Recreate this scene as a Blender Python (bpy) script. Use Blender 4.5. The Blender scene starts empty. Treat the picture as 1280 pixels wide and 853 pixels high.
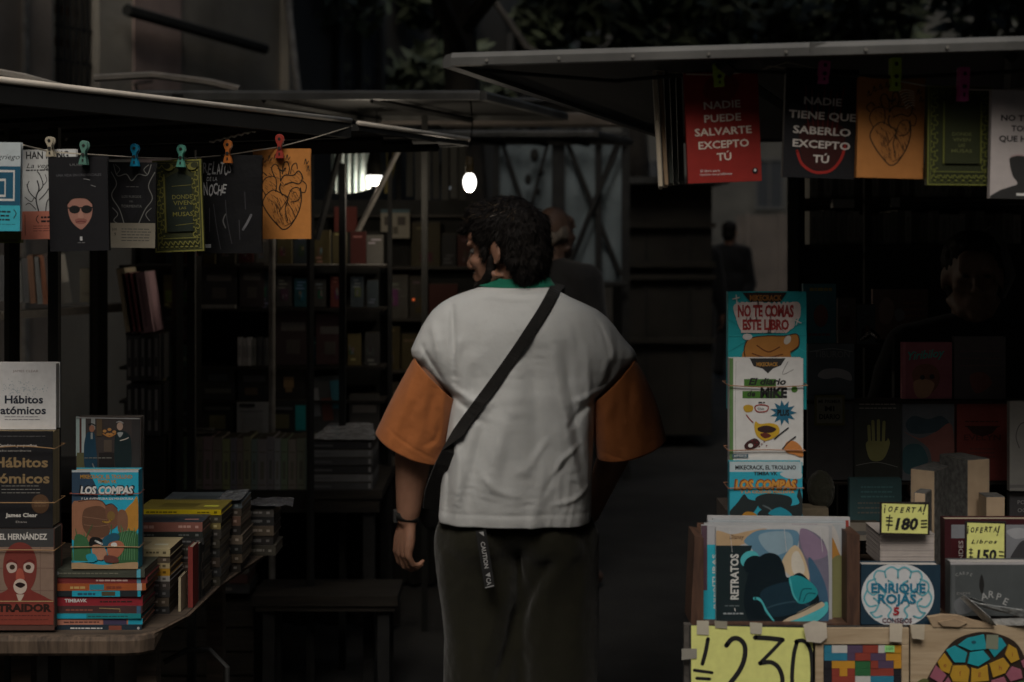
import bpy, bmesh, math, random
from mathutils import Vector, Matrix, noise
random.seed(7)
R = math.radians
SC = bpy.context.scene
COL = SC.collection

# ---------------------------------------------------------------- camera
F = 50.0 / 36.0 * 1280.0          # focal length in photo pixels
HY = 290.0                        # horizon row
CZ = 1.6                          # camera height
cd = bpy.data.cameras.new("camera"); cam = bpy.data.objects.new("camera", cd); COL.objects.link(cam)
cam.location = (0, 0, CZ); cam.rotation_euler = (R(90), 0, 0)
cd.lens = 50; cd.sensor_width = 36; cd.shift_y = -(426.5 - HY) / 1280.0
cd.clip_end = 400
cd.dof.use_dof = True; cd.dof.focus_distance = 3.25; cd.dof.aperture_fstop = 3.3
SC.camera = cam

# ---------------------------------------------------------------- light
SUN_EL, SUN_AZ = R(51), R(-8)     # azimuth measured from straight behind the camera, negative = from the left
world = bpy.data.worlds.new("World"); SC.world = world; world.use_nodes = True
nt = world.node_tree; nt.nodes.clear()
sky = nt.nodes.new('ShaderNodeTexSky'); sky.sky_type = 'NISHITA'; sky.sun_disc = False
sky.sun_elevation = SUN_EL; sky.sun_rotation = R(180) - SUN_AZ
sky.air_density = 2.0; sky.dust_density = 4.0
bg = nt.nodes.new('ShaderNodeBackground'); bg.inputs['Strength'].default_value = 0.12
out = nt.nodes.new('ShaderNodeOutputWorld')
nt.links.new(sky.outputs[0], bg.inputs[0]); nt.links.new(bg.outputs[0], out.inputs[0])
sl = bpy.data.lights.new("sun", 'SUN'); sl.energy = 1.45; sl.angle = R(24); sl.color = (1.0, 0.97, 0.93)
sun = bpy.data.objects.new("sun", sl); COL.objects.link(sun)
sdir = Vector((math.sin(SUN_AZ) * math.cos(SUN_EL), -math.cos(SUN_AZ) * math.cos(SUN_EL), math.sin(SUN_EL)))
sun.rotation_euler = sdir.to_track_quat('Z', 'Y').to_euler(); sun.location = (0, -3, 8)
SC.view_settings.view_transform = 'Standard'; SC.view_settings.look = 'None'
SC.view_settings.gamma = 1; SC.view_settings.use_curve_mapping = False
SC.view_settings.exposure = -0.33

# ---------------------------------------------------------------- basic helpers
def P(px, py, d):
    return Vector(((px - 640) / F * d, d, CZ + (HY - py) / F * d))
def S(px, d): return px / F * d
def srgb(h):
    c = [int(h[i:i+2], 16) / 255 for i in (0, 2, 4)]
    return tuple(x / 12.92 if x <= .04045 else ((x + .055) / 1.055) ** 2.4 for x in c)

MATS = {}
def mat(name, col, rough=.6, metal=0., var=.15, scale=40, bump=.0, bscale=120, emit=None, coat=0, spec=.5, trans=0, sheen=0):
    if name in MATS: return MATS[name]
    m = bpy.data.materials.new(name); m.use_nodes = True; t = m.node_tree
    b = t.nodes['Principled BSDF']; L = t.links
    b.inputs['Roughness'].default_value = rough; b.inputs['Metallic'].default_value = metal
    b.inputs['Specular IOR Level'].default_value = spec
    b.inputs['Coat Weight'].default_value = coat; b.inputs['Coat Roughness'].default_value = .15
    b.inputs['Sheen Weight'].default_value = sheen
    if trans: b.inputs['Transmission Weight'].default_value = trans
    tc = t.nodes.new('ShaderNodeTexCoord'); n = t.nodes.new('ShaderNodeTexNoise')
    n.inputs['Scale'].default_value = scale; n.inputs['Detail'].default_value = 6
    L.new(tc.outputs['Object'], n.inputs['Vector'])
    r = t.nodes.new('ShaderNodeMapRange'); r.inputs[1].default_value = .3; r.inputs[2].default_value = .7
    r.inputs[3].default_value = 1 - var; r.inputs[4].default_value = 1 + var
    L.new(n.outputs[0], r.inputs[0])
    mx = t.nodes.new('ShaderNodeVectorMath'); mx.operation = 'SCALE'
    if col == 'attr':
        a = t.nodes.new('ShaderNodeAttribute'); a.attribute_name = 'Col'
        L.new(a.outputs['Color'], mx.inputs[0])
    else:
        mx.inputs[0].default_value = col[:3]
    L.new(r.outputs[0], mx.inputs['Scale']); L.new(mx.outputs[0], b.inputs['Base Color'])
    if bump:
        n2 = t.nodes.new('ShaderNodeTexNoise'); n2.inputs['Scale'].default_value = bscale; n2.inputs['Detail'].default_value = 4
        L.new(tc.outputs['Object'], n2.inputs['Vector'])
        bp = t.nodes.new('ShaderNodeBump'); bp.inputs['Strength'].default_value = bump; bp.inputs['Distance'].default_value = .01
        L.new(n2.outputs[0], bp.inputs['Height']); L.new(bp.outputs[0], b.inputs['Normal'])
        if coat: L.new(bp.outputs[0], b.inputs['Coat Normal'])
    if emit:
        b.inputs['Emission Color'].default_value = (*emit[:3], 1); b.inputs['Emission Strength'].default_value = emit[3]
    MATS[name] = m; return m

def fabric(name, col, weave=900, rough=.9, var=.08, bump=.25):
    """cloth: fine crossed weave plus mottling"""
    m = mat(name, col, rough, var=var, scale=9, sheen=.15, spec=.2)
    t = m.node_tree; b = t.nodes['Principled BSDF']; L = t.links
    tc = [n for n in t.nodes if n.type == 'TEX_COORD'][0]
    w1 = t.nodes.new('ShaderNodeTexNoise'); w1.inputs['Scale'].default_value = weave; w1.inputs['Detail'].default_value = 2
    w2 = t.nodes.new('ShaderNodeTexNoise'); w2.inputs['Scale'].default_value = 28; w2.inputs['Detail'].default_value = 5
    for w in (w1, w2): L.new(tc.outputs['Object'], w.inputs['Vector'])
    ad = t.nodes.new('ShaderNodeMath'); ad.operation = 'MULTIPLY_ADD'; ad.inputs[1].default_value = .12
    L.new(w1.outputs[0], ad.inputs[0]); L.new(w2.outputs[0], ad.inputs[2])
    bp = t.nodes.new('ShaderNodeBump'); bp.inputs['Strength'].default_value = bump; bp.inputs['Distance'].default_value = .012
    L.new(ad.outputs[0], bp.inputs['Height']); L.new(bp.outputs[0], b.inputs['Normal'])
    return m

def wood(name, c1, c2, axis=(1, 14, 14), rough=.6, scale=6):
    if name in MATS: return MATS[name]
    m = bpy.data.materials.new(name); m.use_nodes = True; t = m.node_tree; L = t.links
    b = t.nodes['Principled BSDF']; b.inputs['Roughness'].default_value = rough
    tc = t.nodes.new('ShaderNodeTexCoord'); mp = t.nodes.new('ShaderNodeMapping'); mp.inputs['Scale'].default_value = axis
    n = t.nodes.new('ShaderNodeTexNoise'); n.inputs['Scale'].default_value = scale; n.inputs['Detail'].default_value = 8; n.inputs['Distortion'].default_value = .6
    cr = t.nodes.new('ShaderNodeValToRGB'); cr.color_ramp.elements[0].position = .35; cr.color_ramp.elements[1].position = .65
    cr.color_ramp.elements[0].color = (*c1, 1); cr.color_ramp.elements[1].color = (*c2, 1)
    L.new(tc.outputs['Object'], mp.inputs[0]); L.new(mp.outputs[0], n.inputs['Vector']); L.new(n.outputs[0], cr.inputs[0])
    L.new(cr.outputs[0], b.inputs['Base Color'])
    bp = t.nodes.new('ShaderNodeBump'); bp.inputs['Strength'].default_value = .3; bp.inputs['Distance'].default_value = .004
    L.new(n.outputs[0], bp.inputs['Height']); L.new(bp.outputs[0], b.inputs['Normal'])
    MATS[name] = m; return m

PRINT = mat('printed_paper', 'attr', .6, var=.06, scale=60, bump=.05, bscale=300, spec=.22)
GLOSS = mat('wrapped_print', 'attr', .5, var=.08, scale=30, bump=.35, bscale=14, coat=.22, spec=.25)
def page_mat(name, sc_):
    m = mat(name, 'attr', .9, var=.55, scale=1, spec=.2); t = m.node_tree; n = [q for q in t.nodes if q.type == 'TEX_NOISE'][0]
    mp = t.nodes.new('ShaderNodeMapping'); mp.inputs['Scale'].default_value = sc_; tc = [q for q in t.nodes if q.type == 'TEX_COORD'][0]
    t.links.new(tc.outputs['Object'], mp.inputs[0]); t.links.new(mp.outputs[0], n.inputs['Vector']); return m
PAGES = page_mat('book_pages_upright', (4, 900, 4)); PAGES_FLAT = page_mat('book_pages_flat', (4, 4, 900))

def tagp(o, label=None, cat=None, group=None, kind=None):
    if label: o['label'] = label
    if cat: o['category'] = cat
    if group: o['group'] = group
    if kind: o['kind'] = kind
    return o
def empty(name, loc, label, cat, group=None, rz=0):
    o = bpy.data.objects.new(name, None); COL.objects.link(o); o.location = loc; o.rotation_euler = (0, 0, rz)
    o.empty_display_size = .05
    return tagp(o, label, cat, group)

class MB:
    """collects faces (with colours) and links them as one mesh object"""
    def __init__(s): s.v = []; s.f = []; s.c = []
    def add(s, vs, fs, col=None):
        o = len(s.v); s.v += [tuple(v) for v in vs]
        for f in fs: s.f.append(tuple(i + o for i in f)); s.c.append(col)
        return s
    def box(s, x0, x1, y0, y1, z0, z1, col=None, m=None):
        vs = [Vector((x, y, z)) for z in (z0, z1) for y in (y0, y1) for x in (x0, x1)]
        if m is not None: vs = [m @ v for v in vs]
        return s.add(vs, [(0, 2, 3, 1), (4, 5, 7, 6), (0, 1, 5, 4), (2, 6, 7, 3), (0, 4, 6, 2), (1, 3, 7, 5)], col)
    def tube(s, pts, rad, n=8, col=None, cap=True):
        pts = [Vector(p) for p in pts]; k = len(pts)
        rads = rad if isinstance(rad, (list, tuple)) else [rad] * k
        rings = []; prev = None
        for i, p in enumerate(pts):
            d = (pts[min(i + 1, k - 1)] - pts[max(i - 1, 0)]).normalized()
            a = prev if prev else (Vector((0, 0, 1)) if abs(d.z) < .9 else Vector((1, 0, 0)))
            u = (a - d * a.dot(d)).normalized(); prev = u; w = d.cross(u)
            rings.append([p + (u * math.cos(t) + w * math.sin(t)) * rads[i] for t in [2 * math.pi * j / n for j in range(n)]])
        vs = [v for r in rings for v in r]; fs = []
        for i in range(k - 1):
            for j in range(n):
                a = i * n + j; b = i * n + (j + 1) % n; fs.append((a, b, b + n, a + n))
        if cap: fs.append(tuple(reversed(range(n)))); fs.append(tuple((k - 1) * n + j for j in range(n)))
        return s.add(vs, fs, col)
    def ell(s, c, r, n=12, m=10, col=None, rot=None):
        c = Vector(c); vs = []; fs = []
        for i in range(m + 1):
            ph = math.pi * i / m
            for j in range(n):
                th = 2 * math.pi * j / n
                v = Vector((r[0] * math.sin(ph) * math.cos(th), r[1] * math.sin(ph) * math.sin(th), r[2] * math.cos(ph)))
                if rot is not None: v = rot @ v
                vs.append(c + v)
        for i in range(m):
            for j in range(n):
                a = i * n + j; b = i * n + (j + 1) % n
                fs.append((a, a + n, b + n, b))
        return s.add(vs, fs, col)
    def prism(s, pts, y0, y1, col=None):
        """outline in x,z extruded along y"""
        n = len(pts); vs = [(x, y0, z) for x, z in pts] + [(x, y1, z) for x, z in pts]
        fs = [tuple(range(n)), tuple(reversed(range(n, 2 * n)))] + [(i, i + n, (i + 1) % n + n, (i + 1) % n) for i in range(n)]
        return s.add(vs, fs, col)
    def mesh(s, name, m):
        me = bpy.data.meshes.new(name); me.from_pydata(s.v, [], s.f)
        if any(c is not None for c in s.c) or (m and m.name in ('printed_paper', 'wrapped_print')):
            at = me.color_attributes.new('Col', 'FLOAT_COLOR', 'CORNER'); buf = []
            for f, c in zip(s.f, s.c): buf += list((*(c or (.3, .26, .2))[:3], 1)) * len(f)
            at.data.foreach_set('color', buf)
        if m: me.materials.append(m)
        me.validate(clean_customdata=False); me.update(); return me
    def build(s, name, m, parent=None, loc=None, smooth=False, bevel=0):
        me = s.mesh(name, m)
        o = bpy.data.objects.new(name, me); COL.objects.link(o)
        if parent: o.parent = parent
        if loc is not None: o.location = loc
        if smooth: me.polygons.foreach_set('use_smooth', [True] * len(me.polygons))
        if bevel:
            b = o.modifiers.new('b', 'BEVEL'); b.width = bevel; b.segments = 2; b.limit_method = 'ANGLE'
        return o

# ---------------------------------------------------------------- lettering and flat print
_glyph = {}
TS = bpy.data.scenes.new('work'); TVL = TS.view_layers[0]      # small side scene, so evaluating one object does not touch the rest
def eval_mesh(ob):
    TS.collection.objects.link(ob); TVL.update(); dg = TVL.depsgraph
    me = bpy.data.meshes.new_from_object(ob.evaluated_get(dg)); TS.collection.objects.unlink(ob); return me
def glyphs(txt, bold=0., shear=0., spacing=1.):
    key = (txt, bold, shear, spacing)
    if key in _glyph: return _glyph[key]
    cu = bpy.data.curves.new('t', 'FONT'); cu.body = txt; cu.resolution_u = 2
    cu.offset = bold; cu.shear = shear; cu.space_character = spacing; cu.fill_mode = 'FRONT'
    ob = bpy.data.objects.new('t', cu); me = eval_mesh(ob)
    vs = [(v.co.x, v.co.y) for v in me.vertices]; fs = [tuple(p.vertices) for p in me.polygons]
    bpy.data.meshes.remove(me); bpy.data.objects.remove(ob); bpy.data.curves.remove(cu)
    _glyph[key] = (vs, fs); return _glyph[key]

def smooth_pts(pts, n=6, closed=False):
    if len(pts) < 3: return list(pts)
    out = []; k = len(pts)
    rng = range(k) if closed else range(k - 1)
    for i in rng:
        p = [pts[(i + j) % k] if closed else pts[min(max(i + j, 0), k - 1)] for j in (-1, 0, 1, 2)]
        for t in [j / n for j in range(n)]:
            out.append(tuple(.5 * (2 * p[1][a] + (p[2][a] - p[0][a]) * t + (2 * p[0][a] - 5 * p[1][a] + 4 * p[2][a] - p[3][a]) * t * t
                                   + (3 * p[1][a] - p[0][a] - 3 * p[2][a] + p[3][a]) * t ** 3) for a in (0, 1)))
    if not closed: out.append(pts[-1])
    return out

class Art:
    """flat print laid on a cover: every call goes one thin layer higher. Coordinates are photo pixels on that face."""
    def __init__(s, x0, y0, x1, y1, d, clip=True):
        s.cx = (x0 + x1) / 2; s.y1 = y1; s.k = d / F; s.mb = MB(); s.lay = .0003
        s.x0, s.x1, s.y0 = x0, x1, y0; s.clip = clip
    def _p(s, x, y):
        if s.clip: x = min(max(x, s.x0), s.x1); y = min(max(y, s.y0), s.y1)
        return ((x - s.cx) * s.k, -s.lay, (s.y1 - y) * s.k)
    def poly(s, pts, col):
        vs = [s._p(*p) for p in pts]; s.mb.add(vs, [tuple(range(len(vs)))], col); s.lay += .00006; return s
    def rect(s, x0, y0, x1, y1, col): return s.poly([(x0, y1), (x1, y1), (x1, y0), (x0, y0)], col)
    def ellipse(s, cx, cy, rx, ry, col, n=28, rot=0):
        c, q = math.cos(rot), math.sin(rot)
        return s.poly([(cx + rx * math.cos(t) * c - ry * math.sin(t) * q, cy + rx * math.cos(t) * q + ry * math.sin(t) * c)
                       for t in [2 * math.pi * i / n for i in range(n)]], col)
    def blob(s, pts, col): return s.poly(smooth_pts(pts, 5, True), col)
    def stroke(s, pts, w, col, smooth=True, closed=False, w1=None, jitter=0):
        q = smooth_pts(pts, 5, closed) if smooth else list(pts)
        if closed: q.append(q[0])
        if len(q) < 2: return s
        L = []; n = len(q)
        for i in range(n):
            a = q[max(i - 1, 0)]; b = q[min(i + 1, n - 1)]
            dx, dy = b[0] - a[0], b[1] - a[1]; l = math.hypot(dx, dy) or 1
            ww = (w if w1 is None else w + (w1 - w) * i / (n - 1)) / 2
            L.append(((q[i][0] - dy / l * ww, q[i][1] + dx / l * ww), (q[i][0] + dy / l * ww, q[i][1] - dx / l * ww)))
        vs = [s._p(*p) for pr in L for p in pr]
        s.mb.add(vs, [(2 * i, 2 * i + 2, 2 * i + 3, 2 * i + 1) for i in range(n - 1)], col)
        if w > 1.2:
            for e, ww in ((q[0], w), (q[-1], w1 or w)):
                vs = [s._p(e[0] + ww / 2 * math.cos(t), e[1] + ww / 2 * math.sin(t)) for t in [math.pi * 2 * i / 10 for i in range(10)]]
                s.mb.add(vs, [tuple(range(10))], col)
        s.lay += .00006; return s
    def text(s, txt, cx, cy, h, col, w=None, bold=0.0, shear=0, rot=0, spacing=1., align='c', wob=0, arc=0):
        """cap height h px, centred on cx, cy"""
        vs, fs = glyphs(txt, bold, shear, spacing)
        if not vs: return s
        xs = [v[0] for v in vs]; a, b = min(xs), max(xs); k = h / .69
        kx = k if w is None else w / (b - a)
        c, q = math.cos(rot), math.sin(rot); out = []
        for x, y in vs:
            X = (x - (a + b) / 2) * kx
            if align == 'l': X = (x - a) * kx
            Y = (y - .345) * k
            if wob: Y += wob * math.sin(X * .35 + cx) ; 
            if arc: Y -= arc * (X / ((b - a) * kx / 2)) ** 2
            out.append(s._p(cx + X * c - Y * q * -1 * 1, cy - Y * c + X * q))
        s.mb.add(out, fs, col); s.lay += .00006; return s
    def lines(s, x0, x1, y, n, dy, h, col, seed=0):
        """small print too fine to read: rows of word-length dashes"""
        rr = random.Random(seed + int(x0 * 7 + y))
        for i in range(n):
            x = x0
            while x < x1 - 2:
                l = min(rr.uniform(2.5, 7), x1 - x); s.mb.add([s._p(x, y + i * dy), s._p(x + l, y + i * dy), s._p(x + l, y + i * dy - h), s._p(x, y + i * dy - h)], [(0, 1, 2, 3)], col)
                x += l + 1
        s.lay += .00006; return s
    def build(s, parent, name='cover_print', m=None, off=0.):
        o = s.mb.build(name, m or PRINT, parent); o.location = (0, off, 0); return o

def cover_c(w, h, t, col, spine='l', th=.0012):
    """front board, back board and spine as one bent sheet; front face on y=0"""
    a = MB(); x0, x1 = -w / 2, w / 2
    a.box(x0, x1, 0, th, 0, h, col); a.box(x0, x1, t - th, t, 0, h, col)
    if spine == 'l': a.box(x0, x0 + th, th, t - th, 0, h, col)
    else: a.box(x1 - th, x1, th, t - th, 0, h, col)
    return a

ART_LOG = []
def book(label, rect, d, t, col, art=None, group=None, roll=0, yaw=0, tilt=0, spine='l', gloss=False, pagecol=None,
         cat='book', name='book', pages=True, top_pivot=False):
    x0, y0, x1, y1 = rect; w = S(x1 - x0, d); h = S(y1 - y0, d)
    loc = P((x0 + x1) / 2, y1, d)
    e = empty(name, loc, label, cat, group)
    M = Matrix.Rotation(yaw, 4, 'Z') @ Matrix.Rotation(tilt, 4, 'X')
    if top_pivot:
        e.matrix_world = Matrix.Translation(loc + Vector((0, 0, h))) @ M @ Matrix.Rotation(roll, 4, 'Y') @ Matrix.Translation((0, 0, -h))
    else:
        e.matrix_world = Matrix.Translation(loc) @ M @ Matrix.Rotation(roll, 4, 'Y')
    m = GLOSS if gloss else PRINT
    cover_c(w, h, t, col, spine).build('cover', m, e)
    if pages and t > .004:
        p = MB(); th = .0013; gx = .0025; pagecol = pagecol or (.36, .31, .23)
        if spine == 'l': p.box(-w / 2 + th, w / 2 - gx, th, t - th, gx, h - gx, pagecol)
        else: p.box(-w / 2 + gx, w / 2 - th, th, t - th, gx, h - gx, pagecol)
        p.build('pages', PAGES, e)
    if art:
        a = Art(x0, y0, x1, y1, d); art(a)
        a.build(e, m=m)
    return e

def flat_book(label, x0, x1, y0, y1, d, depth, col, art=None, group=None, yaw=0, gloss=False, pagecol=None, topart=None, cat='book'):
    """lying flat, spine towards the camera; (x0..x1, y0..y1) is the spine in photo pixels"""
    w = S(x1 - x0, d); h = S(y1 - y0, d); loc = P((x0 + x1) / 2, y1, d)
    e = empty('book', loc, label, cat, group, yaw); th = .0012
    a = MB(); a.box(-w / 2, w / 2, 0, depth, 0, th, col); a.box(-w / 2, w / 2, 0, depth, h - th, h, col); a.box(-w / 2, w / 2, 0, th, th, h - th, col)
    m = GLOSS if gloss else PRINT
    a.build('cover', m, e)
    pagecol = pagecol or (.36, .31, .23)
    p = MB(); p.box(-w / 2 + .002, w / 2 - .002, th, depth - .003, th, h - th, pagecol); p.build('pages', PAGES_FLAT, e)
    if art:
        A = Art(x0, y0, x1, y1, d); art(A); A.build(e, 'spine_print', m)
    if topart:
        # print on the upper face: local x across, y depth
        q = MB(); topart(q, w, depth, h + .0003); q.build('cover_print', m, e)
    return e

def simple_book(label, x0, y0, x1, y1, d, t, col, group=None, spinecol=None, bands=None, roll=0, name='book', cat='book', gloss=False, yaw=0):
    """far book: one mesh of cover, page block and spine bands"""
    w = S(x1 - x0, d); h = S(y1 - y0, d); a = MB()
    a.box(-w / 2, w / 2, 0, t, 0, h - .003, col); a.box(-w / 2 + .001, w / 2 - .001, .002, t - .002, h - .003, h - .001, (.07, .062, .045))  # page tops coloured dark, so light seems to come from the front
    if bands:
        for (u0, v0, u1, v1, c) in bands:
            yy_ = -.0006 - .0002 * len(a.f) / 6; a.add([(-w / 2 + u0 * w, yy_, v0 * h), (-w / 2 + u1 * w, yy_, v0 * h), (-w / 2 + u1 * w, yy_, v1 * h), (-w / 2 + u0 * w, yy_, v1 * h)], [(0, 1, 2, 3)], c)
    o = a.build(name, GLOSS if gloss else PRINT); o.location = P((x0 + x1) / 2, y1, d); o.rotation_euler = (0, roll, yaw)
    return tagp(o, label, cat, group)

def rbands(rr, c):
    """random flat print for a far cover: title lines, a picture, a few blotches"""
    B = []; t = tuple(min(.5, v * rr.uniform(1.6, 3) + .02) for v in c); y = rr.uniform(.74, .9) if rr.random() < .7 else rr.uniform(.1, .3)
    for k in range(rr.choice((1, 2, 2, 3))):
        x0 = rr.uniform(.08, .3); B.append((x0, y, x0 + rr.uniform(.3, .6), y + rr.uniform(.03, .07), t)); y -= .11
    if rr.random() < .75:
        x0, y0 = rr.uniform(.08, .35), rr.uniform(.1, .35); w, h = rr.uniform(.3, .55), rr.uniform(.2, .4); k = tuple(rr.uniform(.3, 1.8) * v for v in c); B.append((x0, y0, min(.96, x0 + w), min(.96, y0 + h), k))
        for _ in range(rr.choice((2, 3, 4))):
            q = rr.uniform(0, w * .7); z = rr.uniform(0, h * .7); l = rr.uniform(.02, .10); B.append((x0 + q, y0 + z, min(.97, x0 + q + rr.uniform(.05, .2)), min(.97, y0 + z + rr.uniform(.04, .2)), (l * rr.uniform(.6, 1.6), l, l * rr.uniform(.5, 1.2))))
    return B
# voxel-fused bodies
def fuse(mb, name, m, parent, voxel=.005, smooth=3, deform=None):
    o = mb.build(name, m, parent); COL.objects.unlink(o); o.parent = None
    md = o.modifiers.new('r', 'REMESH'); md.mode = 'VOXEL'; md.voxel_size = voxel
    sm = o.modifiers.new('s', 'SMOOTH'); sm.iterations = smooth; sm.factor = .6
    me = eval_mesh(o); o.modifiers.clear(); COL.objects.link(o); o.parent = parent
    old = o.data; o.data = me; bpy.data.meshes.remove(old); me.name = name
    if not me.materials: me.materials.append(m)
    if deform:
        n_ = len(me.vertices); cb = [0.] * (3 * n_); nb_ = [0.] * (3 * n_); me.vertices.foreach_get('co', cb); me.vertex_normals.foreach_get('vector', nb_)
        for i in range(0, 3 * n_, 3): cb[i:i + 3] = deform(Vector(cb[i:i + 3]), Vector(nb_[i:i + 3]))
        me.vertices.foreach_set('co', cb); me.update()
    me.polygons.foreach_set('use_smooth', [True] * len(me.polygons))
    return o

# ================================================================ SETTING
def struct(name, mb, m, parent=None):
    o = mb.build(name, m, parent); o['kind'] = 'structure'; return o
m_ground = mat('asphalt', (.022, .021, .019), .95, var=.35, scale=3, bump=.5, bscale=90)
a = MB(); N_ = 12
a.box(-150, 150, -60, 250, -.3, 0); struct('pavement', a, m_ground)
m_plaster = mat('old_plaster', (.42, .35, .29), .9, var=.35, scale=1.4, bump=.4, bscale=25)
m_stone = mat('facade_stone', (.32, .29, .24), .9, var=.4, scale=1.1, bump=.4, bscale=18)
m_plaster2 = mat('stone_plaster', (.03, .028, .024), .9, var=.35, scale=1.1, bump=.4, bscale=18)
m_pink = mat('bare_plaster_patch', (.42, .31, .27), .9, var=.2, scale=3, bump=.3, bscale=25)
m_dark = mat('dark_paint', (.014, .014, .012), .85, var=.3, scale=12)
m_iron = mat('dark_iron', (.02, .02, .019), .75, .1, var=.3, scale=20)
m_galv = mat('galvanised_steel', (.42, .38, .33), .38, .25, var=.25, scale=14, bump=.12, bscale=30)
m_sheet = mat('grey_sheet_metal', (.08, .08, .076), .55, .3, var=.45, scale=6, bump=.1, bscale=9)
m_brownsheet = mat('brown_sheet_metal', (.17, .145, .125), .5, .4, var=.25, scale=6, bump=.1, bscale=9)
m_under = mat('dark_sheet_underside', (.012, .012, .011), .85, .0, var=.25, scale=6)  # sheet colour darkened to stand for shade under the roofs
m_pole = mat('pale_painted_pole', (.30, .28, .25), .6, var=.35, scale=16)

# left building: its facade runs with the street, seen over the left stalls
FD = Vector((.38, .925, 0)).normalized(); FN = Vector((FD.y, -FD.x, 0))    # along, out into the street
F0 = Vector((-3.24, 8.98, 0))
def fbox(mb, s0, s1, n0, n1, z0, z1, col=None):
    M = Matrix.Translation(F0) @ Matrix(((FD.x, FN.x, 0, 0), (FD.y, FN.y, 0, 0), (0, 0, 1, 0), (0, 0, 0, 1)))
    return mb.box(s0, s1, n0, n1, z0, z1, col, M)
bl = empty('building', F0, 'tall stone fronted building with patched plaster above the left stalls', 'building')
def bpart(name, mb, m):
    o = mb.build(name, m, bl); o.location = -F0; return o
a = MB(); fbox(a, -14, .52, -6, 0, 0, 10); fbox(a, .98, 3.35, -6, 0, 0, 10); fbox(a, .52, .98, -6, 0, 0, 1.9); fbox(a, .52, .98, -6, 0, 4.6, 10); fbox(a,.52,.98,-6,-.35,1.9,4.6)
bpart('wall', a, m_stone)
a = MB(); fbox(a, -14, .47, 0, .02, 0, 10); bpart('plaster_panel', a, m_plaster)
a = MB(); fbox(a, 1.35, 1.92, 0, .012, 0, 3.5); bpart('plaster_panel', a, m_pink)
a = MB(); fbox(a, .18, .22, .02, .05, 0, 10); bpart('downpipe', a, m_pole)
a = MB(); fbox(a, 3.35, 3.42, -.05, .08, 0, 10); bpart('corner_pilaster', a, m_stone)
for i in range(7):
    a = MB(); fbox(a, .55 + i * .06, .565 + i * .06, -.06, -.045, 1.9, 4.6); bpart('grille_bar', a, m_iron)
for z in (2.75, 2.98, 3.3):
    a = MB(); fbox(a, .53, .97, -.07, -.055, z, z + .02); bpart('grille_rail', a, m_iron)
for i in range(5):
    for z in (2.86, 3.08):
        a = MB(); fbox(a, .575 + i * .07, .60 + i * .07, -.12, -.10, z, z + .06)
        bpart('window_louvre', a, mat('rust_louvre', (.16, .07, .03), .8))
# sloping dark beam fixed to the facade, thin cable and bracket
a = MB(); 
b0 = F0 + FD * 1.15 + FN * .1 + Vector((0, 0, 3.16)); b1 = F0 + FD * 2.95 + FN * .1 + Vector((0, 0, 3.10))
a.tube([b0, b1], .045, 6); bpart('sloping_beam', a, m_dark)
a = MB(); a.tube([F0 + FD * 1.4 + FN * .04 + Vector((0, 0, 2.50)), F0 + FD * 1.32 + FN * .04 + Vector((0, 0, 2.66)), F0 + FD * 1.52 + FN * .04 + Vector((0, 0, 2.70))], .012, 6); bpart('cable', a, m_dark)

# darker building set back further along on the left, with window openings
def block(label, p0, p1, depth, h, m, wins, zrow, side=1):
    p0 = Vector((*p0, 0)); p1 = Vector((*p1, 0)); dd = (p1 - p0); ln = dd.length; dd.normalize(); nn = Vector((-dd.y, dd.x, 0)) * side
    e = empty('building', p0, label, 'building')
    Mx = Matrix(((dd.x, nn.x, 0, 0), (dd.y, nn.y, 0, 0), (0, 0, 1, 0), (0, 0, 0, 1)))
    a = MB(); a.box(0, ln, 0, depth, 0, h, None, Mx); a.build('wall', m, e)
    n = wins; st = ln / n
    for i in range(n):
        for z in zrow:
            x = (i + .5) * st
            b = MB()
            for (u0, u1, v0, v1) in ((x - .6, x + .6, z + 1.9, z + 2.0), (x - .6, x + .6, z - .1, z), (x - .6, x - .5, z, z + 1.9), (x + .5, x + .6, z, z + 1.9), (x - .03, x + .03, z, z + 1.9)):
                b.box(u0, u1, -.1, -.002, v0, v1, None, Mx)
            w = b.build('window', m_iron, e)
            g = MB(); g.box(x - .5, x + .5, -.03, -.002, z, z + 1.9, None, Mx); g.build('pane', mat('dark_glass', (.02, .022, .025), .12), w)
    return e
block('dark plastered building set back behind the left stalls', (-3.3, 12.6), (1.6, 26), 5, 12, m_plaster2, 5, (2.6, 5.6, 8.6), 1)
block('dark tall building closing the far end of the street', (-6, 60), (60, 52), 6, 16, mat('dark_plaster', (.02, .019, .016), .9, var=.4, scale=1), 14, (2.6, 6, 9.5), 1)  # far block plastered in a darker tone
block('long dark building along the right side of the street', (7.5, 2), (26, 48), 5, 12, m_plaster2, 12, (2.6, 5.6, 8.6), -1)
block('unseen dark building added on the right behind the viewer to cut skylight', (6.5, -16), (7.3, 1.8), 5, 12, m_plaster2, 5, (2.6, 5.6, 8.6), -1)  # unseen blocks behind the camera, added to cut low skylight
block('unseen dark building added on the left behind the viewer to cut skylight', (-9, -16), (-8.8, -1), 5, 12, m_plaster2, 5, (2.6, 5.6, 8.6), 1)
block('unseen dark building added across the street behind the viewer to cut skylight', (-9, -16), (7, -16), 5, 14, m_plaster2, 6, (2.6, 5.6, 8.6), -1)

# pale leaning pipe by the corner of the stone facade
a = MB(); a.tube([P(355, -40, 8.2), P(372, 112, 8.0), P(376, 130, 8.0)], .022, 8); a.tube([P(376, 130, 8.0), (P(376, 130, 8.0).x, 8.0, 0)], .022, 8)
tagp(a.build('pole', m_pole), 'thin pale leaning pole rising behind the left canopies beside the stone facade', 'pole')

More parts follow.
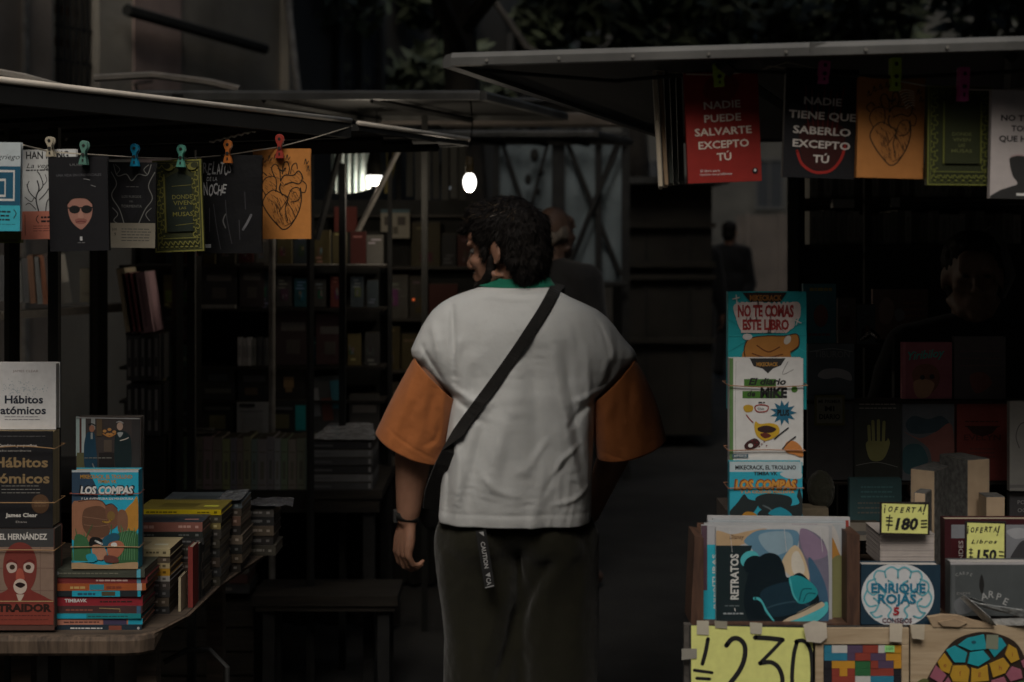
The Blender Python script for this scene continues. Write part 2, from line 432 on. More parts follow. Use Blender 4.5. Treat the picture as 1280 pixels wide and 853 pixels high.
# trees over the street; crowns overhead are added for shade
m_leaf = mat('tree_leaves', (.04, .05, .022), .7, var=.5, scale=2)
m_bark = mat('tree_bark', (.035, .03, .024), .9, var=.4, scale=6, bump=.8, bscale=18)
def tree(label, x, y, h, r, n, zc, seed, flat=.55, hole=None, leaf=1.):
    rr = random.Random(seed)
    e = empty('tree', (x, y, 0), label, 'tree', 'street trees over the market')
    a = MB(); a.tube([(0, 0, 0), (.06, .02, 1.4), (-.05, .05, h * .45), (.1, 0, h * .7)], [.19, .15, .12, .08], 9)
    for k in range(9):
        an = k * 2.4 + seed; q = rr.uniform(.5, .85) * r; z0 = h * rr.uniform(.38, .6)
        a.tube([(0, 0, z0), (math.cos(an) * q * .5, math.sin(an) * q * .5, z0 + .8), (math.cos(an) * q, math.sin(an) * q, zc + rr.uniform(-.4, .9))], [.07, .045, .015], 6)
    a.build('trunk', m_bark, e)
    b = MB(); cl = []
    for k in range(46):
        an = rr.uniform(0, 6.28); q = r * math.sqrt(rr.random()); cl.append((math.cos(an) * q, math.sin(an) * q, zc + rr.uniform(-1, 1) * r * flat * math.sqrt(max(.05, 1 - (q / r) ** 2)), rr.uniform(.35, .8)))
    for i in range(n):
        c = cl[rr.randrange(len(cl))]; v = Vector((rr.gauss(0, 1), rr.gauss(0, 1), rr.gauss(0, .7))).normalized() * c[3] * rr.uniform(.5, 1)
        p = Vector(c[:3]) + v
        if hole and hole(p.x + x, p.y + y, p.z): continue
        u = Vector((rr.gauss(0, 1), rr.gauss(0, 1), rr.gauss(0, 1))).normalized(); w = u.orthogonal().normalized(); s_ = rr.uniform(.06, .13) * leaf
        b.add([p - u * s_, p + w * s_ * .45, p + u * s_, p - w * s_ * .45], [(0, 1, 2, 3)])
    b.build('crown', m_leaf, e)
    return e
hl = lambda x, y, z: y < 4.7 - 0 and z > 2.3 and y < 4.4 + (z - 4) * -.75 + .0
tree('tree with dense dark crown right of the far street', 3.4, 13, 6.5, 3.8, 17000, 4.5, 1, leaf=1.35)
tree('tree with spreading crown standing behind the right stall', 5.6, 9.0, 6.0, 3.8, 17000, 4.6, 2, leaf=1.3)
tree('tree in the middle distance beyond the blue panels', 1.6, 18, 8, 4.8, 17000, 5.2, 3, leaf=1.5)
tree('tree overhanging the left row of stalls', -4.4, 8.0, 7.5, 3.3, 9000, 6.2, 4)
tree('tree overhanging the lane above the walkers', -.35, 10.2, 7.5, 3.8, 15000, 5.6, 5, leaf=1.2)
tree('tree close behind the right canopy', 3.9, 6.2, 6.5, 2.9, 9000, 5.6, 6)

gap = lambda x, y, z: y < 1.35 - (z - 5) * .8  # two added crowns shade the lane, cut open where the sun enters
tree('unseen tree added on the right, its crown shading the lane', 2.1, 3.6, 6.6, 3.3, 12000, 5.5, 8, hole=gap)
tree('unseen tree added on the left, its crown shading the left stalls', -3.0, 3.9, 6.6, 3.0, 11000, 5.5, 9, hole=gap)
# ================================================================ STALL ROOFS
def canopy(label, pts, th, m_edge, m_top=None, posts=(), highlight=False):
    """pts: upper corners (world), first edge = the one nearest; th thick rim, sheet inside"""
    c = sum((Vector(p) for p in pts), Vector()) / len(pts); base = Vector((c.x, c.y, 0))
    e = empty('stall_canopy', base, label, 'canopy')
    L = [Vector(p) - base for p in pts]; n = len(L)
    a = MB(); dn = Vector((0, 0, -th))
    a.add([p + Vector((0, 0, -.004)) for p in L] + [p + Vector((0, 0, -.016)) for p in L], [tuple(range(n)), tuple(reversed(range(n, 2 * n)))] + [(i, i + n, (i + 1) % n + n, (i + 1) % n) for i in range(n)])
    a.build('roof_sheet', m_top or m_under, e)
    cc = sum(L, Vector()) / n
    for i in range(n):
        p, q = L[i], L[(i + 1) % n]; d = (q - p).normalized(); nn = Vector((d.y, -d.x, 0)).normalized()
        if (cc - p).dot(nn) > 0: nn = -nn
        g = d * .003 if i % 2 else Vector(); o0, o1 = p + g, q - g
        vs = []
        for (dx, dz) in ((0, 0), (.018, -.003), (.024, -.012), (.024, -th), (0, -th)): vs += [o0 + nn * dx + Vector((0, 0, dz)), o1 + nn * dx + Vector((0, 0, dz))]
        b = MB(); b.add(vs, [(0, 1, 3, 2), (2, 3, 5, 4), (4, 5, 7, 6), (6, 7, 9, 8), (8, 9, 1, 0), (0, 2, 4, 6, 8), (1, 9, 7, 5, 3)])
        b.build('edge_rail', m_edge if not highlight else m_under, e)
        if highlight and i == 0: b = MB(); b.tube([o0 + nn * .022 + Vector((0, 0, .001)), o1 + nn * .022 + Vector((0, 0, .001))], .007, 8); b.build('edge_highlight', mat('highlight_paint', (.62, .56, .48), .5, var=.2, scale=9), e, smooth=True)  # bright strip coloured as the highlight along the metal edge
    for k in range(1, 4):     # stiffening ribs below the sheet
        t = k / 4; p = L[0].lerp(L[1], t); q = L[3].lerp(L[2], t) if n == 4 else cc
        b = MB(); b.tube([p + Vector((0, 0, -.035)), q + Vector((0, 0, -.035))], .012, 4); b.build('roof_rib', m_under, e)
    for (x, y, zt) in posts:
        b = MB(); b.box(x - .012 - base.x, x + .012 - base.x, y - .012 - base.y, y + .012 - base.y, 0, zt); b.build('post', m_dark, e)
    return e
def Z(px, py, z):    # point on the level z seen at a pixel
    d = (z - CZ) * F / (HY - py); return Vector(((px - 640) / F * d, d, z))
def lvl(p, z): return Vector((p[0], p[1], z))
# left canopy: its street edge runs away along the lane
A0 = Z(-90, 92, 1.9); B0 = Z(430, 152, 1.9); C0 = Z(578, 175, 1.9)
off = Vector((-1.7, .75, .0))
canopy('nearest left canopy with a painted highlight along its metal front edge above the hanging books', [A0, B0, B0 + off, A0 + off], .045, m_galv, highlight=True, posts=[(-1.10, 3.42, 1.85), (-.98,4.35,1.85)])
canopy('narrow canopy continuing behind the nearest left one towards the bulbs', [B0 + Vector((.015, .03, -.004)), C0, C0 + off * .8, B0 + off * .8 + Vector((.015, .03, 0))], .02, m_sheet, highlight=True, posts=[(-.62, 5.2, 1.85)])
# second and further canopies
def front_canopy(label, p0, p1, d_, z, back, th, m, drop=0, posts=()):
    x0, x1 = S(p0 - 640, d_), S(p1 - 640, d_)
    canopy(label, [(x0, d_, z), (x1, d_, z), (x1 + back * .36, d_ + back, z + drop), (x0 + back * .36, d_ + back, z + drop)], th, m, posts=posts)
z2 = CZ + (HY - 113) / F * 5.0
front_canopy('second left canopy with a thin grey front edge', 60, 600, 5.0, z2, .9, .035, m_sheet, 0, posts=[(-1.5, 5.1, z2 - .03), (-.35, 5.7, z2 - .03)])
a = MB()
q = [P(118, 98, 5.3), P(190, 94, 5.35), P(262, 103, 5.2), P(300, 112, 5.15)]
a.tube(q, .014, 6); tagp(a.build('roof_edge_strip', m_galv), 'bent pale metal strip lying on the second left canopy', 'metal strip')
a = MB(); q = [P(-10, 90, 3.9), P(30, 97, 3.95), P(85, 112, 4.0)]; a.tube(q, .012, 6); tagp(a.build('roof_edge_strip', m_galv), 'short pale metal strip on top of the nearest left canopy', 'metal strip')
z3 = CZ + (HY - 140) / F * 6.5
front_canopy('brownish canopy further down the lane, widest of the middle ones', 460, 822, 6.5, z3, .8, .06, m_brownsheet, .05, posts=[(-.55, 6.9, z3)])
z4 = CZ + (HY - 163) / F * 7.6
front_canopy('small far canopy below the brownish one', 515, 742, 7.6, z4, .7, .035, m_sheet, .0, posts=[(-.5, 8.1, z4)])
z5 = CZ + (HY - 122) / F * 5.9
front_canopy('thin dark canopy edge between the second and the brownish one', 470, 700, 5.9, z5, .5, .02, m_sheet)
# right canopy
r0 = Z(568, 66, 1.93); r1 = Z(708, 116, 1.93); rv = Vector((1, -.232, 0))
canopy('large right canopy with a dark grey front edge', [r0, r0 + rv * 1.9, r1 + Vector((2.5, 1.0, 0)), r1 + Vector((.45, 1.5, 0))], .026, m_sheet,
       posts=[(1.15, 4.6, 1.9), (2.0, 2.75, 1.9), (2.1, 3.7, 1.9)])

a = MB(); rc_ = [o for o in bpy.data.objects if o.get('label') == 'large right canopy with a dark grey front edge'][0]
m_screw = mat('screw_zinc', (.25, .24, .22), .4, .6)
for k in range(9):
    p = (r0 + rv * (.06 + k * .13)) - rc_.location; b = MB(); b.tube([p + Vector((0, -.0245, -.019)), p + Vector((0, -.028, -.019))], .0032, 8); b.build('screw', m_screw, rc_)
p = (r0 + rv * .62) - rc_.location; b = MB(); b.box(p.x - .001, p.x + .03, p.y - .0262, p.y - .0238, -.0265 + p.z, p.z - .004); b.build('joint_plate', m_sheet, rc_)
a.tube([r0 + rv * .02 + Vector((.03, .03, -.03)), r0 + rv * .25 + Vector((.05, .08, -.05)), r0 + rv * .5 + Vector((0, .10, -.035)), r0 + rv * .8 + Vector((0, .10, -.055)), r0 + rv * 1.3 + Vector((0, .10, -.04))], .0035, 6)
tagp(a.build('cable', m_dark), 'black cable sagging under the front edge of the right canopy', 'cable')

# ================================================================ HANGING BOOKS
W = (.62, .62, .60); K = (.012, .012, .012); INK = (.02, .02, .022)
m_string = mat('cotton_string', (.45, .40, .32), .9)
def clip_peg(label, cx, y0, y1, d, col, style='round', roll=0):
    h = S(y1 - y0, d); w = S(10.6 if style == 'round' else 13, d); e = empty('clothes_peg', P(cx, y1, d - .012), label, 'peg', 'pegs on the strings'); e.rotation_euler = (0, roll, 0)
    m = mat('peg_plastic_%02x%02x%02x' % tuple(int(c * 255) for c in col), col, .45, var=.08)
    if style == 'round':
        o = [(-.5, 0), (.5, 0), (.42, .18), (.24, .38), (.22, .55), (.40, .68), (.5, .80), (.42, .93), (.2, 1), (-.2, 1), (-.42, .93), (-.5, .80), (-.40, .68), (-.22, .55), (-.24, .38), (-.42, .18)]
    else:
        o = [(-.46, 0), (.46, 0), (.42, .3), (.5, .42), (.5, .97), (.44, 1), (-.44, 1), (-.5, .97), (-.5, .42), (-.42, .3)]
    o = [(x * w, z * h) for x, z in o]
    for k in (0, 1):
        b = MB(); b.prism(o, k * .014, k * .014 + .004); b.build('jaw', m, e, bevel=.0006)
    b = MB(); r = w * .2
    b.tube([(0, -.0025, h * .42), (0, .02, h * .42)], r, 10); b.build('spring', m_iron, e)
    b = MB(); b.ell((0, -.001, h * .8), (r * .9, .0008, r * 1.0), 10, 6); b.box(-r * .45, r * .45, -.0012, .0002, h * .12, h * .24); b.build('peg_hole', m_dark, e)
    return e

def heart(a, x0, y0, x1, y1):
    """old anatomical engraving of a heart, drawn as ink strokes inside the box"""
    w, h = x1 - x0, y1 - y0; q = lambda pts: [(x0 + u * w, y0 + v * h) for u, v in pts]
    I = (.05, .03, .015)
    for pts, ww in (([(.16, .50), (.10, .62), (.22, .78), (.40, .93), (.52, .99), (.66, .93), (.82, .74), (.88, .55), (.86, .40)], 1.5),
                    ([(.16, .50), (.30, .43), (.45, .47), (.60, .55), (.55, .70), (.60, .86)], 1.3), ([(.60, .55), (.68, .42), (.82, .40), (.86, .50), (.80, .58), (.66, .60)], 1.2),
                    ([(.16, .50), (.08, .38), (.16, .26), (.34, .24), (.38, .36), (.36, .45)], 1.3), ([(.08, .30), (.02, .24), (.10, .18), (.18, .22)], 1.4),
                    ([(.34, .24), (.28, .12), (.36, .06), (.44, .14), (.46, .30)], 1.4), ([(.46, .30), (.54, .22), (.72, .22), (.82, .16), (.90, .24), (.84, .34), (.68, .32), (.54, .36)], 1.5),
                    ([(.50, .20), (.52, .06), (.60, .03), (.64, .12), (.62, .2)], 1.4), ([(.66, .2), (.70, .08), (.78, .05), (.80, .13)], 1.2), ([(.9, .3), (.98, .36), (.95, .46), (.88, .46)], 1.2),
                    ([(.60, .56), (.50, .66), (.42, .74)], .8), ([(.60, .60), (.68, .70), (.74, .78)], .8), ([(.22, .56), (.34, .62), (.40, .76)], .6), ([(.3, .5), (.42, .58), (.46, .7)], .6),
                    ([(.70, .48), (.76, .46), (.80, .52)], .7), ([(.46, .34), (.44, .42), (.50, .5)], 1.8), ([(.42, .12), (.5, .16), (.56, .12)], 2), ([(.54, .94), (.66, .90), (.74, .84)], .7)):
        a.stroke(q(pts), ww, I)
    rr = random.Random(3)
    for i in range(120):
        u = rr.uniform(.15, .85); v = rr.uniform(.48, .88); 
        if abs(u - .52) * 1.5 > .62 * (1 - v) + .22: continue
        l = rr.uniform(.03, .07); a.stroke(q([(u, v), (u + l * .7, v + l)]), .45, I, smooth=False)
    for i in range(50):
        u = rr.uniform(.08, .92); v = rr.uniform(.1, .45); a.stroke(q([(u, v), (u + .05, v + .03)]), .5, I, smooth=False)
    for i, (u, v) in enumerate([(.0, .06), (.1, .0), (.22, -.03), (.34, -.05), (.46, -.05), (.58, -.04), (.95, .02), (1.0, .12)]):
        a.stroke(q([(u, v + .05), (u + .03, v - .03), (u + .05, v + .04), (u + .09, v)]), 1.1, I)

def ornate(a, x0, y0, x1, y1, col, dark, inner=None):
    """gilded border of scrolls round a dark panel"""
    w, h = x1 - x0, y1 - y0
    a.rect(x0, y0, x1, y1, col); a.rect(x0 + 2, y0 + 2, x1 - 2, y1 - 2, dark)
    a.stroke([(x0 + 4, y0 + 4), (x1 - 4, y0 + 4), (x1 - 4, y1 - 4), (x0 + 4, y1 - 4)], .8, col, smooth=False, closed=True)
    rr = random.Random(int(x0)); L = []
    for side in (x0 + 8.5, x1 - 8.5):
        for k in range(9):
            y = y0 + 9 + k * (h - 24) / 9; s = 1 if k % 2 else -1
            a.stroke([(side, y), (side + 4 * s, y + 3), (side + 2.5 * s, y + 7), (side - 1 * s, y + 6), (side, y + 12)], 1.3, col)
            a.ellipse(side + 3.4 * -s, y + 5, 1.5, 1.1, col, 8)
    for k in range(8):
        x = x0 + 9 + k * (w - 18) / 7; a.stroke([(x - 4, y1 - 8), (x - 2, y1 - 13), (x + 2, y1 - 9), (x + 4, y1 - 13)], 1.2, col)
        a.ellipse(x, y1 - 6.2, 2.2, 1., col, 8)
        a.stroke([(x - 3, y0 + 6), (x, y0 + 10), (x + 3, y0 + 6)], 1, col)
    a.stroke([(x0 + 5, y1 - 17), (x1 - 5, y1 - 17)], 1, col, smooth=False)
    px0, px1, py0, py1 = x0 + w * .27, x1 - w * .2, y0 + h * .16, y1 - h * .22
    a.poly([(px0, py1), (px1, py1), (px1, py0 + 4), ((px0 + px1) / 2, py0 - 4), (px0, py0 + 4)], inner or dark)
    a.stroke([(px0 - 2, py1), (px0 - 2, py0)], 1.9, col, smooth=False)
    if inner is None: a.stroke([(px1 + 2, py1), (px1 + 2, py0)], 1.9, col, smooth=False)

H = 'books pegged along the strings'
def b1(a):
    a.rect(-30, 178, 26, 256, (.50, .56, .58)); a.text('griego', 11, 196, 6.5, INK, w=28, shear=.35)
    B = (.02, .10, .17)
    a.rect(-30, 208, 26, 257, B); a.stroke([(-34, 214), (18, 214), (18, 250), (-34, 250)], 3.2, W, smooth=False)
    a.stroke([(-34, 225), (7, 225), (7, 245), (-34, 245)], 3.2, W, smooth=False)
    a.rect(-30, 257, 26, 289, (.05, .42, .52)); a.lines(-24, 14, 266, 3, 5, 2.2, INK); a.lines(-24, 20, 281, 1, 4, 1, (.03, .2, .25)); a.stroke([(18, 262), (21, 267), (18, 273)], 1.2, INK)
book('hanging book with blue square spiral and cyan band at the left picture edge', (-30, 178, 26, 289), 2.80, .012, (.45, .50, .52), b1, H, roll=R(.5), top_pivot=True)
def b2(a):
    a.rect(25, 187, 95, 264, (.60, .61, .60)); a.text('HAN KANG', 59, 194, 9, INK, w=53, bold=.02); a.text('La vegetariana', 64, 207, 6, INK, w=62, shear=.3)
    a.lines(32, 90, 213.5, 1, 3, 1.6, INK)
    for pts, w_ in (([(47, 264), (44, 248), (48, 236), (46, 226)], 1.6), ([(45, 250), (36, 240), (33, 230)], 1.2), ([(47, 240), (53, 232), (50, 220), (46, 214)], 1.2), ([(42, 246), (38, 252), (30, 246)], .9),
                    ([(44, 262), (36, 254), (31, 256)], 1), ([(48, 250), (56, 242), (60, 236)], 1.1), ([(53, 232), (58, 226), (56, 218)], .8), ([(33, 232), (36, 226)], .8), ([(56, 264), (58, 252), (64, 246)], 1.2), ([(66, 264), (68, 250), (74, 236)], 1.2)):
        a.stroke(pts, w_, INK)
    a.rect(25, 264, 95, 300, (.62, .22, .15)); a.lines(50, 92, 273, 2, 5, 2.4, INK); a.lines(40, 92, 283, 3, 3, .8, (.2, .05, .04)); a.stroke([(47, 269), (44, 274), (47, 279)], 1, INK); a.stroke([(30, 268), (30, 294)], .6, INK)
book('hanging white book with bare tree drawing and salmon band', (25, 187, 95, 299), 2.92, .012, (.5, .5, .5), b2, H, roll=R(-1), top_pivot=True)
def b3(a):
    a.text('UNA VIDA SIN CREDENCIALES', 98, 219, 3, (.13, .13, .14), w=56); a.text('ULISES', 97, 206, 2.6, (.2, .2, .2), w=20)
    SK = (.34, .17, .13)
    a.blob([(84, 252), (90, 247), (106, 247), (113, 252), (114, 266), (110, 277), (102, 286), (97, 286), (88, 277), (84, 265)], SK)
    a.blob([(92, 275), (99, 273), (107, 275), (104, 280), (95, 280)], (.25, .10, .08)); a.stroke([(93, 278), (99, 277), (106, 278)], 1, (.12, .03, .03))
    a.blob([(98, 262), (101, 262), (103, 272), (98, 273), (96, 270)], (.40, .21, .16))
    a.ellipse(92, 262, 6.8, 5, K); a.ellipse(107, 262, 6.8, 5, K); a.stroke([(84, 260), (115, 260)], 1.6, K, smooth=False)
    a.stroke([(83, 254), (90, 247.5), (106, 247.5), (114, 254)], 2.5, K); a.rect(98, 296, 101, 301, (.5, .5, .5)); a.lines(95, 104, 304, 1, 2, .7, (.2, .2, .2))
    a.stroke([(104, 224), (110, 225), (112, 226)], .7, (.3, .3, .3)); a.stroke([(113, 232), (119, 234)], .7, (.25, .25, .25))
book('black hanging book with a pale face in round dark sunglasses', (60, 196, 134, 314), 2.90, .012, (.011, .011, .013), b3, H, roll=R(-1.2), top_pivot=True, gloss=False)
def b4(a):
    G = (.16, .16, .15)
    for pts, w_ in (([(142, 206), (147, 220), (158, 218), (165, 226), (173, 218), (184, 219), (189, 206)], 1.3), ([(139, 215), (146, 230), (140, 245), (150, 262), (156, 280)], 1.2), ([(194, 215), (186, 232), (191, 248), (182, 262), (174, 280)], 1.2),
                    ([(136, 206), (136, 282)], 1.2), ([(141, 260), (148, 268), (143, 276), (151, 281)], 1), ([(190, 260), (183, 268), (188, 276)], 1), ([(144, 206), (150, 212), (146, 218)], 1), ([(186, 206), (180, 212), (184, 218)], 1)):
        a.stroke(pts, w_, G)
    a.poly([(151, 226), (165, 232), (179, 226), (182, 250), (165, 278), (149, 250)], (.012, .012, .014))
    a.text('LOS FUEGOS', 165, 246, 3, G, w=24); a.text('DEL', 165, 252, 2, G); a.text('TORMENTA', 165, 258, 3.4, G, w=26); a.lines(158, 174, 234, 1, 3, .7, G)
    a.rect(133, 279, 195, 310, (.20, .18, .14)); a.lines(153, 190, 287, 5, 3.6, .9, (.04, .04, .04)); a.text('500', 144, 287, 3, K); a.text('9', 145, 293, 4, K)
book('dark hanging book with silver scrolls and a beige paper band', (133, 203, 195, 310), 3.2, .014, (.009, .009, .010), b4, H, roll=R(.6), top_pivot=True, gloss=True)
GR = (.19, .18, .045)
def b5(a):
    ornate(a, 190, 200, 251, 315, GR, (.045, .050, .02), (.020, .028, .02))
    for i, (t, hh, ww) in enumerate((('DONDE', 5.2, 25), ('VIVEN', 5.2, 23), ('LAS', 3, 9), ('MUSAS', 5.2, 25))): a.text(t, 226.5, (246.5, 254, 260.5, 268)[i], hh, GR, w=ww, bold=.015)
    a.stroke([(214, 233), (238, 232)], .7, GR, smooth=False); a.stroke([(217, 282), (240, 280)], .7, GR, smooth=False)
    a.ellipse(211, 209, 6, 4.5, GR); a.ellipse(209, 207.5, 4.5, 3.6, (.04, .045, .02)); a.ellipse(240, 209, 6, 4.5, GR); a.ellipse(243, 207.5, 4.5, 3.6, (.04, .045, .02))
book('olive green ornate book hanging left of the black scratched one', (190, 200, 251, 315), 3.32, .014, (.05, .055, .02), b5, H, roll=R(-2.2), top_pivot=True)
def b6(a):
    WW = (.42, .42, .42)
    def scr(txt, x, y, h, ww): a.text(txt, x, y, h, WW, w=ww, bold=.02, shear=.12)
    for i, (ch, x) in enumerate(zip('RELATOS', (257, 263, 268.5, 274, 279, 284, 288.5))): a.text(ch, x - 1, 211 + (i % 2) * 1.6 - 1, 13 + (i % 3) * 1.3, WW, w=5, bold=.012, shear=.18, rot=R((-5, 4, 2, -3, 3, 2, 6)[i]))
    a.text('DE LA', 265, 224, 5, WW, w=13, shear=.1)
    for i, (ch, x) in enumerate(zip('NOCHE', (258, 265, 270.5, 276, 281.5))): a.text(ch, x - 1, 236 + (i % 2) * 2, 16 - i * 1.2, WW, w=5.6, bold=.015, shear=.15, rot=R((-6, 3, -2, 4, 5)[i]))
    for pts in ([(267, 255), (271, 285), (276, 312)], [(282, 250), (284, 275), (290, 305)], [(306, 240), (307, 262)], [(262, 260), (262, 290)], [(299, 275), (300, 300)]): a.stroke(pts, 1.0, (.05, .05, .055))
    a.stroke([(304, 287), (309, 279), (314, 269)], 3, (.16, .16, .17)); a.stroke([(282, 268), (279, 276), (282, 285)], 1.6, (.12, .12, .12)); a.rect(256, 305.5, 264, 310, (.4, .4, .4))  # grey streaks painted as glints on the plastic wrap
book('black plastic wrapped hanging book with scratchy white title, left string', (246, 194, 327, 317), 3.45, .016, (.007, .007, .008), b6, H, roll=R(0), top_pivot=True, gloss=True)
OR = (.56, .225, .055)
book('orange hanging book with an ink heart under the red peg, left string', (316, 186, 388, 299), 3.59, .016, OR, lambda a: heart(a, 322, 200, 384, 288), H, roll=R(-.3), top_pivot=True)

def string(label, pts, r=.0016):
    a = MB(); a.tube(pts, r, 5); return tagp(a.build('string', m_string), label, 'string')
string('left cotton string that holds the pegged books', [P(-40, 178, 2.79), P(30, 182, 2.83), P(62, 190, 2.92), P(104, 193, 2.90), P(168, 197, 3.2), P(225, 199, 3.34), P(284, 194, 3.47), P(349, 184, 3.6), P(395, 172, 3.7), P(440, 158, 3.86)])
a = MB(); pts = [P(262, 178, 3.6).lerp(P(322, 163, 3.9), t / 14) for t in range(15)]
for i, p in enumerate(pts): pts[i] = p + Vector((0, 0, .0018 * (-1) ** i))
a.tube(pts, [.0022 + .0012 * (i % 2) for i in range(15)], 6); tagp(a.build('string', mat('pale_rope', (.7, .66, .58), .8)), 'knotted pale twisted rope end hanging behind the orange peg', 'rope')
clip_peg('small cream peg on the white book with bare tree', 62, 171, 196, 2.91, (.45, .40, .30), roll=R(-2))
clip_peg('dull green peg above the face in sunglasses', 103, 176, 206, 2.89, (.10, .23, .18), roll=R(3))
clip_peg('bright blue peg on the book with the beige band', 167.5, 180, 208, 3.19, (.0, .24, .42))
clip_peg('sea green peg on the olive ornate book, left string', 225, 181, 209, 3.31, (.12, .42, .32), roll=R(2))
clip_peg('orange peg on the black scratched book', 284, 175, 204, 3.44, (.52, .15, .02))
clip_peg('red peg on the orange heart book, left string', 349, 168, 198, 3.58, (.36, .035, .02))

# right string
RH = 2.60
def n1(a):
    a.blob([(880, 105), (890, 96), (905, 94), (920, 100), (922, 112), (905, 130), (880, 120)], (.16, .018, .012))
    for k in range(6): a.stroke([(884 + k * 7, 118 + (k % 3) * 5), (890 + k * 6, 170 - k * 3), (902, 205 - k * 2)], 1, (.22, .02, .015))
    for t, y, ww in (('NADIE', 131, 46), ('PUEDE', 147.5, 46), ('SALVARTE', 164, 71), ('EXCEPTO', 180.5, 63), ('TÚ', 196, 18)): a.text(t, 901, y, 9 if t != 'TÚ' else 9, (.66, .58, .5), w=ww, bold=.018, rot=R(-1.5))
    a.text('El libro para', 883, 213, 3, W, w=24); a.text('resolver tus problemas', 890, 217.5, 2.6, W, w=40)
    a.ellipse(939, 215, 3.6, 3.6, K); a.ellipse(939, 214.5, 1.4, 1.8, W)
book('red hanging book with five white title lines, right string', (855, 90, 947, 228), RH, .016, (.25, .020, .015), n1, H, roll=R(-2.2), top_pivot=True)
def n2(a):
    HR = (.13, .010, .008)
    a.stroke([(1000, 190), (1006, 205), (1018, 214), (1030, 216), (1044, 212), (1055, 198), (1060, 180)], 3.5, (.30, .02, .015))
    a.blob([(1004, 190), (1012, 208), (1030, 213), (1046, 208), (1056, 190), (1058, 160), (1030, 150), (1004, 160)], (.035, .006, .005))
    for k in range(7): a.stroke([(1008 + k * 8, 108 + (k % 3) * 4), (1010 + k * 7, 140), (1016 + k * 5, 170)], 1.2, HR)
    for t, y, ww in (('NADIE', 127, 47), ('TIENE QUE', 145, 84), ('SABERLO', 164, 72), ('EXCEPTO', 181, 72), ('TÚ', 199, 20)): a.text(t, 1030, y, 9, (.58, .54, .5), w=ww, bold=.02, rot=R(2))
book('black hanging book with five white title lines and red heart, right string', (983, 86, 1074, 223), RH - .035, .016, (.009, .009, .011), n2, H, roll=R(2.0), top_pivot=True)
def n3(a):
    heart(a, 1083, 112, 1148, 208)
    for k in range(7): a.stroke([(1122 + k * 1.5, 116 + k * 3.4), (1130 + k * 1.2, 113 + k * 3.2), (1141 + k * .3, 115 + k * 2.8)], .7, (.9, .8, .6))
book('orange hanging book with an ink heart under the lime peg, right string', (1074, 97, 1157, 223), RH - .055, .016, (.40, .165, .045), n3, H, roll=R(1.6), top_pivot=True)
def n4(a):
    ornate(a, 1160, 108, 1240, 232, (.13, .14, .03), (.030, .036, .014))
    for i, t in enumerate(('DONDE', 'VIVEN', 'LAS', 'MUSAS')): a.text(t, 1202, 168 + i * 7, 4, (.13, .14, .05), w=(24, 22, 8, 26)[i], bold=.015)
book('olive ornate hanging book under the magenta peg, right string', (1160, 108, 1240, 232), RH - .085, .016, (.03, .036, .016), n4, H, roll=R(.6), top_pivot=True)
def n5(a):
    for t, y, x, ww in (('NO TIENES', 148, 1281, 58), ('TODO', 161, 1281, 32), ('QUE HACER', 174, 1282, 64)): a.text(t, x, y, 7, INK, w=ww, bold=.03)
    a.blob([(1264, 205), (1266, 197), (1290, 194), (1310, 204), (1300, 225), (1312, 236), (1320, 250), (1244, 250), (1250, 240), (1262, 235), (1274, 230), (1268, 220)], (.03, .03, .03))
    a.stroke([(1266, 196), (1275, 194), (1290, 196)], 2, (.4, .3, .3)); a.rect(1273, 242, 1290, 245, W)
book('pale hanging book with a dark head silhouette at the right picture edge', (1240, 113, 1325, 249), RH - .11, .014, (.44, .40, .39), n5, H, roll=R(1.2), top_pivot=True)
string('right cotton string that holds the pegged books', [P(820, 88, 2.75), P(858, 93, RH), P(900, 94, RH), P(950, 88, RH), P(962, 83, RH), P(985, 86, RH - .02), P(1030, 92, RH - .035), P(1076, 97, RH - .045), P(1120, 101, RH - .055), P(1160, 108, RH - .07), P(1205, 112, RH - .085), P(1245, 113, RH - .10), P(1300, 110, RH - .11)])
string('second thin string crossing above the black hanging book', [P(940, 92, RH + .05), P(984, 78, RH + .03), P(1040, 90, RH + .02), P(1090, 97, RH + .02)], .0012)
clip_peg('lime peg on the red hanging book', 900, 79, 108, RH - .01, (.38, .52, .05), 'flat', R(-3))
clip_peg('magenta peg on the black hanging book, right string', 1030, 76, 104, RH - .045, (.55, .09, .28), 'flat', R(4))
clip_peg('lime peg on the orange heart book, right string', 1120.5, 72, 113, RH - .065, (.38, .52, .05), 'flat', R(0))
clip_peg('magenta peg on the olive ornate book, right string', 1205, 84, 126, RH - .095, (.55, .08, .28), 'flat', R(2))
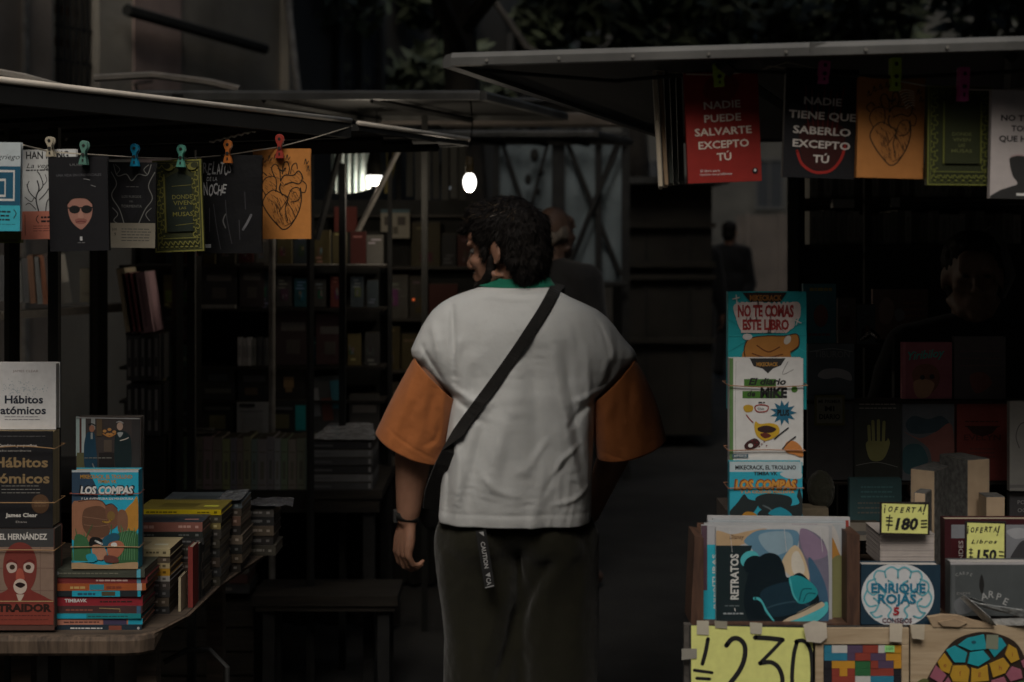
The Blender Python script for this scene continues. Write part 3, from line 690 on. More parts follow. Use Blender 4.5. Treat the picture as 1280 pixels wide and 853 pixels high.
# magazines hanging edge-on
for i, (xt, xb, yt, yb, c, lab) in enumerate([(818, 826, 88, 233, (.42, .36, .27), 'outermost pale magazine'), (825, 833, 90, 231, (.34, .24, .15), 'tan magazine'),
                                       (833, 839, 88, 229, (.07, .08, .07), 'dark green magazine'), (841, 846, 92, 228, (.05, .055, .05), 'black magazine'), (849, 853, 92, 226, (.06, .065, .05), 'last dark magazine')]):
    d = RH + .03 + i * .03; h = S(yb - yt, d); e = empty('magazine', P(xb, yb, d), lab + ' hanging edge on left of the red book', 'magazine', 'magazines hanging edge on')
    M = MB(); sh = S(xt - xb, d)
    def leaf(mb, x0, x1, col, ex=0): mb.add([(x0, 0, 0), (x1, 0, 0), (x1 + .02, .2, 0), (x0 + .02, .2, 0), (x0 + sh, 0, h), (x1 + sh, 0, h), (x1 + sh + .02, .2, h), (x0 + sh + .02, .2, h)], [(0, 1, 5, 4), (1, 2, 6, 5), (2, 3, 7, 6), (3, 0, 4, 7), (4, 5, 6, 7), (3, 2, 1, 0)], col)
    leaf(M, -.004, -.0032, tuple(q * .6 for q in c)); leaf(M, .0032, .004, tuple(q * .6 for q in c)); M.build('cover', GLOSS, e)
    M = MB(); leaf(M, -.0031, .0031, c); M.build('pages', PRINT, e)

# ================================================================ RIGHT STALL, FRONT
TZ = P(0, 781, 2.70).z
m_board = mat('plywood_board', (.40, .29, .18), .7, var=.15, scale=5, bump=.1)
wood('ply', (.36, .27, .17), (.46, .36, .24), (2, 2, 20), .65, 4)
e = empty('stall_table', P(1100, 781, 2.95) * 1, 'right stall table with a dark cloth front behind the yellow price sign', 'table'); e.location.z = 0
bx = e.location
a = MB(); vs = [Vector((x, y, z)) - Vector((bx.x, bx.y, 0)) for z in (TZ - .03, TZ - .002) for x, y in ((S(863 - 640, 2.71), 2.71), (2.3, 2.71), (2.3, 3.3), (S(868 - 640, 3.3), 3.3))]
a.add(vs, [(3, 2, 1, 0), (4, 5, 6, 7), (0, 1, 5, 4), (1, 2, 6, 5), (2, 3, 7, 6), (3, 0, 4, 7)]); a.build('table_top', wood('dark_table', (.05, .035, .025), (.09, .06, .04)), e)
a = MB(); nx = 60; vs = []; 
x0c, x1c = S(857 - 640, 2.7), 2.3
for i in range(nx + 1):
    x = x0c + (x1c - x0c) * i / nx; yy = 2.705 - .004 - .008 * math.sin(i * 1.7) * .5
    vs += [(x - bx.x, yy - bx.y, TZ - .028), (x - bx.x, yy - bx.y - .02 * abs(math.sin(i * .9)), .03)]
a.add(vs, [(2 * i, 2 * i + 1, 2 * i + 3, 2 * i + 2) for i in range(nx)]); a.build('table_cloth', fabric('dark_cloth', (.03, .028, .028)), e)
for (x, y) in ((.38, 2.76), (2.2, 2.76), (.46, 3.24), (2.2, 3.24)):
    a = MB(); a.box(x - .02 - bx.x, x + .02 - bx.x, y - .02 - bx.y, y + .02 - bx.y, 0, TZ - .031); a.build('leg', m_iron, e)
a = MB(); a.box(S(857 - 640, 2.7) - bx.x - .004, S(864 - 640, 2.7) - bx.x, 2.69 - bx.y, 2.705 - bx.y, TZ - .30, TZ + .003); a.build('side_board', mat('scuffed_board', (.09, .08, .07), .8, var=.6, scale=30), e)

DF = 2.675
YL = (.72, .74, .25)
def tape(a, x0, y0, x1, y1, c=(.42, .40, .32)): a.poly([(x0, y1), (x1 - .5, y1 + 1), (x1, y0), (x0 + 1, y0 - .5)], c)
e = empty('price_sign', P(939, 881, DF), 'large yellow hand lettered price sign reading 230 taped to the table front', 'sign', None)
a = MB(); w = S(154, DF); h = S(99, DF); a.box(-w / 2, w / 2, 0, .003, 0, h); a.build('sign_board', mat('card_black', (.02, .02, .02), .7), e)
A = Art(862, 782, 1016, 881, DF)
A.poly([(864, 881), (1016, 881), (1016, 784), (1009, 785), (864, 782)], YL)
A.stroke([(885, 799), (882, 815), (878, 830)], 5, INK); A.stroke([(868, 838), (890, 841)], 4, INK); A.stroke([(871, 848), (887, 849)], 4, INK); A.stroke([(874, 856), (886, 857)], 3.5, INK)
A.stroke([(908, 807), (915, 799), (924, 799), (931, 808), (930, 825), (922, 842), (906, 862), (900, 870), (922, 868), (936, 869)], 6, INK)
A.stroke([(944, 797), (962, 798), (978, 800)], 6, INK); A.stroke([(978, 800), (964, 815), (950, 829)], 4.5, INK); A.stroke([(950, 829), (964, 828), (974, 836), (978, 852), (972, 868), (955, 876)], 5.5, INK)
A.stroke([(996, 803), (992, 820), (990, 850), (994, 872), (1004, 876), (1014, 860), (1015, 830), (1012, 810), (1004, 801), (995, 802)], 5, INK, closed=False)
A.build(e, 'sign_lettering')
def tape_obj(label, pts, d, col=(.50, .47, .38)):
    cx = sum(p[0] for p in pts) / len(pts); cy = max(p[1] for p in pts); b = Art(cx - 50, cy - 50, cx + 50, cy, d, clip=False); b.poly(pts, col)
    o = b.mb.build('tape', mat('packing_tape', 'attr', .3, var=.15, scale=20, coat=.3, bump=.2, bscale=40)); so = o.modifiers.new('s', 'SOLIDIFY'); so.thickness = .0003
    o.location = P(cx, cy, d - .0015); return tagp(o, label, 'tape', 'strips of tape on the table front')
tape_obj('tape strip on the top left corner of the big yellow sign', [(871, 776), (886, 776), (886, 794), (871, 793)], DF)
tape_obj('tape strip right of the first on the big yellow sign', [(893, 776), (909, 777), (909, 786), (894, 785)], DF, (.33, .31, .24))
tape_obj('tape strip at the top middle of the big yellow sign', [(937, 778), (953, 779), (952, 793), (938, 792)], DF)
tape_obj('dull tape strip on the left edge of the big yellow sign', [(852, 811), (871, 811), (871, 823), (852, 825)], DF, (.30, .29, .25))
tape_obj('crumpled tape joining the big yellow sign and the block puzzle', [(1004, 781), (1017, 776), (1033, 779), (1034, 797), (1026, 804), (1008, 802)], DF - .012, (.55, .50, .42))
tape_obj('upper tape on the block puzzle frame', [(1112, 779), (1128, 780), (1127, 803), (1112, 802)], DF - .012, (.56, .50, .40))
tape_obj('tape on the left of the turtle puzzle board', [(1138, 781), (1156, 781), (1155, 800), (1140, 798)], DF - .012, (.50, .44, .34))

# block puzzle in its tray
e = empty('block_puzzle', P(1077, 873, DF), 'wooden block puzzle of coloured square pieces in a pale frame', 'puzzle')
w = S(117, DF); k = DF / F; Hh = S(90, DF)
a = MB(); a.box(-w / 2, w / 2, 0, .006, 0, Hh); a.build('backing', mat('tray_dark', (.03, .03, .03), .7), e)
fr = MATS['ply']
def lx(px, c=1077): return (px - c) * k
def lz(py, b=873): return (b - py) * k
for (u0, v0, u1, v1) in ((1018.5, 784, 1135.5, 805), (1018.5, 805, 1029, 873), (1126, 805, 1135.5, 873)):
    a = MB(); a.box(lx(u0), lx(u1) - .0005, -.006, -.0005, lz(v1) + .0005, lz(v0)); a.build('frame_strip', fr, e, bevel=.001)
cols = {'b': (.03, .19, .29), 'w': (.50, .50, .48), 'p': (.09, .06, .11), 'r': (.26, .05, .035), 'o': (.52, .26, .03), 'g': (.03, .13, .05), 'k': (.02, .02, .025)}
grid = ['bwwpprrwoo', 'bbbprrppoo', 'koooggrppo', 'krorggrrrk', 'krrrwwbbbk', 'kkrrwwbbkk', 'ogggbbboop']
for r_, row in enumerate(grid):
    c_ = 0
    while c_ < 10:
        q = c_
        while q < 10 and row[q] == row[c_]: q += 1
        u0 = 1029.5 + c_ * 9.65; u1 = 1029.5 + q * 9.65; v0 = 806 + r_ * 9.6
        a = MB(); a.box(lx(u0) + .0002, lx(u1) - .0002, -.004 - .0006 * ((c_ + r_) % 3), -.0005, lz(v0 + 9.6) + .0002, lz(v0) - .0002, cols[row[c_]])
        a.build('puzzle_piece', PRINT, e); c_ = q
A = Art(1018, 784, 1136, 873, DF); A.lay = .0066; A.rect(1105, 806, 1117, 814, (.30, .72, .25)); A.text('100', 1111, 810, 3.5, INK, w=8); A.build(e, 'price_sticker')

# turtle puzzle
e = empty('turtle_puzzle', P(1212, 878, DF), 'wooden turtle puzzle with blue, orange and pink shell pieces on a plywood board', 'puzzle')
k = DF / F
a = MB(); w = S(148, DF); a.box(-w / 2, w / 2, 0, .006, 0, S(96, DF)); a.build('board', fr, e)
def TP(px, py): return ((px - 1212) * k, (878 - py) * k)
def slabp(name, pts, col, y0=-.003, y1=-.0003, m=None):
    b = MB(); b.prism([TP(*p) for p in pts], y0, y1, col); return b.build(name, m or PRINT, e)
slabp('shell_outline', smooth_pts([(1150, 870), (1158, 850), (1172, 826), (1190, 803), (1210, 793), (1235, 790), (1262, 798), (1276, 812), (1286, 840), (1286, 870)], 5, True), (.03, .02, .015), -.0014)
slabp('head', smooth_pts([(1140, 862), (1150, 850), (1160, 850), (1158, 866), (1146, 872)], 5, True), (.10, .11, .04), -.0024)
pcs = [((.02, .30, .36), [(1196, 806), (1208, 797), (1230, 792), (1234, 811), (1212, 813)], ''), ((.02, .30, .36), [(1181, 812), (1193, 806), (1209, 815), (1206, 828), (1192, 828)], ''),
       ((.02, .32, .38), [(1211, 815), (1229, 812), (1238, 823), (1222, 833), (1208, 829)], ''), ((.02, .28, .34), [(1234, 792), (1252, 797), (1258, 806), (1242, 822), (1235, 812)], ''),
       ((.44, .26, .03), [(1171, 827), (1180, 815), (1190, 829), (1186, 842), (1175, 838)], 'e'), ((.44, .26, .03), [(1190, 831), (1208, 831), (1212, 836), (1210, 853), (1190, 852), (1186, 844)], 'f'),
       ((.44, .26, .03), [(1213, 834), (1222, 836), (1234, 830), (1236, 851), (1212, 853)], 'g'), ((.44, .26, .03), [(1235, 829), (1254, 821), (1262, 831), (1256, 841), (1240, 847)], 'h'),
       ((.44, .26, .03), [(1255, 818), (1260, 804), (1270, 810), (1274, 824), (1263, 829)], 'i'), ((.30, .10, .14), [(1161, 846), (1169, 830), (1183, 843), (1176, 855)], ''),
       ((.30, .10, .14), [(1177, 856), (1185, 845), (1191, 856), (1188, 868), (1176, 868)], 'L'), ((.30, .10, .14), [(1256, 843), (1264, 832), (1276, 836), (1278, 847), (1262, 852)], ''), ((.30, .10, .14), [(1275, 826), (1284, 822), (1284, 836), (1278, 834)], ''),
       ((.30, .10, .14), [(1238, 850), (1255, 845), (1260, 856), (1250, 868), (1238, 866)], 'k'), ((.05, .12, .04), [(1264, 854), (1280, 850), (1284, 866), (1262, 868)], ''), ((.30, .10, .14), [(1192, 856), (1235, 855), (1236, 868), (1190, 868)], '')]
AA = Art(1138, 782, 1286, 878, DF); AA.lay = .0046
for c_, pts, ch in pcs:
    cx = sum(p[0] for p in pts) / len(pts); cy = sum(p[1] for p in pts) / len(pts)
    slabp('shell_piece', [(cx + (p[0] - cx) * .93, cy + (p[1] - cy) * .93) for p in pts], c_, -.0044, -.0015)
    if ch: AA.text(ch, cx, cy, 6, (.25, .06, .03) if c_[0] > .4 else (.35, .3, .3))
AA.ellipse(1216, 802, 3, 2, (.02, .1, .14)); AA.build(e, 'piece_lettering')
A = Art(1138, 782, 1286, 878, DF); A.lay = .005; tape(A, 1231, 793, 1247, 810, (.20, .22, .16)); A.build(e, 'tape_patch')

# ---- open case of large picture books (portraits)
brown = (.07, .035, .02)
wood('case_wood', (.05, .025, .017), (.10, .05, .03), (12, 2, 2))
e = empty('book_case', P(968, 781, 2.70), 'low brown wooden case holding the large picture books', 'box'); k = 2.7 / F
for (u0, u1, y0, y1, v) in ((863, 879, -.005, .09, 672), (1058, 1074, -.005, .09, 668), (879, 1058, .0875, .093, 668)):
    a = MB(); a.prism([((u0 - 968) * k, 0), ((u1 - 968) * k, 0), ((u1 - 968) * k, (781 - v) * k), ((u0 + (5 if u0 < 870 else 0) - 968) * k, (781 - v + 2) * k)], y0, y1); a.build('case_side', MATS['case_wood'], e)
a = MB(); a.box((879 - 968) * k, (1058 - 968) * k, -.005, .087, 0, .003); a.build('case_bottom', MATS['case_wood'], e)
def big(label, rect, d, t, col, art=None, **kw): return book(label, rect, d, t, col, art, 'large picture books in the brown case', gloss=kw.pop('gloss', True), **kw)
CY = (.03, .40, .52)
def gA(a):
    a.rect(*a_full(a), (.40, .43, .45)); a.ellipse(1010, 700, 34, 60, (.30, .25, .30)); a.ellipse(1030, 690, 20, 40, (.50, .48, .46))
    a.blob([(1034, 676), (1040, 672), (1048, 690), (1052, 700), (1042, 704), (1036, 694)], (.45, .22, .05)); a.blob([(1036, 706), (1056, 700), (1058, 775), (1036, 778)], (.20, .20, .09))
def a_full(a): return (a.x0, a.y0, a.x1, a.y1)
big('pale picture book at the very back of the brown case', (883, 646, 1061, 778), 2.776, .008, (.46, .46, .47), None, roll=R(.6))
big('picture book with red edge near the back of the brown case', (890, 649, 1060, 778), 2.764, .008, (.42, .44, .46), lambda a: a.rect(1056, 650, 1060, 778, (.30, .05, .04)), roll=R(.4))
big('grey blue picture book, third from the back of the brown case', (884, 652, 1056, 778), 2.752, .008, (.38, .42, .45), None, roll=R(.5))
big('picture book with an orange and olive right edge in the brown case', (880, 655, 1056, 778), 2.740, .009, (.40, .40, .41), gA, roll=R(.3))
def gB(a):
    a.rect(877, 657, 1040, 778, (.42, .43, .45)); a.rect(877, 657, 884, 778, (.10, .06, .08)); a.rect(884, 681, 900, 778, CY); a.text('AVENTURAS', 893, 728, 5, W, w=70, rot=R(-90), bold=.02)
    a.rect(877, 738, 892, 778, CY)
big('picture book with a cyan left edge in the brown case', (877, 657, 1040, 778), 2.727, .009, (.42, .43, .45), gB)
def gC(a):
    a.rect(895, 659, 1036, 779, (.47, .48, .49))
    a.blob([(895, 664), (915, 668), (935, 664), (958, 661), (948, 672), (930, 680), (910, 686), (896, 684)], (.48, .34, .20))
    a.blob([(930, 676), (945, 664), (968, 662), (996, 664), (997, 682), (984, 700), (968, 704), (948, 696), (938, 684)], (.12, .25, .36)); a.blob([(950, 668), (985, 665), (990, 684), (970, 694), (954, 684)], (.26, .38, .46))
    a.blob([(1000, 664), (1014, 664), (1032, 680), (1036, 720), (1036, 778), (1010, 760), (1000, 700)], (.17, .16, .22)); a.blob([(1000, 662), (1012, 664), (1028, 678), (1034, 694), (1012, 700), (1002, 684)], (.26, .19, .28))
    a.blob([(1010, 700), (1022, 710), (1034, 740), (1035, 778), (1022, 772)], (.05, .12, .20)); a.blob([(1015, 662), (1036, 660), (1036, 690), (1028, 674)], (.5, .5, .5))
    a.blob([(978, 700), (992, 682), (1002, 690), (1010, 712), (1010, 726), (992, 722), (980, 712)], (.58, .46, .30)); a.blob([(990, 694), (998, 690), (1006, 712), (998, 722), (990, 712)], (.62, .58, .50))
    a.poly([(895, 682), (940, 682), (936, 696), (942, 720), (944, 779), (895, 779)], (.014, .026, .03))
    a.text('Disney', 921, 671, 5.5, (.10, .05, .03), w=18, shear=.25); a.text('RETRATOS', 918, 721, 9.5, W, w=57, rot=R(-90), bold=.03)
    a.lines(906, 924, 758, 1, 3, 1.4, (.12, .15, .16)); a.lines(904, 932, 768, 1, 3, 2, (.3, .34, .36)); a.stroke([(918, 760), (919, 764)], 1, W)
    # plain dark shapes with teal highlights
    T = (.02, .28, .32); T2 = (.08, .45, .50); D = (.006, .014, .02)
    a.ellipse(937, 699, 12, 10, T2, rot=-.5); a.ellipse(942, 706, 13, 11, D, rot=-.5); a.stroke([(938, 712), (942, 716), (948, 718)], 2, (.02, .14, .17))
    a.blob([(932, 730), (940, 706), (956, 692), (972, 694), (980, 708), (984, 722), (1000, 716), (1014, 730), (1024, 750), (1012, 762), (984, 776), (952, 779), (938, 779), (930, 756)], D)
    a.blob([(950, 742), (970, 730), (996, 728), (1014, 744), (1008, 760), (980, 770), (956, 768)], (.012, .035, .055))
    a.stroke([(950, 764), (970, 756), (996, 752), (1012, 758)], 2, (.03, .07, .10))
    a.blob([(986, 722), (1000, 720), (1016, 730), (1022, 742), (1012, 752), (998, 754), (990, 740)], T); a.stroke([(987, 723), (991, 742), (997, 752)], 2, T2); a.stroke([(1014, 736), (1003, 737), (999, 750)], 1.6, (.01, .12, .15)); a.stroke([(1019, 742), (1009, 742), (1004, 752)], 1.3, (.01, .12, .15))
    a.stroke([(943, 748), (950, 750), (958, 764), (967, 776)], 4, T2, w1=2); a.blob([(944, 750), (952, 754), (956, 768), (948, 772), (943, 762)], D)
    a.blob([(980, 778), (1000, 771), (1020, 762), (1033, 752), (1034, 764), (1020, 777), (1000, 779)], T2); a.blob([(976, 778), (996, 766), (1016, 756), (1026, 752), (1030, 757), (1014, 766), (992, 775)], (.50, .42, .30))
    a.stroke([(976, 774), (998, 766), (1016, 757), (1027, 751)], 1.2, D)
    for x in (912, 980, 1025): a.stroke([(x, 661), (x + 3, 690)], .5, (.6, .6, .6))
big('front picture book with dark teal painting and vertical white title', (895, 659, 1036, 779), 2.714, .010, (.45, .46, .47), gC)

# ---- banded bundle at right: three books
def band(label, x0, x1, y, d, dep, sag=0, col=(.25, .12, .06)):
    a = MB(); w = S(x1 - x0, d); n = 10; p = []
    for i in range(n + 1): p.append((-w / 2 - .0008 + (w + .0016) * i / n, -.0012, S(sag, d) * math.sin(math.pi * i / n)))
    p += [(w / 2 + .0012, dep + .001, .001), (-w / 2 - .0012, dep + .001, .0005), p[0]]
    a.tube(p, .0011, 5, cap=False); o = a.build('rubber_band', mat('rubber_%s' % str(col[0]), col, .6)); o.location = P((x0 + x1) / 2, y, d)
    return tagp(o, label, 'rubber band', 'rubber bands round the books')
TL = (.02, .33, .37)
def c1(a):
    for k in range(26):
        an = k * .2417; a.stroke([(958 + 24 * math.cos(an), 420 + 24 * math.sin(an)), (958 + 85 * math.cos(an), 420 + 85 * math.sin(an))], .8, (.04, .42, .46) if k % 2 else (.015, .24, .28), smooth=False)
    a.poly([(928, 366), (983, 366), (975, 378), (938, 378)], (.03, .02, .018)); a.text('MIKECRACK', 957, 372.5, 6.5, (.30, .13, .03), w=40, bold=.04)
    def bub(t, x, y, h, ww):
        a.text(t, x, y, h + 3, (.58, .50, .48), w=ww + 4, bold=.13); a.text(t, x, y, h, (.28, .03, .03), w=ww, bold=.045)
    a.blob([(917, 382), (935, 378), (975, 380), (998, 378), (1000, 396), (994, 400), (988, 412), (945, 416), (927, 414), (920, 398)], (.55, .47, .45))
    bub('NO TE COMAS', 957, 389, 14, 70); bub('ESTE LIBRO', 957, 406, 12, 58)
    a.stroke([(916, 374), (924, 372)], 1.5, W); a.stroke([(920, 369), (921, 379)], 1.5, W); a.stroke([(993, 400), (1001, 404)], 1.4, W); a.stroke([(998, 397), (995, 406)], 1.4, W)
    # plain orange shapes stand in for the picture
    O = (.36, .16, .04)
    a.blob([(932, 450), (930, 436), (936, 424), (955, 420), (980, 420), (996, 418), (998, 432), (988, 440), (984, 450)], O); a.stroke([(932, 450), (930, 436), (936, 424), (955, 420), (980, 420), (996, 418), (998, 432), (988, 440)], 1.4, (.05, .02, .01))
    a.stroke([(946, 432), (960, 440), (974, 434)], 1.6, (.12, .04, .015)); a.stroke([(940, 442), (958, 447), (978, 443)], 1.4, (.12, .04, .015))
    a.ellipse(934, 421, 6, 4, (.5, .5, .5)); a.ellipse(984, 425, 4, 6, (.48, .45, .4), rot=.5)
book('teal book with red bubble title standing at the top of the banded pile', (910, 365, 1008, 512), 2.865, .024, TL, c1, 'books banded in a tall pile', pagecol=(.4, .36, .3), spine='l')
def c2(a):
    a.rect(912, 448, 1003, 642, (.60, .60, .59)); a.rect(912, 448, 916.5, 642, (.10, .20, .07)); a.stroke([(920, 452), (919, 520), (920, 575)], .6, (.35, .35, .35))
    a.poly([(937, 448), (982, 448), (976, 457), (966, 461), (960, 467), (953, 461), (942, 458)], (.03, .03, .03)); a.text('MIKECRACK', 959, 455.5, 4.5, (.35, .18, .04), w=27, bold=.04)
    a.stroke([(985, 452), (978, 468), (992, 462)], .8, (.2, .2, .2)); G = (.06, .16, .03)
    a.rect(930, 474, 970, 483, G); a.rect(928, 489, 978, 498, G); a.ellipse(993, 487, 4, 4, G)
    a.text('El diario', 959, 477, 8, INK, w=47, bold=.035, shear=.25); a.text('de', 939, 492, 7, INK, w=10, bold=.03, shear=.2); a.text('MIKE', 967, 491, 11.5, INK, w=34, bold=.055, shear=.05)
    st = []
    for k in range(22): r_ = (17 if k % 2 == 0 else 9.5); an = k * math.pi / 11; st.append((979 + r_ * math.cos(an), 516 + r_ * .95 * math.sin(an)))
    a.poly(st, (.02, .12, .20)); a.text('PLUS', 979, 516, 7, K, w=15, bold=.05)
    a.blob([(929, 509), (934, 506), (941, 508), (940, 514), (932, 515)], (.45, .28, .03)); a.stroke([(944, 508), (951, 506), (960, 508), (958, 514), (948, 515), (944, 512)], 1.4, (.30, .04, .03), closed=True); a.text('Club', 951, 511, 3, INK)
    a.stroke([(933, 519), (937, 524), (941, 528)], 1.3, (.30, .04, .03)); a.lines(948, 956, 504, 1, 3, 1.6, INK)
    a.blob([(944, 527), (950, 530), (962, 529), (972, 532), (974, 541), (966, 548), (956, 551), (947, 546), (943, 537)], (.52, .33, .03)); a.blob([(947, 535), (958, 532), (970, 536), (964, 541), (950, 540)], (.04, .02, .02)); a.blob([(950, 543), (957, 541), (964, 545), (956, 548)], (.12, .03, .02))
    a.stroke([(968, 549), (976, 542), (985, 535)], 1.6, INK); a.blob([(930, 558), (934, 552), (944, 548), (950, 554), (944, 560), (934, 562)], (.05, .02, .02)); a.ellipse(938, 557, 3, 2.4, W)
    for k in range(7): a.ellipse(940 + k * 3, 551 + (k * 5) % 8, 1, .9, (.16, .02, .03), 7)
    a.blob([(980, 560), (984, 552), (994, 552), (1002, 560), (1003, 571), (992, 568), (984, 566)], (.50, .20, .06)); a.stroke([(978, 561), (986, 552), (994, 546)], 1.5, INK)
    a.rect(915, 567.5, 935, 572, (.05, .10, .14)); a.text('#MIKE', 925, 569.7, 3, W, w=16)
book('white comic diary with green lettering strips in the banded pile', (912, 448, 1004, 582), 2.832, .026, (.56, .56, .55), c2, 'books banded in a tall pile', pagecol=(.42, .38, .34), spine='l')
def c3(a):
    a.rect(912, 578, 1002, 600, (.42, .52, .56)); a.rect(912, 590, 1002, 646, (.03, .34, .46)); a.blob([(975, 592), (990, 588), (1001, 590), (1001, 598), (984, 598)], (.45, .52, .55))
    a.text('MIKECRACK, EL TROLLINO', 957, 584.5, 5, INK, w=76, bold=.03); a.text('TIMBA VK', 957, 592, 4.4, INK, w=30, bold=.03)
    a.text('LOS COMPAS', 957, 606, 11.5, (.2, .06, .02), w=80, bold=.09, shear=.12); a.text('LOS COMPAS', 957, 606, 10, (.55, .26, .05), w=76, bold=.05, shear=.12); a.text('Y LA CIUDAD MALDITA', 959, 615, 3.2, (.55, .26, .05), w=68, bold=.03)
    D = (.02, .028, .03)
    a.blob([(945, 622), (960, 617), (985, 620), (990, 628), (982, 636), (955, 638), (946, 630)], D); a.blob([(912, 640), (922, 628), (930, 618), (936, 624), (948, 628), (942, 640), (930, 646), (916, 646)], D)
    a.blob([(950, 646), (954, 636), (975, 634), (998, 630), (996, 620), (1000, 612), (1002, 646)], D); a.stroke([(954, 632), (962, 636), (968, 642)], 2, (.10, .13, .14)); a.blob([(928, 646), (932, 640), (942, 641), (946, 646)], (.4, .2, .03)); a.blob([(960, 642), (975, 634), (990, 644), (975, 646)], (.02, .24, .33))
book('blue comic with orange title at the foot of the banded pile', (912, 578, 1003, 646), 2.803, .024, (.04, .32, .42), c3, 'books banded in a tall pile', pagecol=(.40, .33, .27), spine='l')
band('rubber band across the middle of the white comic diary', 911, 1009, 482, 2.828, .075, -2)
band('lower rubber band across the white comic diary', 911, 1006, 563.5, 2.828, .06, 1, (.28, .13, .07))
band('rubber band through the orange title of the blue comic', 911, 1004, 610.5, 2.800, .06, 1, (.24, .11, .06))
# support block under the pile
e = empty('box', P(960, 781, 2.80), 'dark carton under the banded pile behind the brown case', 'box')
a = MB(); ww = S(92, 2.80); a.box(-ww / 2, ww / 2, -.0, .20, 0, P(0, 648, 2.80).z - P(0, 781, 2.80).z); a.build('carton_body', mat('dark_carton', (.06, .045, .035), .85), e)
a = MB(); zz = P(0, 648, 2.80).z - P(0, 781, 2.80).z; a.box(-ww / 2, ww / 2, 0, .099, zz + .0005, zz + .003); a.box(-ww / 2, ww / 2, .101, .20, zz + .0005, zz + .003); a.build('carton_flap', MATS['dark_carton'], e)

e = empty('display_stand', P(957, 647.5, 2.832), 'dark stepped stand hidden behind the banded pile', 'stand')
for (py0, dd, nm) in ((582, 2.834, 'step'), (512, 2.867, 'step')):
    a = MB(); z1 = P(0, py0, dd).z - e.location.z - .0008; a.box(-S(40, dd), S(40, dd), dd - 2.832 + (.0 if py0 > 550 else .0), dd - 2.832 + .024, 0, z1); a.build(nm, MATS['dark_carton'], e)
# ---- small price card 180 on a paper block, book with the white disc
def priceart(a, x0, y0, x1, y1, word2=None):
    a.rect(x0, y0, x1, y1, (.025, .02, .02)); a.poly([(x0 + 2, y1 - 3), (x1 - 2.5, y1 - 1.5), (x1 - 2, y0 + 3), (x0 + 2.5, y0 + 1.5)], YL)
e = empty('price_card', P(1131, 669, 2.74), 'yellow price card reading 180 standing on the pale paper block', 'price card')
a = MB(); w = S(62, 2.74); a.box(-w / 2, w / 2, 0, .003, 0, S(41, 2.74)); a.build('card', MATS['card_black'], e)
A = Art(1100, 628, 1162, 669, 2.74); priceart(A, 1100, 628, 1162, 669)
A.stroke([(1106, 632), (1106.5, 632.5)], 1.6, INK); A.stroke([(1106, 635), (1105.5, 641)], 1.4, INK)
xx = 1110
for ch in 'OFERTA': A.text(ch, xx + 3, 636.5 + (xx % 3) * .5, 6.4, INK, w=5.4, bold=.03, shear=.3, rot=R(2)); xx += 7.3
A.stroke([(1157, 631), (1154.5, 639)], 1.9, INK); A.stroke([(1154, 642), (1153.8, 642.5)], 1.9, INK)
A.text('180', 1133, 655, 13.5, INK, w=29, bold=.045, shear=.2)
for y in (647, 651, 656): A.stroke([(1108, y), (1115, y + .5)], 1.7, INK)
A.stroke([(1112, 644), (1110, 663)], 1.5, INK)
for y in (651, 655, 659): A.stroke([(1151.5, y), (1158, y - .4)], 1.7, INK)
A.build(e, 'card_lettering')
e = empty('paper_block', P(1134, 706, 2.76), 'pale block of book pages below the small price card', 'book')
k = 2.76 / F; a = MB(); w = S(68, 2.76); z1 = S(37.5, 2.76); n = 22
for i in range(n):
    a.box(-w / 2 + .0006 * ((i * 7) % 3), w / 2 - .0005 * ((i * 5) % 3), .0006 * ((i * 3) % 2), .11, z1 * i / n, z1 * (i + .86) / n, (.50, .45, .42) if i % 5 else (.40, .36, .34))
a.build('pages', PRINT, e); a = MB(); a.box(-w / 2 - .001, w / 2 + .001, -.0006, .112, z1, z1 + .0012, (.35, .32, .3)); a.build('cover', PRINT, e)
def dq(a):
    a.rect(1076, 703, 1176, 781, (.016, .04, .065)); a.ellipse(1122, 744, 45.5, 40, (.60, .62, .64), n=48)
    a.lay += .0001; B = (.14, .42, .50)
    for s in (-1, 1):
        c = 1122
        for pts in ([(0, 713), (8, 709), (16, 714), (15, 722)], [(16, 715), (26, 714), (30, 722), (26, 730)], [(28, 724), (37, 728), (38, 738), (31, 744), (24, 740)], [(38, 738), (42, 748), (36, 758), (27, 757)], [(30, 748), (24, 754), (28, 764), (34, 766)], [(12, 726), (6, 730), (8, 738)], [(20, 770), (28, 772), (34, 766)], [(14, 756), (8, 762), (12, 770), (6, 776)], [(22, 736), (16, 742), (20, 750)], [(0, 712), (0, 722)]):
            a.stroke([(c + s * x, y) for x, y in pts], 2.2, B)
    BL = (.02, .18, .30)
    a.text('ENRIQUE', 1122.5, 735, 11, BL, w=68, bold=.035); a.text('ROJAS', 1121, 748.5, 11, BL, w=48, bold=.035); a.text('5', 1120, 764, 9, (.35, .03, .04), w=8, bold=.04); a.text('CONSEJOS', 1121, 775.5, 5.5, (.12, .04, .06), w=37, bold=.02)
book('navy book with a white disc and blue brain drawing', (1076, 706, 1175, 781), 2.70, .030, (.016, .04, .065), dq, gloss=False, pagecol=(.46, .44, .42), roll=R(.3))
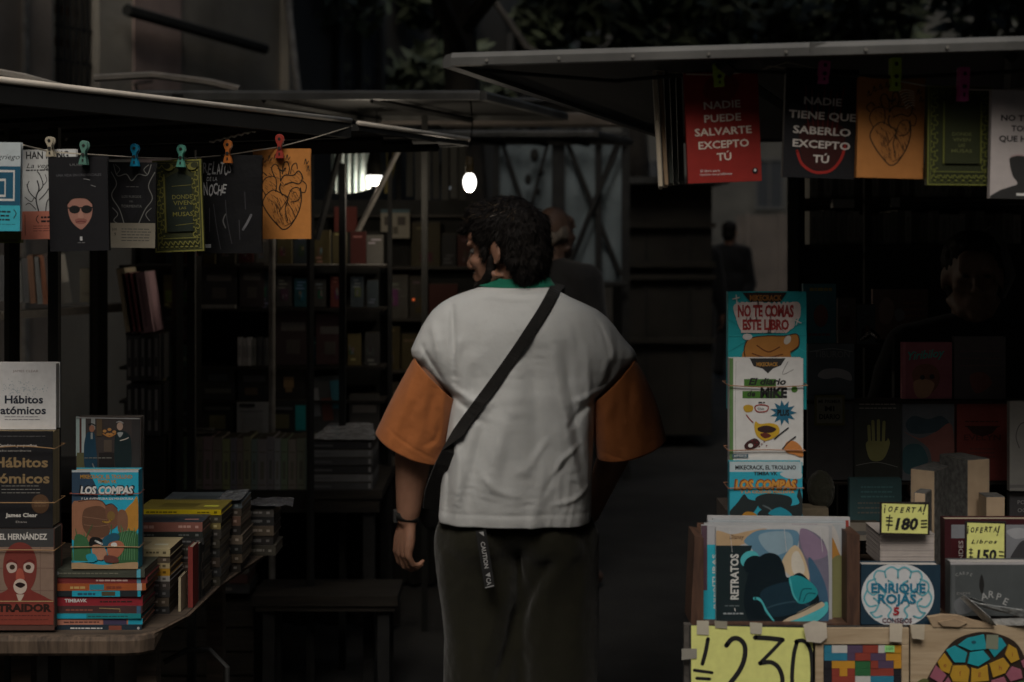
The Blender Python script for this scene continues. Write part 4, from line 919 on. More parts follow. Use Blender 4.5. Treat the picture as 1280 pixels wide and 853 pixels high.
# dark red art book with grey picture, price card 150, grey landscape book
def dr(a):
    a.rect(1180, 650, 1300, 781, (.05, .012, .015)); a.rect(1189, 656, 1300, 781, (.21, .22, .24)); a.rect(1189, 673, 1206, 781, (.06, .012, .016)); a.text('ANDES', 1201, 692, 5.5, (.45, .42, .4), w=32, rot=R(-90), bold=.01)
    a.blob([(1262, 700), (1268, 688), (1278, 676), (1290, 680), (1284, 700), (1268, 704)], (.05, .05, .055)); a.blob([(1258, 664), (1275, 660), (1290, 668), (1270, 674)], (.33, .34, .36))
book('dark red art book with a grey picture behind the second price card', (1181, 649, 1300, 781), 2.80, .03, (.05, .012, .015), dr, gloss=True)
e = empty('price_card', P(1232, 703, 2.74), 'yellow price card reading 150 with two small words above, right of the 180 one', 'price card')
a = MB(); w = S(51, 2.74); a.box(-w / 2, w / 2, 0, .003, 0, S(51, 2.74)); a.build('card', MATS['card_black'], e)
A = Art(1206.5, 652, 1257.5, 703, 2.74); priceart(A, 1206.5, 652, 1257.5, 703)
A.stroke([(1210, 658), (1210.3, 658.5)], 1.5, INK); A.stroke([(1210, 660.5), (1209.6, 667)], 1.3, INK); xx = 1213
for ch in 'OFERTA': A.text(ch, xx + 2.6, 663 - (xx % 3) * .5, 6.4, INK, w=4.6, bold=.03, shear=.25); xx += 5.6
A.stroke([(1249, 658), (1247, 666)], 1.7, INK); A.stroke([(1246.5, 668.5), (1246.3, 669)], 1.7, INK)
A.text('Libros', 1230, 677, 4.6, INK, w=32, bold=.02, shear=.3, spacing=1.3); A.text('150', 1233, 694, 12.5, INK, w=25, bold=.04, shear=.12)
for y in (687, 691, 696): A.stroke([(1211, y), (1216, y + .3)], 1.2, INK)
for y in (690, 695, 699): A.stroke([(1249, y - .5), (1254, y)], 1.4, INK)
A.stroke([(1213.5, 685), (1213, 701)], 1.2, INK); A.build(e, 'card_lettering')
def dg(a):
    a.rect(1188, 703, 1310, 770, (.075, .085, .088)); a.rect(1188, 703, 1310, 706, (.4, .39, .4)); a.rect(1190, 706, 1194, 770, (.10, .11, .115))
    for i, (ch, x, y, r_) in enumerate(zip('CARPE', (1196, 1200.5, 1205, 1209.5, 1214), (718.5, 717, 716.6, 717.2, 718.6), (-20, -10, 0, 8, 18))): a.text(ch, x, y, 3.8, (.3, .31, .31), rot=R(r_))
    a.text('DIEM', 1204, 742, 3, (.22, .22, .22), w=16); a.blob([(1192, 755), (1200, 747), (1212, 752), (1214, 764), (1198, 768)], (.13, .14, .15)); a.blob([(1224, 728), (1227, 718), (1230, 730), (1228, 742), (1225, 738)], (.02, .02, .02))
    for i, (ch, x, y, r_) in enumerate(zip('ARPE', (1230, 1239, 1248.5, 1257), (745.5, 743, 746, 752), (-14, 4, 14, 26))): a.text(ch, x, y, 8.5, (.36, .37, .37), rot=R(r_), bold=.01)
book('dark grey landscape book with curved pale lettering under plastic', (1188, 703, 1310, 770), 2.70, .034, (.075, .085, .088), dg, gloss=True, pagecol=(.4, .38, .38))
# crumpled plastic wrap and torn card in front
a = MB()
def shard(pts, d, col): 
    vs = [P(x, y, d + dz) - P(1240, 781, 2.69) for x, y, dz in pts]; a.add(vs, [tuple(range(len(vs)))], col)
shard([(1200, 747, .0), (1206, 744, -.01), (1238, 772, -.03), (1246, 782, -.02), (1234, 781, .0)], 2.685, (.38, .39, .39))
shard([(1202, 746, 0), (1222, 754, -.012), (1290, 764, -.03), (1290, 775, -.02), (1262, 766, 0), (1216, 756, .0)], 2.683, (.34, .36, .36))
shard([(1238, 774, 0), (1290, 772, -.02), (1290, 782, -.02), (1240, 782, 0)], 2.682, (.30, .30, .29))
shard([(1204, 744, .0), (1230, 752, -.01), (1244, 760, 0), (1212, 752, 0)], 2.686, (.2, .21, .21))
o = a.build('plastic_wrap', mat('crumpled_plastic', 'attr', .2, var=.3, scale=60, bump=.6, bscale=60, coat=.6)); o.location = P(1240, 781, 2.69); tagp(o, 'crumpled clear plastic wrapping torn open over the grey landscape book', 'plastic wrap')
sd = o.modifiers.new('s', 'SOLIDIFY'); sd.thickness = .0006
a = MB(); k = 2.69 / F
pt = [(1158, 770), (1176, 767), (1196, 768), (1214, 774), (1240, 779), (1240, 783), (1164, 782)]
a.prism([((x - 1198) * k, (783 - y) * k) for x, y in pt], -.012, .0); a.prism([((x - 1198) * k, (783 - y) * k) for x, y in ((1170, 775), (1190, 771), (1206, 776), (1196, 781), (1176, 780))], -.016, -.0125)
o = a.build('card_flap', mat('brown_card', (.34, .25, .16), .85)); o.location = P(1198, 783, 2.685); tagp(o, 'torn brown card flap lying between the navy book and the grey book', 'cardboard')

# ================================================================ LEFT TABLE
TL_Z = P(190, 790, 3.1).z
wood('old_wood', (.045, .03, .02), (.13, .09, .06), (14, 14, 1), .75, 5)
wood('old_wood_top', (.035, .024, .016), (.09, .065, .045), (1, 14, 14), .75, 5)
tb = Vector((-1.3, 3.8, 0)); e = empty('book_table', tb, 'worn wooden table with a rounded corner carrying the left book stacks', 'table')
xr0, xr1 = S(190 - 640, 3.1), -.728
dirv = Vector((xr1 - xr0, .85, 0)).normalized(); far = Vector((xr0, 3.1, 0)) + dirv * 1.15
corner = [(xr0 - .05, 3.082), (xr0 - .02, 3.088), (xr0 + .004, 3.105), (xr0 + .018, 3.14)]
ed = [(-.744, 3.24), (-.730, 3.50), (-.710, 3.65), (-.675, 3.86), (-.655, 3.99)]; corner = [(xr0 - .05, 3.082), (xr0 - .025, 3.088), (xr0 - .004, 3.105), (xr0 + .012, 3.14)] + ed[:4]; far = Vector((-.655, 3.99, 0))
outl = [(-2.3, 3.082)] + [(-2.0 + i * (xr0 - .05 + 2.0) / 10, 3.082) for i in range(10)] + corner + [(far.x, far.y), (-2.3, far.y)]
top = [Vector((x, y, 0)) - tb for x, y in outl]; n = len(top)
a = MB(); a.add([p + Vector((0, 0, TL_Z - .012)) for p in top] + [p + Vector((0, 0, TL_Z - .0005)) for p in top], [tuple(reversed(range(n))), tuple(range(n, 2 * n))] + [(i, (i + 1) % n, (i + 1) % n + n, i + n) for i in range(n)])
a.build('table_top', MATS['old_wood_top'], e, bevel=.002)
pth = [Vector((x, y, 0)) - tb for x, y in outl[:-1]]; a = MB(); vs = []
for i, p in enumerate(pth):
    d = (pth[min(i + 1, len(pth) - 1)] - pth[max(i - 1, 0)]).normalized(); nn = Vector((d.y, -d.x, 0))
    tk = 1 if i < 14 else .3
    for (o_, z_) in ((0.002, -.001), (.010, -.004 * tk), (.013 * tk, -.012 * tk), (.012 * tk, -.038 * tk), (.006 * tk, -.045 * tk), (.0, -.045 * tk)): vs.append(p + nn * o_ + Vector((0, 0, TL_Z + z_)))
a.add(vs, [(6 * i + j, 6 * i + 6 + j, 6 * i + 7 + j, 6 * i + 1 + j) for i in range(len(pth) - 1) for j in range(5)]); o = a.build('table_edge', MATS['old_wood'], e)
for (px, d) in ((186, 3.2), (30, 3.2), (270, 3.9), (10, 3.9)):
    a = MB(); x = S(px - 640, d) - tb.x; a.box(x - .022, x + .022, d - .02 - tb.y, d + .02 - tb.y, 0, TL_Z - .0125); a.build('leg', MATS['old_wood_top'], e)
a = MB(); pts = [P(205, 828, 3.5), P(235, 812, 3.5), P(262, 812, 3.48), P(284, 834, 3.45), (S(288 - 640, 3.45), 3.45, .02)]
a.tube([Vector(p) for p in pts], .006, 6); tagp(a.build('cable', m_iron), 'dark bent cable looping down beside the left table leg', 'cable')

GG = 'books standing and stacked on the left table'
def t1(a):
    a.text('JAMES CLEAR', 32, 464, 2.8, (.33, .27, .26), w=32); a.lines(0, 0, 0, 0, 1, 1, K)
    rr = random.Random(5)
    for i in range(90): x = rr.gauss(27, 13); y = rr.gauss(487, 4); a.mb.add([a._p(x, y), a._p(x + .8, y), a._p(x + .8, y - .8), a._p(x, y - .8)], [(0, 1, 2, 3)], (.2, .3, .36))
    a.text('Hábitos', 30, 499.5, 9.5, (.03, .035, .05), w=48, bold=.028); a.text('atómicos', 29, 513, 9.5, (.03, .035, .05), w=57, bold=.028)
    a.lines(6, 50, 521.5, 2, 3.5, .8, (.2, .2, .22), 2)
book('white book with bold black title on top of the banded pair at left', (-16, 454, 70, 537), 3.125, .03, (.66, .66, .66), t1, GG, pagecol=(.5, .47, .42))
GO = (.26, .18, .09)
def t2(a):
    a.lines(0, 58, 546, 1, 3, 1, (.10, .10, .10)); a.text('Cambios pequeños,', 22, 557, 3.2, (.5, .46, .42), w=50, bold=.03, shear=.15); a.text('resultados extraordinarios', 14, 563.5, 2.6, (.4, .38, .35), w=50)
    a.text('Hábitos', 26, 578, 12, GO, w=68, bold=.026); a.text('atómicos', 22, 598, 12, GO, w=80, bold=.026)
    a.lines(2, 50, 608, 3, 4.3, .8, (.25, .24, .22)); a.ellipse(50.5, 630, 11, 12, (.10, .055, .03)); a.lines(43, 58, 627, 3, 3, .7, (.2, .13, .08))
    a.text('James Clear', 27, 644, 4.6, (.62, .6, .56), w=40, bold=.035); a.text('Diana', 27, 652.5, 2.4, (.4, .38, .36), w=14)
book('black book with a gold title and gold seal in the banded pair at left', (-17, 539, 66, 660), 3.10, .055, (.016, .016, .018), t2, GG, pagecol=(.42, .33, .2), gloss=False, spine='l')
def t3(a):
    a.rect(-18, 661, 67, 781, (.24, .165, .125)); a.rect(-18, 661, 67, 684, (.055, .055, .055))
    for x in (12, 50): a.rect(x, 684, x + .8, 781, (.16, .10, .08))
    for y in (710, 738): a.rect(-18, y, 67, y + .8, (.18, .11, .09))
    a.text('ANABEL HERNÁNDEZ', 18, 671, 7, (.62, .6, .56), w=82, bold=.03)
    RD = (.20, .038, .03)
    a.blob([(-14, 754), (-4, 744), (8, 738), (16, 730), (34, 730), (40, 738), (56, 746), (66, 754), (67, 770), (-14, 770)], RD)
    a.blob([(4, 712), (6, 694), (14, 682), (26, 678), (38, 683), (45, 696), (46, 712), (43, 728), (34, 742), (25, 747), (14, 741), (6, 728)], (.19, .040, .032))
    a.blob([(8, 707), (14, 703), (21, 706), (20, 714), (12, 716)], (.52, .42, .36)); a.blob([(30, 706), (37, 703), (43, 707), (40, 716), (31, 714)], (.52, .42, .36)); a.ellipse(15.5, 709, 3.4, 3.2, (.05, .03, .02)); a.ellipse(35.5, 709, 3.4, 3.2, (.05, .03, .02))
    a.stroke([(9, 703), (14, 700), (21, 704)], 1.3, (.12, .02, .02)); a.stroke([(30, 704), (37, 700), (43, 703)], 1.3, (.12, .02, .02))
    a.blob([(22, 712), (28, 712), (31, 724), (26, 727), (20, 724)], (.38, .09, .06)); a.ellipse(25.5, 733, 8.5, 9.5, (.55, .45, .38)); a.blob([(19, 731), (25, 728), (32, 731), (26, 735)], (.02, .01, .01))
    a.poly([(16, 743), (36, 743), (30, 756), (26, 762), (22, 754)], (.5, .4, .33))
    a.rect(-18, 752, 67, 781, (.23, .05, .035)); a.blob([(-4, 744), (8, 740), (18, 738), (25, 752), (34, 738), (44, 740), (60, 748), (66, 754), (-14, 756)], RD)
    a.text('EL TRAIDOR', 22, 760, 9, (.03, .015, .012), w=86, bold=.055); a.lines(-10, 62, 770, 1, 2, 1, (.08, .02, .02)); a.lines(-10, 62, 775, 1, 2, .8, (.1, .03, .02)); a.rect(-18, 751, 67, 752.2, (.4, .3, .15))
book('book with a red faced mask drawing at the foot of the left pile', (-18, 661, 68, 788), 3.09, .055, (.10, .05, .04), t3, GG, pagecol=(.14, .12, .10))
for lab, y, s_ in (('rubber band high on the black book with gold title', 561, 3), ('rubber band low on the black book with gold title', 628.5, 0), ('rubber band above the red mask drawing', 688, .5)):
    band(lab, -18, 68, y, 3.085, .07, s_, (.34, .20, .09))
def t4(a):
    a.rect(95, 521, 176, 587, (.050, .042, .040)); a.rect(95, 521, 99.5, 570, (.30, .38, .37)); a.rect(102, 522, 107, 566, (.36, .42, .42)); a.rect(99.5, 521, 102, 570, (.07, .025, .02)); a.rect(96, 566, 108, 587, (.10, .10, .05)); a.rect(114, 522, 119, 537, (.26, .28, .28))
    a.blob([(108, 543), (113, 540), (118, 542), (120, 556), (121, 586), (107, 586), (105, 560)], (.015, .05, .085)); a.ellipse(115, 536, 3.3, 4.4, (.30, .14, .09)); a.rect(113.5, 541, 116, 549, (.25, .28, .28)); a.stroke([(111, 531), (115, 530), (119, 532)], 1.6, K)
    a.blob([(144, 542), (151, 538), (160, 542), (164, 552), (163, 586), (145, 586)], (.012, .025, .028)); a.ellipse(150, 533, 3.8, 5, (.40, .28, .22)); a.blob([(147, 541), (150, 547), (154, 541)], (.3, .32, .32)); a.stroke([(150, 551), (157, 549), (161, 547)], 1.2, (.5, .45, .4))
    a.stroke([(146, 528), (150, 527), (154, 529)], 1.4, (.3, .3, .3))
    for x, y in ((131, 539), (137, 537), (143, 540), (135, 543), (139, 543)): a.ellipse(x, y, 2.4, 1.8, (.45, .22, .07))
    a.stroke([(129, 542), (137, 546), (145, 542)], 1.4, (.40, .18, .05)); a.rect(130, 550, 140, 565, (.09, .07, .055)); a.rect(124, 566, 143, 587, (.02, .018, .018)); a.lines(106, 142, 573, 1, 1, 1, (.2, .2, .18))
    a.stroke([(116, 580), (119, 587)], 1.6, (.2, .2, .2)); a.stroke([(96, 522.2), (175, 523.5)], 1.4, (.28, .28, .28)); a.rect(165, 524, 175, 587, (.035, .033, .033)); a.rect(121, 524, 128, 545, (.10, .07, .04))
book('photo cover with two standing figures behind the blue comic on the left', (95, 521, 176, 590), 3.175, .03, (.05, .045, .042), t4, GG, gloss=True, pagecol=(.12, .10, .08))
# box hidden behind which the photo cover rests
e = empty('book', P(136, 712, 3.178), 'grey book standing under the photo cover behind the blue comic', 'book', GG)
k = 3.178 / F; a = MB(); hh = P(0, 590.3, 3.178).z - P(0, 712, 3.178).z; a.box(-.068, .070, 0, .0015, 0, hh, (.16, .16, .17)); a.box(-.068, .070, .0285, .03, 0, hh, (.16, .16, .17)); a.box(-.068, -.0665, .0015, .0285, 0, hh, (.16, .16, .17)); a.build('cover', PRINT, e)
a = MB(); a.box(-.0664, .068, .0016, .0284, .002, hh - .002); a.build('pages', PRINT, e)
def t5(a):
    a.rect(90, 588, 173, 711, (.025, .36, .52)); a.poly([(90, 590), (112, 590), (122, 612), (124, 640), (90, 650)], (.03, .06, .10)); a.rect(90, 588, 173, 590.5, (.45, .5, .52))
    a.text('MIKECRACK, EL TROLLINO', 133, 596, 4.6, (.42, .22, .03), w=65, bold=.03); a.text('TIMBA VK', 134, 602, 4, (.42, .22, .03), w=24, bold=.03)
    a.text('LOS COMPAS', 133.5, 613, 10.5, K, w=70, bold=.08, shear=.15); a.text('LOS COMPAS', 133.5, 613, 9, W, w=66, bold=.05, shear=.15); a.text('Y LA AVENTURA EN MINIATURA', 134, 623.5, 2.6, W, w=66, bold=.02)
    a.blob([(148, 650), (158, 636), (166, 628), (172, 622), (173, 660), (160, 664)], (.45, .22, .04))
    BR = (.30, .14, .08); BD = (.13, .065, .04)
    a.blob([(90, 632), (98, 626), (112, 625), (126, 626), (134, 634), (138, 650), (136, 668), (120, 676), (90, 674)], BR); a.stroke([(98, 627), (114, 625), (128, 627), (135, 638)], 1.1, (.05, .02, .015))
    a.blob([(104, 640), (112, 634), (126, 633), (134, 640), (138, 656), (134, 670), (116, 672), (104, 660)], BD); a.blob([(132, 634), (140, 631), (147, 637), (148, 654), (140, 662), (134, 655)], (.17, .08, .05)); a.stroke([(132, 632), (140, 630), (147, 636)], 1, (.05, .02, .015))
    a.blob([(148, 640), (156, 638), (160, 648), (158, 664), (148, 664)], (.20, .10, .06)); a.ellipse(139, 645, 5, 6, (.2, .12, .04)); a.stroke([(129, 652), (135, 653), (139, 650)], 2.2, (.34, .20, .04)); a.stroke([(104, 646), (120, 648), (134, 650)], .8, (.25, .14, .09)); a.stroke([(105, 656), (122, 658), (136, 656)], .8, (.25, .14, .09))
    for k in range(15):
        x = 92 + k * 5.6; 
        if 112 < x < 142: continue
        a.stroke([(x, 706), (x - 3 + (k % 3) * 3, 680), (x - 8 + (k % 4) * 5, 656 + (k % 3) * 5)], 2.4, (.04, .13, .05) if k % 2 else (.06, .18, .08), w1=.7)
    a.blob([(94, 670), (108, 672), (114, 690), (110, 702), (94, 704)], (.045, .14, .06)); a.blob([(140, 672), (158, 664), (172, 668), (172, 704), (150, 704), (142, 690)], (.04, .12, .05))
    for k in range(8): a.stroke([(146 + k * 3.2, 700), (150 + k * 2.6, 678), (154 + k * 2.4, 660 + (k % 3) * 3)], .9, (.10, .25, .12))
    a.blob([(114, 672), (124, 672), (130, 678), (120, 684), (112, 682)], K); a.blob([(116, 682), (128, 682), (134, 692), (128, 700), (118, 696)], (.42, .22, .14)); a.stroke([(120, 676), (128, 680)], 2.4, W); a.blob([(130, 672), (144, 666), (150, 672), (140, 682), (130, 682)], (.02, .09, .14))
    a.blob([(136, 680), (150, 676), (156, 684), (148, 696), (136, 694)], (.38, .14, .08)); a.ellipse(143, 681, 4, 3, W); a.blob([(108, 694), (118, 692), (122, 700), (112, 702)], (.02, .30, .42)); a.blob([(132, 694), (146, 696), (148, 703), (132, 702)], (.14, .05, .04))
    a.blob([(90, 703), (110, 704), (130, 706), (150, 704), (173, 703), (173, 713), (90, 713)], (.40, .27, .15)); a.stroke([(91, 702), (104, 702), (118, 702)], 2.6, (.03, .36, .50), w1=.5)
book('blue comic with white title, boulders and green plants on the left stack', (90, 588, 173, 711), 3.115, .034, (.03, .32, .46), t5, GG, spine='r', pagecol=(.35, .3, .22))
band('rubber band over the white title of the left blue comic', 88, 174, 617, 3.112, .04, -1.2, (.22, .06, .04)); band('rubber band across the green plants of the left blue comic', 89, 174, 684, 3.112, .04, .6, (.30, .20, .10))
# nine spines
rows = [((.06, .065, .05), 62, 181, 711.5, 722, 'olive grey'), ((.17, .03, .03), 66, 184, 722.2, 729.5, 'dark red'), ((.34, .09, .03), 64, 182, 729.7, 738.5, 'orange red'), ((.022, .028, .032), 62, 176, 738.7, 746, 'black blue patched'),
        ((.26, .025, .035), 62, 178, 746.2, 757.5, 'crimson'), ((.07, .035, .035), 64, 178, 757.7, 767, 'brown maroon'), ((.015, .22, .24), 64, 176, 767.2, 773.5, 'teal'), ((.40, .15, .09), 63, 178, 773.7, 781, 'salmon'), ((.02, .035, .05), 62, 177, 781.2, 789.5, 'navy')]
def sp(i, x0, x1, y0, y1):
    def f(a):
        m = (y0 + y1) / 2; h = y1 - y0; C = (.02, .33, .46)
        if i == 0: a.rect(171, y0, 176, y1, (.10, .40, .52)); a.lines(68, 150, m + 1, 1, 2, 1.6, (.16, .16, .12)); a.ellipse(72, m, 2, 2, (.25, .25, .25))
        if i == 1: a.lines(120, 162, m + 1, 1, 2, 2, (.5, .35, .32)); a.rect(171, y0, 176, y1, (.10, .30, .42))
        if i == 2: a.rect(112, y0 + 1, 130, y1 - 1, (.03, .25, .33)); a.lines(88, 108, m + 2, 1, 2, 3, (.5, .32, .12)); a.lines(133, 152, m + 2, 1, 2, 3, (.2, .05, .03)); a.rect(171, y0, 177, y1, (.5, .48, .45)); 
        if i == 3: a.rect(90, y0, 150, y1, C); a.lines(97, 122, m + 2, 1, 2, 3, (.02, .1, .16)); a.rect(127, y0 + 1, 144, y1 - 1, (.08, .07, .04)); a.ellipse(69, m - 2, 2, 2.4, W); a.rect(172, y0, 177, y1, C)
        if i == 4: a.text('TIMBAVK', 95, m - 1, 4, W, w=28, bold=.03); a.lines(125, 165, m + 1.5, 1, 2, 2, (.05, .02, .02))
        if i == 5: a.stroke([(124, m - 2), (150, m - 1), (150, m + 3)], .9, (.35, .25, .12), smooth=False); a.lines(82, 118, m + 1.5, 1, 2, 2, (.25, .08, .06)); a.rect(171, y0, 176, y1, (.05, .12, .2))
        if i == 6: a.rect(70, y0 + .5, 108, y1, C); a.lines(110, 160, m + 1, 1, 2, 1.2, (.02, .08, .09))
        if i == 7: a.rect(64, y0, 128, y1, (.44, .19, .13)); a.lines(80, 124, m + 1.5, 1, 2, 2, (.12, .05, .04)); a.rect(129, y0, 158, y1, (.06, .05, .10)); a.rect(160, y0, 178, y1, C)
        if i == 8: a.lines(88, 128, m + 1, 1, 2, 1.6, W); a.rect(136, y0 + 1, 152, y1 - 1, (.2, .06, .04)); a.ellipse(173, m, 1.6, 1.8, (.4, .4, .4))
    return f
names = ['topmost', 'second from the top', 'third from the top with cyan title patch', 'fourth from the top with long cyan patch', 'fifth from the top with small white lettering', 'sixth from the top', 'third from the bottom', 'second from the bottom', 'at the bottom']
NTH = ['first', 'second', 'third', 'fourth', 'fifth', 'sixth', 'seventh', 'eighth', 'ninth', 'tenth', 'eleventh', 'twelfth', 'thirteenth', 'fourteenth', 'fifteenth', 'sixteenth', 'seventeenth', 'eighteenth', 'nineteenth', 'twentieth', 'twenty-first', 'twenty-second', 'twenty-third', 'twenty-fourth', 'twenty-fifth', 'twenty-sixth', 'twenty-seventh', 'twenty-eighth', 'twenty-ninth', 'thirtieth', 'thirty-first']
for i, (c, x0, x1, y0, y1, nm) in enumerate(rows):
    flat_book(nm + ' spine, ' + names[i] + ' of the front stack', x0, x1, y0, y1, 3.115 + .002 * ((i * 5) % 3), .118, c, sp(i, x0, x1, y0, y1), GG, yaw=R(-.6 + (i * 37 % 5) * .5), gloss=True, pagecol=(.15, .12, .09))

# stacks behind along the table edge, receding
def fstack(x0, x1, ytop, d, dep, cols, hpx, labs, seed, group, skew=0, topcol=None):
    rr = random.Random(seed); zt = P(0, ytop, d).z; z = TL_Z; n = len(cols)
    hs = [S(h_, d) for h_ in hpx]; sc_ = (zt - TL_Z) / sum(hs)
    for i in reversed(range(n)):
        h = hs[i] * sc_; y1 = HY + (CZ - z) * F / d; y0 = HY + (CZ - (z + h - .0004)) * F / d
        j0 = rr.uniform(-1.5, 1.5); dd = d + rr.uniform(0, .004)
        c = cols[i]
        def art(a, c=c, y0=y0, y1=y1, i=i):
            m = (y0 + y1) / 2; rr2 = random.Random(seed * 31 + i); lum = sum(c)
            tc = tuple(min(.5, q * 2.2 + .08) for q in c) if lum < .5 else tuple(q * .3 for q in c)
            a.lines(a.x0 + 12, a.x0 + (a.x1 - a.x0) * rr2.uniform(.4, .7), m + (y1 - y0) * .15, 1, 2, (y1 - y0) * .32, tc, i); a.lines(a.x1 - 30, a.x1 - 14, m + 1, 1, 2, (y1 - y0) * .25, tc, i)
            a.rect(a.x1 - 9, m - 1.5, a.x1 - 5, m + 1.5, tc)
        def tp(q, w, dep_, z_, i=i):
            if i: return
            if topcol: q.add([(-w / 2, .001, z_ - .0001), (w / 2, .001, z_ - .0001), (w / 2, dep_, z_ - .0001), (-w / 2, dep_, z_ - .0001)], [(0, 1, 2, 3)], topcol)
            lc = tuple(v * .6 for v in (topcol or cols[0])); q.add([(-w * .3, dep_ * .25, z_), (w * .15, dep_ * .2, z_), (w * .18, dep_ * .6, z_), (-w * .25, dep_ * .65, z_)], [(0, 1, 2, 3)], lc)
            q.add([(w * .25, dep_ * .3, z_), (w * .42, dep_ * .3, z_), (w * .42, dep_ * .42, z_), (w * .25, dep_ * .42, z_)], [(0, 1, 2, 3)], tuple(min(.6, v * 1.7 + .05) for v in cols[0]))
        flat_book(labs[i], x0 + j0, x1 + j0, y0, y1, dd, dep + rr.uniform(-.008, .004), c, art, group, yaw=R(rr.uniform(-1.2, 1.2) - skew), gloss=True, pagecol=rr.choice([(.10, .085, .06), (.14, .12, .09), (.06, .055, .045), (.2, .17, .12)]), topart=tp if i == 0 else None)
        z += h
ORD = ['top', 'second', 'third', 'fourth', 'fifth', 'sixth', 'seventh', 'eighth', 'ninth', 'tenth', 'eleventh', 'twelfth', 'thirteenth']
def labs(n, cnames, place): return ['%s %s book, %s' % (ORD[i], cnames[i % len(cnames)] if isinstance(cnames, list) else cnames, place) for i in range(n)]
DK = [(.035, .033, .028), (.05, .045, .035), (.025, .028, .028), (.07, .05, .035), (.04, .03, .028)]
cA = [(.50, .42, .24), (.11, .085, .06), (.45, .36, .20), (.44, .24, .03), (.35, .33, .30), (.06, .05, .045), (.04, .04, .04), (.09, .07, .05), (.03, .03, .03)]
fstack(110, 212, 686, 3.245, .13, cA, [13, 11, 9, 12, 9, 14, 13, 15, 12], labs(9, ['cream', 'brown', 'cream', 'amber yellow', 'pale grey', 'dark brown', 'black', 'tan', 'black'], 'stack with the cream cover behind the blue comic'), 11, GG)
cB = [(.46, .33, .02), (.06, .065, .06)]
fstack(150, 253, 653, 3.385, .105, [(.24, .10, .08), (.022, .026, .024), (.03, .03, .03), (.05, .045, .035), (.04, .035, .03), (.065, .05, .04), (.03, .028, .026), (.05, .04, .03), (.03, .03, .028)], [13, 9, 9, 12, 12, 12, 12, 13, 12],
       labs(9, ['dusty red', 'black green', 'black', 'olive', 'brown', 'tan', 'black', 'brown', 'black'], 'stack with the red spine behind the cream stack'), 12, GG, topcol=(.035, .045, .06))
fstack(170, 276, 637, 3.50, .13, [(.50, .38, .01), (.05, .045, .03), (.20, .16, .06), (.04, .035, .03), (.05, .045, .035), (.03, .03, .028), (.06, .045, .035), (.03, .03, .03), (.045, .04, .03)], [7, 10, 8, 12, 12, 12, 12, 12, 12],
       labs(9, ['bright yellow', 'olive brown', 'mustard', 'dark brown', 'olive', 'black', 'brown', 'black', 'olive'], 'stack with the yellow top book'), 13, GG, topcol=(.20, .16, .03))
fstack(200, 302, 628, 3.64, .15, [(.09, .11, .12), (.05, .04, .03), (.12, .07, .05), (.025, .022, .02), (.14, .11, .08), (.02, .02, .018), (.08, .06, .04), (.03, .025, .02)], [8, 10, 12, 12, 12, 12, 12, 12],
       labs(8, ['slate blue', 'brown', 'reddish brown', 'black', 'tan', 'black', 'brown', 'black'], 'stack behind the yellow topped one, wrapped in plastic'), 14, GG)
# upright books leaning at the table edge
for lab, u0, u1, v0, v1, d, c in (('thin tall red book standing on edge between the left stacks', 235, 241, 684, 762, 3.30, (.20, .035, .03)), ('thin cream book wedged on edge beside the left stacks', 223, 226, 722, 768, 3.265, (.42, .36, .24)), ('dark upright book beside the thin red one', 242, 249, 680, 752, 3.36, (.03, .03, .028))):
    w = S(u1 - u0, d); h = P(0, v0, d).z - TL_Z; e = empty('book', Vector((S((u0 + u1) / 2 - 640, d), d, TL_Z)), lab, 'book', GG)
    a = MB(); a.box(-w / 2, w / 2, 0, .001, 0, h, c); a.box(-w / 2, -w / 2 + .001, .001, .06, 0, h, c); a.box(w / 2 - .001, w / 2, .001, .06, 0, h, c); a.build('cover', PRINT, e)
    a = MB(); a.box(-w / 2 + .0011, w / 2 - .0011, .0011, .058, .002, h - .002); a.build('pages', PRINT, e)
fstack(296, 343, 636, 3.83, .12, [(.06, .055, .05), (.02, .02, .02), (.09, .07, .05), (.025, .022, .02), (.05, .045, .035)], [9, 10, 11, 11, 11], labs(5, ['grey', 'black', 'tan', 'black', 'olive'], 'last small stack at the far end of the left table'), 15, GG)
# glinting plastic film over the far stacks
def film(label, pts, col=(.12, .12, .13)):
    a = MB(); b = pts[0]; L = [Vector(p) - Vector(b) for p in pts]; n = len(L)
    rr = random.Random(len(label)); g = 7; vs = []
    for i in range(g + 1):
        for j in range(g + 1):
            p = L[0].lerp(L[1], i / g).lerp(L[3].lerp(L[2], i / g), j / g); vs.append(p + Vector((0, 0, rr.uniform(.001, .006))))
    a.add(vs, [(i * (g + 1) + j, i * (g + 1) + j + 1, (i + 1) * (g + 1) + j + 1, (i + 1) * (g + 1) + j) for i in range(g) for j in range(g)], col)
    o = a.build('plastic_film', mat('glossy_film', 'attr', .12, var=.3, scale=30, bump=.7, bscale=45, coat=1), smooth=True); o.location = b
    return tagp(o, label, 'plastic film')
z_ = P(0, 633, 3.83).z
film('crinkled glossy plastic on the last small stack of the left table', [(S(304 - 640, 3.82), 3.82, z_), (S(366 - 640, 3.82), 3.82, z_), (S(368 - 640, 3.94), 3.94, z_), (S(322 - 640, 3.94), 3.94, z_)])
z_ = P(0, 626, 3.64).z
film('thin plastic film on the slate blue topped stack', [(S(270 - 640, 3.63), 3.63, z_), (S(301 - 640, 3.63), 3.63, z_), (S(312 - 640, 3.78), 3.78, z_), (S(285 - 640, 3.78), 3.78, z_)], (.2, .21, .22))

